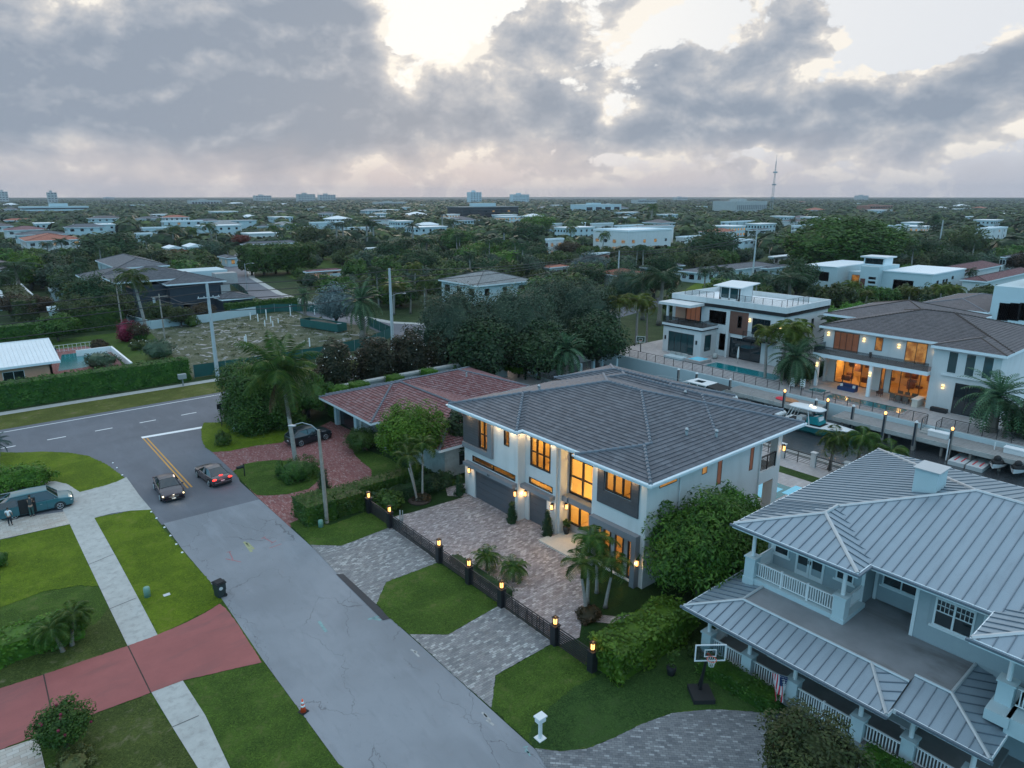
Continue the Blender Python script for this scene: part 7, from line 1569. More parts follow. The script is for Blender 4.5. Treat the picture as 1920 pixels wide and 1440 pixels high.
def forest():
    rnd = random.Random(8); m = MB(); m2 = MB()
    def blob(mb, X, Y, r, h, n):
        for j in range(n):
            d = Vector((rnd.gauss(0,1), rnd.gauss(0,1), abs(rnd.gauss(0,.9)))).normalized(); p = Vector((X+d.x*r, Y+d.y*r, h*.35+d.z*h*.65)); nn = (d+Vector((0,0,.3))).normalized(); leafq(mb, p, nn, r*.55, rnd, .8)
        i0 = len(mb.v); mb.ball((X,Y,h*.3), r*.85, r*.85, h*.55, 7, 4)
    for row in range(100):
        z = 300*1.028**row
        if z > 4200: break
        step = 8+z*.009; x = -z*.82
        while x < z*.82:
            xx = x+rnd.uniform(-.5, .5)*step; zz = z+rnd.uniform(-.5, .5)*step; x += step*(1.0 if z > 420 else 1.25)
            X = xx*_R[0]+zz*math.sin(YAW); Y = xx*_R[1]+zz*math.cos(YAW)
            if not free(X, Y, 2.5): continue
            blk = False; hm = 9
            for a, b, c, d in FOOT:
                cx, cy = (a+b)/2, (c+d)/2; dz = depth(cx, cy, 0)
                if 0 < dz-zz < 90 and dz > 250:
                    u = (X*_R[0]+Y*_R[1])/zz; uc = (cx*_R[0]+cy*_R[1])/dz
                    if abs(u-uc) < ((b-a)*.6+3)/dz: hm = min(hm, 2.2+22*(dz-zz)/dz)
            if z < 620 and rnd.random() < .45: continue
            h = min(hm, rnd.uniform(5, 10)); r = step*rnd.uniform(.45, .75)*(1 if hm > 4 else .6)
            blob(m if rnd.random() < .6 else m2, X, Y, r, h, 26 if z < 700 else 14 if z < 1400 else 8)
    struct('distant_woods', m, 'leaf_dark', 'dark canopy of the far neighbourhood reaching the horizon', 'stuff'); struct('distant_woods', m2, 'leaf_olive', 'olive canopy of the far neighbourhood reaching the horizon', 'stuff')
    print('FOREST', len(m.f), len(m2.f))
forest()
for k_, l_ in PRO.items():
    for p_ in l_:
        if not USED.get(p_.name):
            for c_ in list(p_.children): bpy.data.objects.remove(c_)
            bpy.data.objects.remove(p_)
for o in bpy.data.objects:
    for q in ('ph', 'pw'):
        if q in o: del o[q]
# ================================================================== vehicles
def paint(name, col, fl=.0): return M(name, col, .28, .04, 2, metal=.35, coat=.6)
paint('paint_plum', (.030,.020,.030)); paint('paint_taupe', (.070,.052,.058)); paint('paint_teal', (.03,.14,.17)); paint('paint_ink', (.012,.022,.03)); M('rim', (.38,.39,.40), .35, .05, metal=.8)
def car(name, label, loc, rz, paintm, L=4.8, W=1.84, hh=1.44, belt=.92, hood=.86, ws=(.29,.46), rf=(.47,.69), rr=.89, wb=2.85, lights=(1,0), wagon=False, door=None, glass='glass_dark', wr=.33, chrome=False, cat='car'):
    """x forward; fractions run from the nose (0) to the tail (1)"""
    t = empty(name, (loc[0], loc[1], 0), rz); tag(t, label, cat)
    X = lambda f: L*(.5-f); hw = W/2
    # body: rings of points across the car at stations along it
    st = [(0,.34,.50,.66,.74),(.015,.22,.60,.72,.86),(.06,.18,.70,hood-.10,.95),(.16,.18,.78,hood-.02,.99),(ws[0],.18,.86,belt-.02,1.0),(.5,.18,.88,belt,1.0),(.75,.18,.90,belt+.03,1.0),(rr,.20,.90,belt+.04,.97),(.97,.24,.82,belt+.0,.92),(.995,.30,.66,.80,.84),(1,.38,.58,.72,.78)] if not wagon else [(0,.34,.52,.70,.74),(.015,.22,.62,.80,.86),(.06,.18,.72,hood-.06,.95),(.16,.18,.80,hood,.99),(ws[0],.18,.88,belt,1.0),(.5,.18,.90,belt,1.0),(.8,.18,.92,belt+.04,1.0),(.95,.22,.92,belt+.05,.95),(.99,.30,.80,belt+.0,.88),(1,.40,.70,belt-.06,.84)]
    m = MB(); rings = []
    for f, zb, zm, zt, wf in st:
        w = hw*wf; r = [(-w*.90,zb),(-w,zb+.14),(-w*1.0,zm-.12),(-w*.97,zt-.05),(-w*.88,zt),(-w*.45,zt+.035),(0,zt+.045),(w*.45,zt+.035),(w*.88,zt),(w*.97,zt-.05),(w,zm-.12),(w,zb+.14),(w*.90,zb)]
        rings.append([(X(f), y, z) for y, z in r])
    for a, b in zip(rings, rings[1:]):
        for k in range(12): m.face([a[k], a[k+1], b[k+1], b[k]])
        m.face([a[12], a[0], b[0], b[12]])
    m.face(rings[0]); m.face(rings[-1][::-1]); bo = build(m, 'body', paintm, t, True, False)
    # glass house and roof
    def ring(f, zl, zt, wl, wt): return [(X(f),-hw*wl,zl),(X(f),-hw*wt,zt-.05),(X(f),-hw*wt*.8,zt),(X(f),0,zt+.02),(X(f),hw*wt*.8,zt),(X(f),hw*wt,zt-.05),(X(f),hw*wl,zl)]
    gh = [ring(ws[0], belt, belt+.03, .90, .86), ring(rf[0], belt, hh-.03, .93, .66), ring((rf[0]+rf[1])/2, belt, hh, .94, .70), ring(rf[1], belt+.02, hh-.04, .93, .65), ring(rr if not wagon else .975, belt+.04, belt+.08, .86, .82)]
    m = MB()
    for a, b in zip(gh, gh[1:]):
        for k in range(6): m.face([a[k], a[k+1], b[k+1], b[k]])
    build(m, 'windows', glass, t, False, False)
    m = MB()
    def up(p, d=.012): return (p[0], p[1]*1.01, p[2]+d)
    for a, b in ((gh[1],gh[2]),(gh[2],gh[3])):
        for k in (1,2,3,4): m.face([up(a[k]), up(a[k+1]), up(b[k+1]), up(b[k])])
    build(m, 'roof_panel', paintm, t, True, False)
    m = MB()
    for s in (-1, 1):
        k = 1 if s < 0 else 5; q = 0 if s < 0 else 6
        for a, b in ((gh[0][q], gh[1][k]), (gh[4][q], gh[3][k])): m.path([up(a), up(b)], .035, 5)
        m.path([up(gh[1][k]), up(gh[2][k]), up(gh[3][k])], .03, 5)
        c = X((rf[0]+rf[1])/2); m.path([(c, s*hw*.945, belt), (c, s*hw*.735, hh-.05)], .035, 5)
    build(m, 'pillars', paintm, t, False, False)
    m = MB(); m.box(X(.04),X(.96),-hw*.93,hw*.93,.16,.24); build(m, 'underbody', 'rubber', t, False, False)
    for sx in (-1, 1):
        for s in (-1, 1):
            x = sx*wb/2+.03; y = s*(hw-.11)
            m = MB(); m.path([(x,y-.115*s,wr),(x,y+.125*s,wr)], wr, 20); w = build(m, 'wheel', 'rubber', t, False, False)
            m = MB(); m.path([(x,y+.10*s,wr),(x,y+.135*s,wr)], wr*.70, 16); build(m, 'hub', 'black_metal', w, False, False)
            m = MB()
            for k in range(5): a = k*1.2566; m.path([(x,y+.14*s,wr),(x+math.cos(a)*wr*.66,y+.138*s,wr+math.sin(a)*wr*.66)], .028, 5)
            for k in range(16):
                a, b = k*.3927, (k+1)*.3927; m.path([(x+math.cos(a)*wr*.68,y+.138*s,wr+math.sin(a)*wr*.68),(x+math.cos(b)*wr*.68,y+.138*s,wr+math.sin(b)*wr*.68)], .022, 4, False)
            build(m, 'rim', 'rim', w, False, False)
            m = MB(); a0 = -.25
            pts = [(x+math.cos(a0+k*(math.pi-2*a0)/12)*(wr+.05), s*(hw*.992), wr+math.sin(a0+k*(math.pi-2*a0)/12)*(wr+.05)) for k in range(13)]; m.path(pts, .03, 5); build(m, 'wheel_arch', 'rubber', t, False, False)
    for s in (-1, 1):
        m = MB(); m.ball((X(.035),s*hw*.72,.64),.14,.20,.085,10,6); build(m, 'headlight', 'head_light' if lights[0] else 'steel', t, True, False)
        m = MB(); m.ball((X(.982),s*hw*.72,.80),.09,.22,.085,10,6); build(m, 'tail_light', 'tail_light' if lights[1] else 'flower_red', t, True, False)
        m = MB(); m.ball((X(ws[0]+.05),s*(hw+.09),belt+.04),.08,.11,.07,8,5); build(m, 'mirror', paintm, t, True, False)
        m = MB(); m.box(X(.5)+.25,X(.5)+.42,s*hw*1.0,s*(hw*1.0+.02),.80,.83); m.box(X(.5)-.55,X(.5)-.38,s*hw*1.0,s*(hw*1.0+.02),.82,.85); build(m, 'door_handle', 'steel', t, False, False)
        m = MB()
        for f in (.36,.52,.66): m.box(X(f)-.006,X(f)+.006,s*hw*.992,s*(hw*1.003),.3,belt-.05)
        build(m, 'door_seam', 'rubber', t, False, False)
        if lights[0] and s: lamp('headlamp_light', (X(-.04), s*hw*.7, .6), .0, parent=None) if False else None
    m = MB(); m.box(X(-.004),X(.02),-.42,.42,.48,.66); build(m, 'grille', 'black_metal', t, False, False)
    m = MB()
    for k in range(3): m.box(X(-.008),X(-.003),-.40,.40,.50+k*.055,.515+k*.055)
    m.box(X(-.01),X(-.004),-.05,.05,.68,.76); build(m, 'grille_bars', 'rim', t, False, False)
    m = MB(); m.box(X(-.012),X(-.006),-.16,.16,.36,.46); build(m, 'licence_plate', 'plate', t, False, False)
    m = MB(); m.box(X(1.006),X(1.0),-.16,.16,.60,.70); build(m, 'licence_plate', 'plate', t, False, False)
    m = MB(); m.box(X(1.004),X(.985),-hw*.7,hw*.7,.34,.40); m.box(X(.03),X(.0),-hw*.6,hw*.6,.26,.34); build(m, 'bumper_trim', 'black_metal', t, False, False)
    if chrome:
        m = MB(); m.box(X(1.01),X(1.0),-hw*.8,hw*.8,.50,.53); build(m, 'chrome_strip', 'rim', t, False, False)
    return t, X, hw
t, X_, hw_ = car('sedan','dark plum sedan with lit headlights facing the camera on the street',(12.05,61.55),R(-94),'paint_plum',4.85,1.86,1.42,lights=(1,0))
l = lamp('headlight_beam', (12.0, 58.4, .7), 6, (1,.85,.6), .1)
l.parent = t; l.matrix_parent_inverse = t.matrix_world.inverted(); l.location = (2.9,0,.6)
t, X_, hw_ = car('sedan','taupe grey sedan seen from behind with red brake lights glowing',(15.95,62.1),R(94),'paint_taupe',4.7,1.82,1.42,lights=(0,1),chrome=True)
m = MB(); m.box(-2.02,-1.98,-.16,.16,1.02,1.06); build(m, 'brake_light', 'tail_light', t, False, False); l = lamp('brake_glow', (-2.8,0,.8), 5, (1,.1,.05), .2); l.parent = t
t, X_, hw_ = car('minivan','teal minivan with open sliding door, half cut by the left edge',(2.75,64.75),R(-4),'paint_teal',5.15,1.98,1.82,belt=1.04,hood=.98,ws=(.20,.30),rf=(.33,.80),rr=.97,wb=3.1,wagon=True,glass='glass_dark',cat='minivan',lights=(0,0))
m = MB(); m.box(-1.15,.0,-hw_*1.012,-hw_*.9,.28,1.5); build(m, 'door_opening', 'rubber', t, False, False)
m = MB(); m.box(-2.45,-1.15,-hw_-.10,-hw_-.03,.30,1.05); m.box(-2.45,-1.15,-hw_-.10,-hw_-.09,1.05,1.07); build(m, 'sliding_door', 'paint_teal', t, False, False); m = MB(); m.face([(-2.4,-hw_-.08,1.05),(-1.2,-hw_-.08,1.05),(-1.25,-hw_*.84,1.55),(-2.3,-hw_*.84,1.52)]); build(m, 'sliding_door_window', 'glass_dark', t, False, False)
m = MB(); m.box(-2.2,.7,.55,.6,1.745,1.79); m.box(-2.2,.7,-.6,-.55,1.745,1.79); build(m, 'roof_rail', 'galv', t, False, False)
t, X_, hw_ = car('sport_utility_car','dark blue black SUV parked on the red pavers',(26.9,66.15),R(6),'paint_ink',4.7,1.92,1.68,belt=1.04,hood=1.0,ws=(.27,.38),rf=(.41,.80),rr=.97,wb=2.85,wagon=True,wr=.37,cat='car',lights=(0,0))
# ================================================================== people
def person(label, X, Y, rz, H_, shirt, pants, hair='hair_dark', lean=0, arm=((.30,.05,.95),(.30,.12,.72)), female=False):
    t = empty('person', (X, Y, .04), rz); tag(t, label, 'person'); k = H_/1.75
    def skin(name, verts, edges, mat, sub=1):
        me = bpy.data.meshes.new(name); me.from_pydata([Vector(v[0])*k for v in verts], edges, []); o = bpy.data.objects.new(name, me); COL.objects.link(o)
        md = o.modifiers.new('skin', 'SKIN'); md.use_smooth_shade = True
        for i, v in enumerate(verts): me.skin_vertices[0].data[i].radius = (v[1]*k, v[2]*k)
        me.skin_vertices[0].data[0].use_root = True
        s = o.modifiers.new('sub', 'SUBSURF'); s.levels = sub; s.render_levels = sub; me.materials.append(MATS[mat]); o.parent = t; return o
    V = []; E = []
    def add(p, r, r2=None, par=None):
        V.append((p, r, r2 or r)); 
        if par is not None: E.append((par, len(V)-1))
        return len(V)-1
    pel = add((0,0,.95),.13,.10); ch = add((lean*.5,0,1.25),.15,.10,pel); nk = add((lean,0,1.46),.06,.06,ch); hd = add((lean*1.15,0,1.56),.07,.075,nk); h2 = add((lean*1.2,0,1.66),.085,.095,hd); add((lean*1.2,0,1.73),.05,.06,h2)
    for s in (-1, 1):
        sh = add((lean*.9,s*.18,1.40),.055,.055,ch); el = add((lean*.9+arm[0][1]+.02,s*.24,1.13),.042,.042,sh); wr = add((lean*.9+arm[1][1]+.08,s*.22,.92),.03,.03,el); add((lean*.9+arm[1][1]+.12,s*.21,.84),.035,.018,wr)
        hp = add((0,s*.09,.88),.09,.09,pel); kn = add((.03*s,s*.10,.50),.062,.062,hp); an = add((-.02*s,s*.11,.09),.042,.042,kn); add((.12-.02*s,s*.12,.04),.035,.03,an)
    skin('body', V, E, 'skin')
    def cloth(name, pts, edges, mat): skin(name, pts, edges, mat)
    cloth('shirt', [((0,0,.90),.165,.125),((lean*.5,0,1.25),.175,.125),((lean*.9,0,1.42),.10,.09),((lean*.9,.185,1.41),.075,.07),((lean*.9+.03,.235,1.22),.065,.06),((lean*.9,-.185,1.41),.075,.07),((lean*.9+.03,-.235,1.22),.065,.06)], [(0,1),(1,2),(2,3),(3,4),(2,5),(5,6)], shirt)
    cloth('trousers', [((0,0,.94),.15,.115),((0,.095,.84),.105,.10),((.03,.10,.50),.078,.078),((-.02,.11,.12),.06,.06),((0,-.095,.84),.105,.10),((-.03,-.10,.50),.078,.078),((.02,-.11,.12),.06,.06)], [(0,1),(1,2),(2,3),(0,4),(4,5),(5,6)], pants)
    m = MB(); m.ball((lean*1.15*k-.015,0,1.69*k),.105*k,.095*k,.10*k,12,8); build(m, 'hair', hair, t, True, False)
    for s in (-1, 1): m = MB(); m.ball((.05*k,s*.11*k,.045*k),.13*k,.05*k,.045*k,10,6); build(m, 'shoe', 'rubber', t, True, False)
    return t
person('person in dark shirt and grey green trousers leaning into the open minivan door', 2.30, 63.55, R(80), 1.76, 'dark_cloth', 'green_cloth', lean=.22)
person('person in white t-shirt and dark trousers standing behind the minivan', .80, 62.75, R(75), 1.52, 'white_cloth', 'denim_dark')
# ================================================================== street things
def pole(label, X, Y, h, r=.17, mat='pole_concrete', arms=(), name='utility_pole', r1=None, lean=0):
    t = empty(name, (X, Y, 0)); tag(t, label, 'utility pole'); m = MB(); m.path([(X,Y,0),(X+lean,Y,h)],[r,r1 or r*.65],10); build(m, 'pole', mat, t)
    for (z, L_, ax) in arms:
        m = MB(); xx = X+lean*z/h
        if ax == 'X': m.box(xx-L_/2,xx+L_/2,Y-.2,Y-.08,z,z+.12)
        else: m.box(xx-.2,xx-.08,Y-L_/2,Y+L_/2,z,z+.12)
        build(m, 'crossarm', mat, t)
        for k in (-.45,-.2,.2,.45):
            m = MB(); a = L_*k; m.lathe(*((xx+a, Y-.14) if ax == 'X' else (xx-.14, Y+a)), [(.03,z+.12),(.06,z+.2),(.03,z+.32)], 6); build(m, 'insulator', 'ceramic_black' if z < 11 else 'white_trim', t)
    return t
def arm_lamp(parent, X, Y, z, dx, dy, mat='galv', head='street_bulb'):
    m = MB(); m.path([(X,Y,z),(X+dx*.4,Y+dy*.4,z+.35),(X+dx*.8,Y+dy*.8,z+.42),(X+dx,Y+dy,z+.38)],[.04,.035,.03,.03],6); a = build(m, 'lamp_arm', mat, parent)
    m = MB(); m.ball((X+dx*1.06,Y+dy*1.06,z+.36),.32 if abs(dx) > abs(dy) else .14,.14 if abs(dx) > abs(dy) else .32,.09,10,6); build(m, 'lamp_head', mat, a, True)
    m = MB(); m.ball((X+dx*1.06,Y+dy*1.06,z+.31),.2,.1,.06,8,5); build(m, 'lamp_lens', head, a, True)
pole('tall pale concrete power pole beside the cross road hedge',28.09,100.45,13.4,.30,arms=((11.3,3.0,'X'),)); 
t = pole('tall pale concrete power pole with street lamp arm before the dusky trees',56.63,99.9,13.6,.30); arm_lamp(t,56.63,99.9,9.0,2.2,-.6)
pole('weathered wood pole with transformer at the vacant lot corner',27.07,124.4,9.4,.15,'pole_wood',((8.9,2.6,'X'),))
m = MB(); m.lathe(26.2,124.3,[(.2,8.0),(.22,8.8),(.1,8.95)],10); build(m, 'transformer', 'galv', bpy.data.objects['utility_pole.001'] if 'utility_pole.001' in bpy.data.objects else None)
pole('thin dark wood pole behind the leaning coconut palm',25.2,149.0,11.6,.15,'pole_wood',((10.6,2.0,'X'),)); pole('grey pole rising over the red clay pavilion',142.03,125.93,10.8,.24); pole('tall grey pole by the dark roofed ranch house',186.6,112.3,15.6,.30)
t = pole('leaning grey pole with lamp arm at the far right',*G(1758,478),15.0,.32); pole('slim pole at the far right distance',*G(1872,475),11,.2)
t = pole('street lamp on the side street in the left distance',61.9,185.4,7.9,.12,'galv',name='street_lamp'); t['category'] = 'street lamp'; arm_lamp(t,61.9,185.4,7.5,2.0,-.3)
t = empty('street_lamp', (20.18,47.39,0)); tag(t, 'weathered wooden street lamp post with curved silver arm by the near hedge', 'street lamp'); m = MB(); m.path([(20.18,47.39,0),(20.16,47.4,4),(20.1,47.42,7.8)],[.17,.15,.11],10); build(m, 'pole', 'pole_wood', t)
m = MB(); b0 = Vector((20.1,47.42,7.7)); e0 = Vector(G(548,803,7.9)+(7.9,)); 
m.path([b0, b0.lerp(e0,.25)+Vector((0,0,.42)), b0.lerp(e0,.6)+Vector((0,0,.55)), b0.lerp(e0,.9)+Vector((0,0,.32))],[.035,.03,.03,.03],7); a = build(m, 'lamp_arm', 'galv', t); m = MB(); m.ball(tuple(e0+Vector((0,0,.2))),.34,.15,.10,12,7,rot=math.atan2(e0.y-b0.y,e0.x-b0.x)); build(m, 'lamp_head', 'steel', a, True)
def wire(label, A, B, sag, r=.014, n=14):
    r *= 2.6
    t = MB(); P = []
    for k in range(n+1): f = k/n; P.append((A[0]+(B[0]-A[0])*f, A[1]+(B[1]-A[1])*f, A[2]+(B[2]-A[2])*f-sag*4*f*(1-f)))
    t.path(P, r, 4); return thing(t, 'power_line', 'black_metal', label, 'power line', group='power lines along the cross road')
for z, lb in ((13.3,'top'),(12.2,'second'),(11.2,'third'),(9.5,'lowest')):
    wire('%s power line strand between the two tall concrete poles' % lb, (28.1,100.4,z-.1), (56.6,99.9,z), .5, .02); wire('%s power line strand left of the hedge side pole' % lb, (28.1,100.4,z-.1), (-40,101.5,z), 1.0, .02); wire('%s power line strand right of the lamp armed pole' % lb, (56.6,99.9,z), (142,126,min(z,10.7)), 1.2, .022)
for z, lb in ((10.5,'upper'),(9.8,'lower')): wire('%s cable from the pole above the red clay pavilion to the ranch pole' % lb, (142,126,z), (186.6,112.3,z+3), 1.0, .03)
for x, lb in ((25.9,'left'),(28.2,'right')): wire('%s slack service cable from the wooden transformer pole to the concrete pole' % lb, (x,124.3,9.1), (28.1,100.6,10.9), .9, .016)
wire('long guy cable from the thin wood pole to the transformer pole', (25.2,149,8.5), (27.1,124.4,8.8), .6)
# bin, cone, boxes, mailboxes
def bin_(X, Y):
    t = empty('wheelie_bin', (X, Y, 0)); tag(t, 'dark green wheeled rubbish bin at the street edge', 'bin'); m = MB(); a = R(12)
    for z0, z1, s in ((.08,.5,.50),(.5,1.0,.56)): m.obox((X,Y,z0), s, s+.08, z1-z0, a)
    build(m, 'body', 'bin_green', t); m = MB(); m.obox((X,Y,1.0), .64, .72, .06, a); m.obox((X,Y,1.06), .5, .58, .05, a); build(m, 'lid', 'rubber', t)
    for s in (-1,1): m = MB(); m.path([(X+.25,Y+s*.25-.03,.12),(X+.25,Y+s*.25+.03,.12)],.12,12); build(m, 'wheel', 'rubber', t)
    m = MB(); m.path([(X+.33,Y-.25,.95),(X+.38,Y-.25,.98),(X+.38,Y+.25,.98),(X+.33,Y+.25,.95)],.02,6); build(m, 'handle', 'bin_green', t)
    m = MB(); m.cyl(0,0,0,.01,.12,n=14); m.xform(lambda x,y,z: (X+.0+x, Y-.345-z, .72+y)); build(m, 'round_emblem', 'plate', t)
bin_(10.35,42.1)
t = empty('traffic_cone', (10.25,28.8,0)); tag(t, 'orange traffic cone with white bands on the street edge', 'traffic cone'); m = MB(); m.obox((10.25,28.8,.01),.40,.40,.04,.3); build(m, 'base', 'rubber', t); m = MB(); m.cyl(10.25,28.8,.05,.76,.15,.035,18); build(m, 'body', 'orange_plastic', t, True)
for z0, z1 in ((.34,.44),(.52,.64)): m = MB(); m.cyl(10.25,28.8,z0,z1,.156-(z0-.05)*.162,.156-(z1-.05)*.162,18); build(m, 'white_band', 'white_paint', t, True)
t = empty('mailbox', (18.24,19.9,0)); tag(t, 'white pedestal mailbox on the deep green lawn', 'mailbox'); m = MB(); m.box(18.02,18.46,19.68,20.12,0,.07); build(m, 'foot', 'white_trim', t); m = MB(); m.box(18.17,18.31,19.83,19.97,.07,1.0); build(m, 'post', 'white_trim', t); m = MB(); m.box(18.03,18.45,19.74,20.06,1.0,1.25); m.box(17.98,18.5,19.69,20.11,1.25,1.32); build(m, 'box', 'white_trim', t)
t = empty('mailbox', (18.4,60.97,0)); tag(t, 'black post mailbox at the edge of the grass island', 'mailbox'); m = MB(); m.box(18.36,18.44,60.93,61.01,0,1.25); build(m, 'post', 'black_metal', t); m = MB(); m.box(17.75,18.36,60.86,61.08,.88,1.02); m.path([(17.75,60.97,1.02),(18.36,60.97,1.02)],.11,12); build(m, 'box', 'black_metal', t)
t = empty('mailbox', (22.8,98.0,0)); tag(t, 'grey roadside mailbox on the far verge by the hedge', 'mailbox'); m = MB(); m.box(22.72,22.88,97.92,98.08,0,1.0); build(m, 'post', 'concrete_dark', t); m = MB(); m.box(22.3,23.3,97.7,98.3,1.0,1.65); build(m, 'box', 'galv', t)
for x, y, lb, hh in ((6.7,45.04,'pale green utility pedestal on the bright grass strip',.72),(19.5,47.0,'pale green utility pedestal beside the street lamp foot',.62)):
    m = MB(); m.lathe(x,y,[(.2,0),(.2,hh*.85),(.17,hh*.97),(.1,hh)],14); thing(m, 'utility_box', 'green_box', lb, 'utility box', smooth=True)
m = MB(); m.box(7.5,7.9,44.3,44.6,.03,.05); thing(m, 'valve_cover', 'plate', 'small white valve cover in the bright grass strip', 'cover')
m = MB(); m.box(20.0,20.4,72.6,72.9,.03,.06); thing(m, 'meter_cover', 'concrete', 'grey meter cover in the corner lawn', 'cover')
for k, (x, y) in enumerate(((9.64,72.35),(9.69,70.69),(9.71,68.42),(9.9,58.32),(9.94,56.78),(10.02,54.67),(10.02,52.91),(10.0,51.2),(10.0,49.63))):
    m = MB(); m.lathe(x,y,[(.09,.03),(.08,.07),(.04,.10)],8); thing(m, 'edge_marker', 'white_paint', 'small white dome marker along the lawn edge of the street', 'marker', group='white markers along the street edge')
t = empty('road_sign', (21.3,76.8,0)); tag(t, 'dark street sign post at the corner lawn seen edge on', 'sign'); m = MB(); m.path([(21.3,76.8,0),(21.3,76.8,2.6)],.035,6); build(m, 'post', 'black_metal', t); m = MB(); m.box(21.0,21.6,76.78,76.80,2.1,2.7); build(m, 'plate', 'black_metal', t)
m = MB(); m.lathe(21.8,74.2,[(.1,0),(.1,.35),(.14,.37),(.1,.45),(.03,.5)],10); thing(m, 'fire_hydrant', 'white_trim', 'small white hydrant under the corner ficus', 'hydrant')
# basketball hoops
def hoop(X, Y, rz, label, s=1.0, bw=1.55):
    t = empty('basketball_hoop', (X, Y, 0), rz); tag(t, label, 'basketball hoop')   # faces +x locally
    m = MB(); m.box(-.9,.35,-.55,.55,.02,.28); build(m, 'base', 'rubber', t, False, False); m = MB(); m.path([(-.5,0,.25),(-.2,0,1.6),(.15,0,2.9)],[.09,.08,.07],8); m.path([(-.8,0,.25),(-.35,0,1.3)],[.05,.05],6); build(m, 'pole', 'black_metal', t, False, False)
    m = MB(); a = bw/2; z0, z1 = 2.75, 3.70
    for (y0,y1,u,v) in ((-a,a,z0,z0+.06),(-a,a,z1-.06,z1),(-a,-a+.06,z0+.06,z1-.06),(a-.06,a,z0+.06,z1-.06),(-.3,.3,3.0,3.04),(-.3,.3,3.38,3.42),(-.3,-.26,3.04,3.38),(.26,.3,3.04,3.38)): m.box(.50,.54,y0,y1,u,v)
    f = build(m, 'backboard_frame', 'white_trim', t, False, False); m = MB(); m.box(.515,.525,-a+.05,a-.05,z0+.05,z1-.05); build(m, 'backboard', 'pool_glass', f, False, False)
    m = MB(); m.path([(.15,0,2.9),(.5,0,3.1)],.05,6); 
    pts = [(.78+.23*math.cos(k*.3927),.23*math.sin(k*.3927),3.05) for k in range(17)]; m.path(pts, .014, 5); build(m, 'rim', 'orange_plastic', t, False, False); m = MB()
    for k in range(12):
        a0, a1, a2 = k*.5236, (k+.5)*.5236, (k+1)*.5236
        P = lambda q, r, z: (.78+r*math.cos(q), r*math.sin(q), z)
        m.path([P(a0,.22,3.04),P(a1,.16,2.85),P(a0,.12,2.65)],.008,3); m.path([P(a0,.22,3.04),P(a0-.26,.16,2.85),P(a0,.12,2.65)],.008,3)
    build(m, 'net', 'white_trim', t, False, False)
hoop(26.4,16.5,R(232),'portable basketball hoop with clear board on the dark lawn'); q = G(1200,672); hoop(q[0],q[1],R(215),'distant basketball hoop under the yellow palms',1,1.4)
# flag
t = empty('flag', (29.15,13.25,0)); tag(t, 'american flag hanging from an angled pole at the porch pier', 'flag'); P0 = Vector((29.35,13.35,1.75)); P1 = Vector((28.45,14.05,2.15)); m = MB(); m.path([P0,P1],.02,6); build(m, 'flag_pole', 'galv', t)
def flagmesh(u0, u1, v0, v1, off=0):
    m = MB(); nu, nv = 8, 10
    def P(u, v):
        b = P0.lerp(P1, .25+.72*u); return (b.x+.10*math.sin(v*3+u*7)*v-.1*v+off*-.7, b.y+.14*math.sin(u*9+v*2.5)*v-.25*v*u, b.z-1.35*v-.02)
    for i in range(nu):
        for j in range(nv):
            a0, a1 = u0+(u1-u0)*i/nu, u0+(u1-u0)*(i+1)/nu; b0, b1 = v0+(v1-v0)*j/nv, v0+(v1-v0)*(j+1)/nv; m.face([P(a0,b0),P(a1,b0),P(a1,b1),P(a0,b1)])
    return m
c0 = build(flagmesh(0,1,0,1), 'cloth', 'white_cloth', t, True); m = MB(); m2 = MB(); m3 = MB()
for k in range(0, 13, 2): s = flagmesh(k/13,(k+1)/13,0 if k > 6 else .40,1,.012); m.f += [tuple(i+len(m.v) for i in f) for f in s.f]; m.v += s.v
build(m, 'red_stripes', 'red_cloth', c0, True); build(flagmesh(0,.54,0,.40,.014), 'blue_canton', 'blue_cloth', c0, True)
s = flagmesh(0,1,0,1,.02)
for i in range(5):
    for j in range(4): b = P0.lerp(P1, .25+.72*(.05+.1*i)); v = .05+.09*j; m3.ball((b.x-.1*v-.03, b.y-.25*v*.3, b.z-1.35*v-.02), .018, n=5, m=3)
build(m3, 'stars', 'white_cloth', c0)['kind'] = 'stuff'
# ================================================================== fences and walls of the middle distance
def screen(label, pts, h=1.7):
    t = empty('screen_fence', (pts[0][0],pts[0][1],0)); tag(t, label, 'fence'); m = MB(); p_ = MB()
    for a, b in zip(pts, pts[1:]):
        L = math.dist(a, b); n = max(2, int(L/3)); 
        for k in range(n):
            q = [(a[0]+(b[0]-a[0])*f/n, a[1]+(b[1]-a[1])*f/n) for f in (k, k+.5, k+1)]
            o = .06; m.face([(q[0][0],q[0][1],.05),(q[1][0]+o,q[1][1]+o,.05),(q[1][0]+o,q[1][1]+o,h-.04),(q[0][0],q[0][1],h)]); m.face([(q[1][0]+o,q[1][1]+o,.05),(q[2][0],q[2][1],.05),(q[2][0],q[2][1],h),(q[1][0]+o,q[1][1]+o,h-.04)]); p_.cyl(q[0][0],q[0][1],0,h+.05,.03,n=6)
    build(m, 'screen_cloth', 'screen_green', t); build(p_, 'posts', 'galv', t)
screen('long dark green screen fence along the vacant lot',[(25.2,101.4),(34,101.2),(45,101.5),(54,103.4),(61.8,109.2),(63.8,122)],1.9); screen('dark green screen fence at the back of the vacant lot',[(46,149.5),(56,151),(62,146),(64,136)],1.8); screen('green screen fence along the side street beyond',[(57,170),(60,182),(66,214)],1.9)
t = empty('boundary_wall', (40,147,0)); tag(t, 'long white boundary wall before the navy house', 'wall')
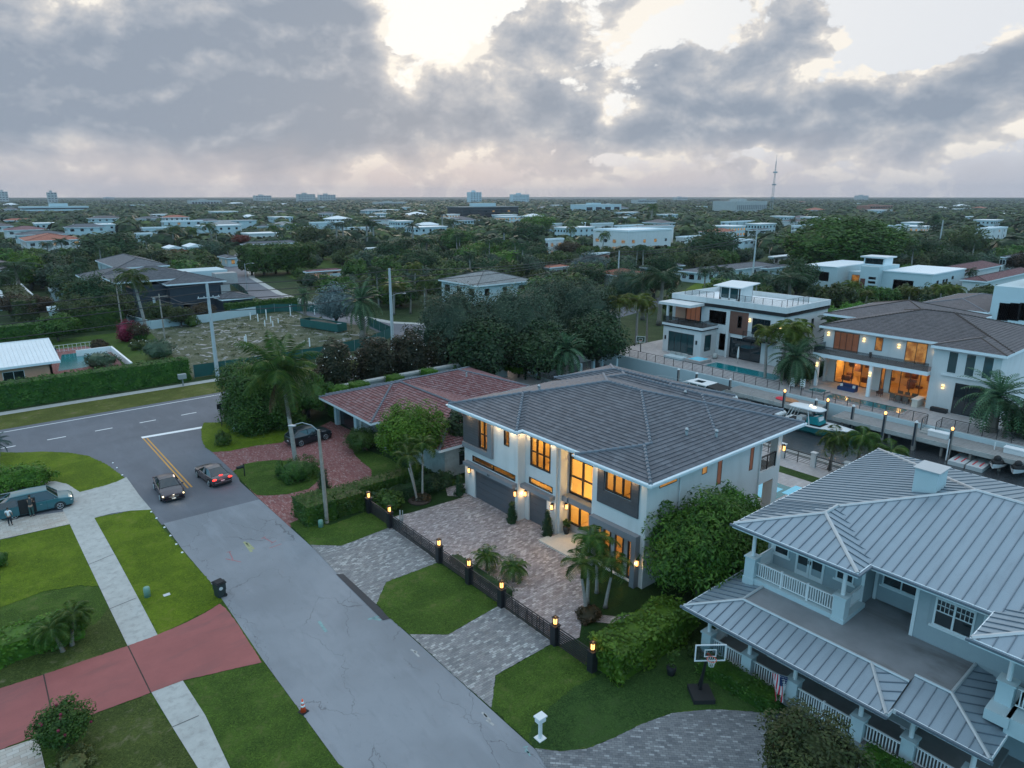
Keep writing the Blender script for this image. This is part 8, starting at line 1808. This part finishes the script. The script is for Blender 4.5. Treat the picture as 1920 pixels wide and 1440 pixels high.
for a, b in (((27.6,156.8),(29.6,146.0)),((29.6,146.0),(41,147)),((41,147),(51.5,150.2))):
    m = MB(); L = math.dist(a,b); m.obox(((a[0]+b[0])/2,(a[1]+b[1])/2,0),L,.25,1.65,math.atan2(b[1]-a[1],b[0]-a[0])); build(m, 'wall', 'blue_white', t)
q0, q1 = G(620,527), G(733,517); m = MB(); m.obox(((q0[0]+q1[0])/2,(q0[1]+q1[1])/2,0),math.dist(q0,q1),.3,2.2,math.atan2(q1[1]-q0[1],q1[0]-q0[0])); thing(m, 'boundary_wall', 'blue_white', 'white garden wall by the side street, left of the tall pole', 'wall')
m = MB(); m.box(14.5,19.6,127.8,128.1,0,1.0); m.box(19.4,19.7,113,128.1,0,1.0); thing(m, 'pool_wall', 'white_paint', 'low white wall around the corner pool', 'wall')
t = empty('skip_container', G(608,612)+(0,)); tag(t, 'long open dark green rubbish container on the vacant lot', 'container'); A_, B_ = Vector(G(573,612)+(0,)), Vector(G(642,623)+(0,)); c = (A_+B_)/2; an = math.atan2(B_.y-A_.y, B_.x-A_.x); L = (B_-A_).length; m = MB()
for s in (-1,1): o = Vector((-math.sin(an),math.cos(an),0))*1.1*s; m.obox((c.x+o.x,c.y+o.y,.2),L,.1,1.5,an)
m.obox((c.x,c.y,.2),L,2.2,.15,an); build(m, 'hull', 'screen_green', t); m = MB(); m.obox((B_.x,B_.y,.2),.1,2.3,1.5,an); m.obox((A_.x,A_.y,.2),.1,2.3,1.5,an); build(m, 'end_wall', 'screen_green', t); m = MB(); m.ball((c.x,c.y,1.2),L*.4,1.0,.6,12,6,rot=an); build(m, 'debris', 'soil', t)
m = MB(); q = G(637,622); m.cyl(q[0],q[1],0,1.6,.5,n=12); thing(m, 'tank', 'galv', 'upright grey tank at the end of the green container', 'tank')
for k, (x, y, hh) in enumerate(((484,603,1.6),(500,600,2.2),(508,605,1.3),(497,612,1.3),(512,613,1.2),(545,592,2.3),(462,642,1.4),(459,640,.9),(581,650,1.5),(522,606,1.0),(590,590,1.2),(470,600,1.6))):
    q = G(x,y); m = MB(); m.cyl(q[0],q[1],0,hh,.11,n=8); thing(m, 'standpipe', 'white_paint', 'thin white pipe standing up from the vacant lot', 'pipe', group='white pipes on the vacant lot')
rnd = random.Random(4); m = MB()
for k in range(240):
    x, y = rnd.uniform(28,60), rnd.uniform(105,148); s = rnd.uniform(.1,.45); m.ball((x,y,0), s, s*rnd.uniform(.5,1), s*.35, 6, 4, rnd.uniform(0,3))
for k in range(60):
    x, y = rnd.uniform(30,58), rnd.uniform(106,146); m.obox((x,y,.03),rnd.uniform(.8,2.6),rnd.uniform(.15,.6),.06,rnd.uniform(0,3))
m9 = MB()
for k in range(130):
    x, y = rnd.uniform(29,61), rnd.uniform(103,148); r_ = rnd.uniform(.3,1.1)
    for j in range(int(16+r_*26)):
        d = Vector((rnd.gauss(0,1),rnd.gauss(0,1),abs(rnd.gauss(0,.7)))).normalized(); leafq(m9, Vector((x+d.x*r_,y+d.y*r_,d.z*r_*.6)), (d+Vector((0,0,.4))).normalized(), .28, rnd, .5)
struct('weeds', m9, 'leaf_olive', 'scrubby weeds growing over the vacant lot', 'stuff')
struct('rubble', m, 'dirt_grey', 'scattered pale rubble on the vacant lot', 'stuff')
for (x, y, r_, lb) in ((10.6,131.5,.3,'blue patio chair by the corner pool, left'),(12.0,131.8,.1,'blue patio chair by the corner pool, right')):
    t = empty('patio_chair', (x,y,0), r_); tag(t, lb, 'chair'); m = MB(); m.box(-.3,.3,-.3,.3,.38,.44); build(m, 'seat', 'blue_cloth', t, world=False); m = MB(); m.box(-.3,.3,.26,.32,.44,1.0); build(m, 'backrest', 'blue_cloth', t, world=False)
    for a in (-.26,.26):
        for b in (-.26,.26): m = MB(); m.box(a-.03,a+.03,b-.03,b+.03,0,.38); build(m, 'leg', 'white_trim', t, world=False)
m = MB(); m.path([(9.2,131.6,0),(9.2,131.6,2.6)],.04,6); m.lathe(9.2,131.6,[(.05,1.2),(.22,1.6),(.15,2.4),(.03,2.7)],8); thing(m, 'patio_umbrella', 'concrete', 'furled grey umbrella by the corner pool', 'umbrella')
m = MB(); m.box(6.2,9.6,121,127,2.3,2.42); 
for a in (6.4,9.4):
    for b in (121.3,126.7): m.cyl(a,b,0,2.3,.06,n=6)
thing(m, 'awning', 'peach', 'flat tan awning beside the white metal roof', 'awning')
m = MB(); rail(m,'Y',133.5,11,18.5,0,1.1,2,.6); thing(m, 'pool_fence', 'white_trim', 'white garden fence behind the corner pool', 'fence')
# parked cars far off
q = G(1105,560); 
# ================================================================== canal things
def dock():
    t = empty('dock', (78,40,0)); tag(t, 'long grey dock along the far canal bank', 'dock')
    for (y0, y1, x0, z) in ((14,34.3,76.6,.45),(36.5,48.3,76.3,.62)):
        m = MB(); n = int((y1-y0)/.3)
        for k in range(n): m.box(x0,79.7,y0+k*(y1-y0)/n,y0+(k+.93)*(y1-y0)/n,z-.06,z)
        build(m, 'deck', 'dock_wood', t); m = MB(); m.box(x0-.08,x0-.002,y0,y1,z-.45,z+.02); build(m, 'fascia_beam', 'concrete', t)
        m = MB(); k = y0+1
        while k < y1: m.cyl(x0+.3,k,-3,z-.08,.14,n=8); k += 2.6
        build(m, 'bent_piles', 'piling', t)
    m = MB(); m.box(78.6,80.1,24.2,25.6,.5,.72); m.box(78.2,78.6,24.2,25.6,.45,.6); build(m, 'steps', 'concrete', t)
    for (y, lb) in ((44.6,'left'),(41.7,'right')):
        m = MB()
        for s in (-.2,.2): m.path([(76.5,y+s,1.2),(76.1,y+s,1.25),(76.0,y+s,-1.3)],.02,5)
        for k in range(5): m.path([(76.0,y-.2,-.9+k*.3),(76.0,y+.2,-.9+k*.3)],.02,5)
        build(m, 'ladder', 'steel', t)
dock()
for k, (x, y, lit, lb) in enumerate(((76.35,40.2,1,'dock piling with glowing lamp behind the catamaran stern'),(76.6,47.9,0,'dark piling by the white flat house seawall'),(75.9,52.6,0,'piling with pale cap beside the cruiser'),(75.8,55.5,0,'far piling at the bow of the cruiser'),(76.3,36.2,0,'short piling left of the glowing bollard'),(77.2,32.3,0,'white capped piling right of the boat bow'),(76.6,28.6,1,'dock piling with glowing lamp, middle of the dock'),(76.5,25.4,0,'white capped piling before the terrace steps'),(76.4,22.0,1,'dock piling with glowing lamp, near the white box'),(76.6,35.0,1,'short glowing dock lamp above the boat roof'))):
    t = empty('piling', (x,y,-1)); tag(t, lb, 'piling'); m = MB(); m.cyl(x,y,-3,2.0,.17,n=12); build(m, 'pile', 'piling', t); m = MB(); m.box(x-.17,x-.12,y-.09,y+.09,-.6,1.9); build(m, 'rubbing_strip', 'navy', t)
    if lit: m = MB(); m.cyl(x,y,2.0,2.08,.19,n=12); build(m, 'cap', 'black_metal', t); m = MB(); m.lathe(x,y,[(.10,2.08),(.13,2.2),(.11,2.35),(.03,2.4)],10); build(m, 'lamp_globe', 'bulb', t, True); lamp('lamp_light', (x-.35,y,2.4), 5, parent=t)
    else: m = MB(); m.cyl(x,y,2.0,2.22,.2,.04,12); build(m, 'cap', 'white_trim', t)
for (x, y, lb) in ((78.3,23.7,'white dock box by the steps'),(78.6,16.9,'pale blue dock box near the jet skis')):
    t = empty('dock_box', (x,y,.45)); tag(t, lb, 'storage box'); m = MB(); m.box(x-.4,x+.4,y-.95,y+.95,.46,.95); build(m, 'box', 'white_trim', t); m = MB(); m.box(x-.45,x+.45,y-1.0,y+1.0,.951,1.05); build(m, 'lid', 'white_paint', t)
t = empty('paddleboard', (78.2,40.4,.7)); tag(t, 'red and tan patterned paddleboard leaning on the dock', 'paddleboard'); M('board_tan', (.40,.17,.07), .5, .3, 3)
def board(y0, y1, mat, nm):
    m = MB(); P = []; N = 16
    for k in range(N+1): f = y0+(y1-y0)*k/N; w_ = .42*math.sqrt(max(0, 1-abs(2*f-1)**2.6)); P.append((f, w_))
    top = [(77.6+w_*.9, 38.9+f*3.1, .75+w_*.55) for f, w_ in P]; bot = [(77.6-w_*.9, 38.9+f*3.1, .75-w_*.10) for f, w_ in P]
    for k in range(N): m.face([top[k], top[k+1], bot[k+1], bot[k]]); m.face([(q[0]+.05,q[1],q[2]-.08) for q in (bot[k], bot[k+1], top[k+1], top[k])])
    return build(m, nm, mat, t)
board(0,.62,'board_tan','board'); board(.62,1,'red_cloth','nose')
def boat_hull(mb, L, W, z0, z1, ox, oy, flare=.85, stern=.9, n=14, rot=0, bowp=1.8):
    "hull along +y (bow at +y end when rot=0)"
    i0 = len(mb.v); R_ = []
    for k in range(n+1):
        f = k/n; w = W/2*(stern+(1-stern)*math.sin(min(1,f*2)*math.pi/2))*(1-max(0,(f-.45)/.55)**bowp); zt = z1+.35*f*f; w = max(w, .02)
        R_.append([(-w,f*L,zt),(-w*flare,f*L-.25*f,(z0+z1)/2+.1*f),(-w*.35,f*L-.6*f,z0+.3*f*f),(0,f*L-.7*f,z0-.05+.35*f*f),(w*.35,f*L-.6*f,z0+.3*f*f),(w*flare,f*L-.25*f,(z0+z1)/2+.1*f),(w,f*L,zt)])
    for a, b in zip(R_, R_[1:]):
        for k in range(6): mb.face([a[k], a[k+1], b[k+1], b[k]])
    mb.face(R_[0]); ca, sa = math.cos(rot), math.sin(rot); mb.xform(lambda x,y,z: (ox+x*ca-y*sa, oy+x*sa+y*ca, z), i0)
    return [[(ox+p[0]*ca-p[1]*sa, oy+p[0]*sa+p[1]*ca, p[2]) for p in (r[0], r[6])] for r in R_]
def speed_boat():
    ox, oy = 73.9, 38.6; rot = R(180); M('hull_teal', (.005,.17,.18), .3, .03, coat=.5)
    t = empty('motor_boat', (ox,oy-4,-1)); tag(t, 'teal hulled motor boat with white hardtop in the canal', 'boat')
    m = MB(); sh = boat_hull(m, 8.6, 2.8, -1.5, -.15, ox, oy, rot=rot); build(m, 'hull', 'hull_teal', t, True)
    d = MB(); 
    for a, b in zip(sh, sh[1:]): d.face([a[0],a[1],b[1],b[0]])
    build(d, 'deck', 'white_trim', t); g = MB(); g.path([a[0] for a in sh],.09,6); g.path([a[1] for a in sh],.09,6); build(g, 'gunwale', 'white_trim', t, True)
    c = MB(); c.box(ox-.95,ox+.95,oy-4.8,oy-.6,-.13,-.02); build(c, 'cockpit', 'rubber', t)
    c = MB(); c.box(ox-.5,ox+.5,oy-4.4,oy-3.6,-.02,.85); c.box(ox-.5,ox+.5,oy-2.4,oy-1.7,-.02,.5); build(c, 'console', 'white_trim', t)
    c = MB(); c.face([(ox-.85,oy-4.6,.1),(ox+.85,oy-4.6,.1),(ox+.65,oy-4.1,1.0),(ox-.65,oy-4.1,1.0)]); c.face([(ox-.85,oy-4.6,.1),(ox-.65,oy-4.1,1.0),(ox-.85,oy-3.1,.85),(ox-.98,oy-3.1,.1)]); c.face([(ox+.85,oy-4.6,.1),(ox+.65,oy-4.1,1.0),(ox+.85,oy-3.1,.85),(ox+.98,oy-3.1,.1)]); build(c, 'windscreen', 'pool_teal', t)
    c = MB(); i0 = 0; c.ball((0,0,0),1.15,2.15,.16,20,8); c.xform(lambda x,y,z: (ox+max(-1.0,min(1.0,x*1.15)), oy-2.6+max(-2.0,min(1.9,y*1.1)), 1.65+z)); build(c, 'hardtop', 'white_trim', t, True)
    c = MB()
    for s in (-1,1):
        c.path([(ox+s*.98,oy-3.5,-.1),(ox+s*.85,oy-3.1,1.6)],.05,6); c.path([(ox+s*1.05,oy-.9,-.1),(ox+s*.85,oy-1.5,1.6)],.05,6); c.path([(ox+s*1.05,oy-.5,-.1),(ox+s*.85,oy-1.2,1.6)],.04,6)
    build(c, 'hardtop_frame', 'white_trim', t)
    for s in (-.75,-.25,.25,.75):
        c = MB(); c.ball((ox+s,oy+.55,.05),.21,.36,.30,10,7); c.box(ox+s-.09,ox+s+.09,oy+.5,oy+.75,-1.3,0); build(c, 'outboard_motor', 'white_trim', t, True)
    c = MB(); c.ball((ox+.2,oy-2.9,1.9),.14,.14,.12,8,5); c.box(ox-.3,ox+.1,oy-3.6,oy-3.3,1.82,1.86); build(c, 'roof_light', 'head_light', t, True)
speed_boat()
def cruiser():
    ox, oy = 73.9, 46.4; t = empty('cabin_cruiser', (ox,oy+5,-1)); tag(t, 'white cabin cruiser with tinted cabin and dark awning in the canal', 'boat')
    m = MB(); sh = boat_hull(m, 11.5, 3.5, -1.6, .1, ox, oy); build(m, 'hull', 'white_trim', t, True); d = MB()
    for a, b in zip(sh, sh[1:]): d.face([a[0],a[1],b[1],b[0]])
    build(d, 'deck', 'white_paint', t)
    c = MB(); y0, y1 = oy+2.6, oy+7.4; z0, z1 = .15, 1.55
    def rg(y, w, z): return [(ox-w,y,z0),(ox-w*.82,y,z),(ox+w*.82,y,z),(ox+w,y,z0)]
    for a, b in zip([rg(y0,1.4,z1),rg(y0+2.4,1.4,z1),rg(y1,1.15,z0+.25)], [rg(y0+2.4,1.4,z1),rg(y1,1.15,z0+.25),rg(y1+.6,.8,z0+.05)]):
        for k in range(3): c.face([a[k],a[k+1],b[k+1],b[k]])
    c.face(rg(y0,1.4,z1)); build(c, 'cabin', 'glass_teal', t)
    c = MB()
    for y in (y0, y0+1.2, y0+2.4):
        for s in (-1,1): c.path([(ox+s*1.42,y,z0),(ox+s*1.16,y,z1)],.05,5)
    build(c, 'cabin_frame', 'white_trim', t)
    c = MB(); c.box(ox-1.25,ox+1.25,y0-.2,y0+2.9,z1+.0,z1+.12); c.face([(ox-1.2,y0+2.9,z1+.06),(ox+1.2,y0+2.9,z1+.06),(ox+1.0,y0+3.8,z1-.25),(ox-1.0,y0+3.8,z1-.25)]); build(c, 'cabin_roof', 'white_trim', t); c = MB(); c.box(ox-.5,ox+.5,y0+1.0,y0+2.2,z1+.121,z1+.14); build(c, 'roof_hatch', 'glass_dark', t)
    c = MB(); c.face([(ox-1.2,y0-.2,z1+.08),(ox+1.2,y0-.2,z1+.08),(ox+1.35,y0-2.3,z1-.1),(ox-1.35,y0-2.3,z1-.1)]); c.face([(ox-1.2,y0-.2,z1+.05),(ox-1.35,y0-2.3,z1-.13),(ox+1.35,y0-2.3,z1-.13),(ox+1.2,y0-.2,z1+.05)]); build(c, 'awning', 'rubber', t)
    c = MB(); c.path([(ox-1.1,oy+8,.3),(ox-1.2,oy+8,.9),(ox-.7,oy+10.4,1.0),(ox,oy+11.3,1.05),(ox+.7,oy+10.4,1.0),(ox+1.2,oy+8,.9),(ox+1.1,oy+8,.3)],.025,5); build(c, 'bow_rail', 'steel', t)
    for s in (-.9,0,.9):
        c = MB(); c.ball((ox+s,oy-.5,.3),.26,.42,.38,10,7); c.box(ox+s-.1,ox+s+.1,oy-.5,oy-.2,-1.3,.1); build(c, 'outboard_motor', 'white_trim', t, True)
cruiser()
for k, (y, col) in enumerate(((17.7,'black covered jet ski, left of two on floating docks'),(16.0,'black covered jet ski, right of two on floating docks'))):
    t = empty('jet_ski', (76.6,y,-.6)); tag(t, col, 'jet ski'); m = MB(); boat_hull(m, 3.6, 1.35, -.75, -.2, 78.3, y, rot=R(90), stern=.8); build(m, 'hull', 'white_trim', t, True); m = MB(); m.ball((76.9,y,-.05),1.35,.55,.42,14,8); m.ball((76.2,y,.35),.42,.32,.3,10,6); build(m, 'cover', 'rubber', t, True); m = MB(); m.path([(76.3,y-.35,.25),(76.3,y+.35,.25)],.03,6); build(m, 'handlebar', 'steel', t)
for k, y in enumerate((20.8,19.2)):
    t = empty('floating_dock', (76.6,y,-.8)); tag(t, ('left','right')[k]+' pale plastic floating dock with red dotted grips', 'floating dock'); m = MB(); m.box(75.0,78.3,y-.72,y+.72,-1.2,-.7); build(m, 'float', 'plate', t); m = MB()
    for a in range(2):
        for b in range(8): m.cyl(75.6+b*.2,y-.3+a*.6,-.7,-.66,.07,n=6)
    build(m, 'grips', 'red_cloth', t)
m = MB()
for x, y, lb in ((76.0,22.0,'thin white guide pole left of the floating docks'),(78.5,18.7,'thin white guide pole between floating docks and jet skis')): m = MB(); m.cyl(x,y,-1.2,1.2,.06,n=8); thing(m, 'guide_pole', 'white_trim', lb, 'pole')
# backyard of the lit house
t = empty('railing', (61,30,0)); tag(t, 'black bar railing between white pillars along the near seawall', 'railing')
for a, b in ((28.75,31.4),(25.6,28.3),(31.9,46),(20.5,25.1)): m = MB(); rail(m,'X',61.0,a,b,.05,1.1,6,1.3); build(m, 'rail_panel', 'black_metal', t)
for y in (31.65,28.5,25.35): m = MB(); m.box(60.8,61.2,y-.22,y+.22,0,1.45); m.box(60.74,61.26,y-.28,y+.28,1.45,1.52); build(m, 'pillar', 'white_wall', t)
lamp('garden_light', (62.3,22.5,.8), 4)
for k, (x, y) in enumerate(((1088,700),(1112,693),(1005,705),(1155,690),(1128,686))):
    q = G(x,y); m = MB(); m.box(q[0]-.2,q[0]+.2,q[1]-.2,q[1]+.2,0,1.5); thing(m, 'wall_pillar', 'blue_white', 'white square pillar at the canal head garden', 'pillar', group='white pillars at the canal head')
q = G(985,712); t = empty('cypress', q+(0,)); tag(t, 'slim dark cypress beside the white pillars', 'tree'); m = crown(.3,.3,1.3,20,600,.12,9,1.4,0,'cone'); m.cyl(0,0,0,2.4,.16,.04,6); build(m, 'crown', 'leaf_dark', t, world=False)
# ================================================================== haze
m = MB(); m.box(-4600,4800,-400,4900,-4.2,84.0); hz = build(m, 'haze', newmat('haze_air')[0]); tag(hz, 'thin blue evening haze over the far neighbourhood', None, None, 'stuff')
nt = MATS['haze_air'].node_tree; nt.nodes.clear(); b = NB(nt); pv = b.n('ShaderNodeVolumePrincipled'); pv.inputs['Color'].default_value = (.62,.68,.80,1); pv.inputs['Density'].default_value = .00010; pv.inputs['Anisotropy'].default_value = .3; o = b.n('ShaderNodeOutputMaterial'); b.l(pv.outputs[0], o.inputs['Volume'])
MATS['haze_air'].cycles.homogeneous_volume = True
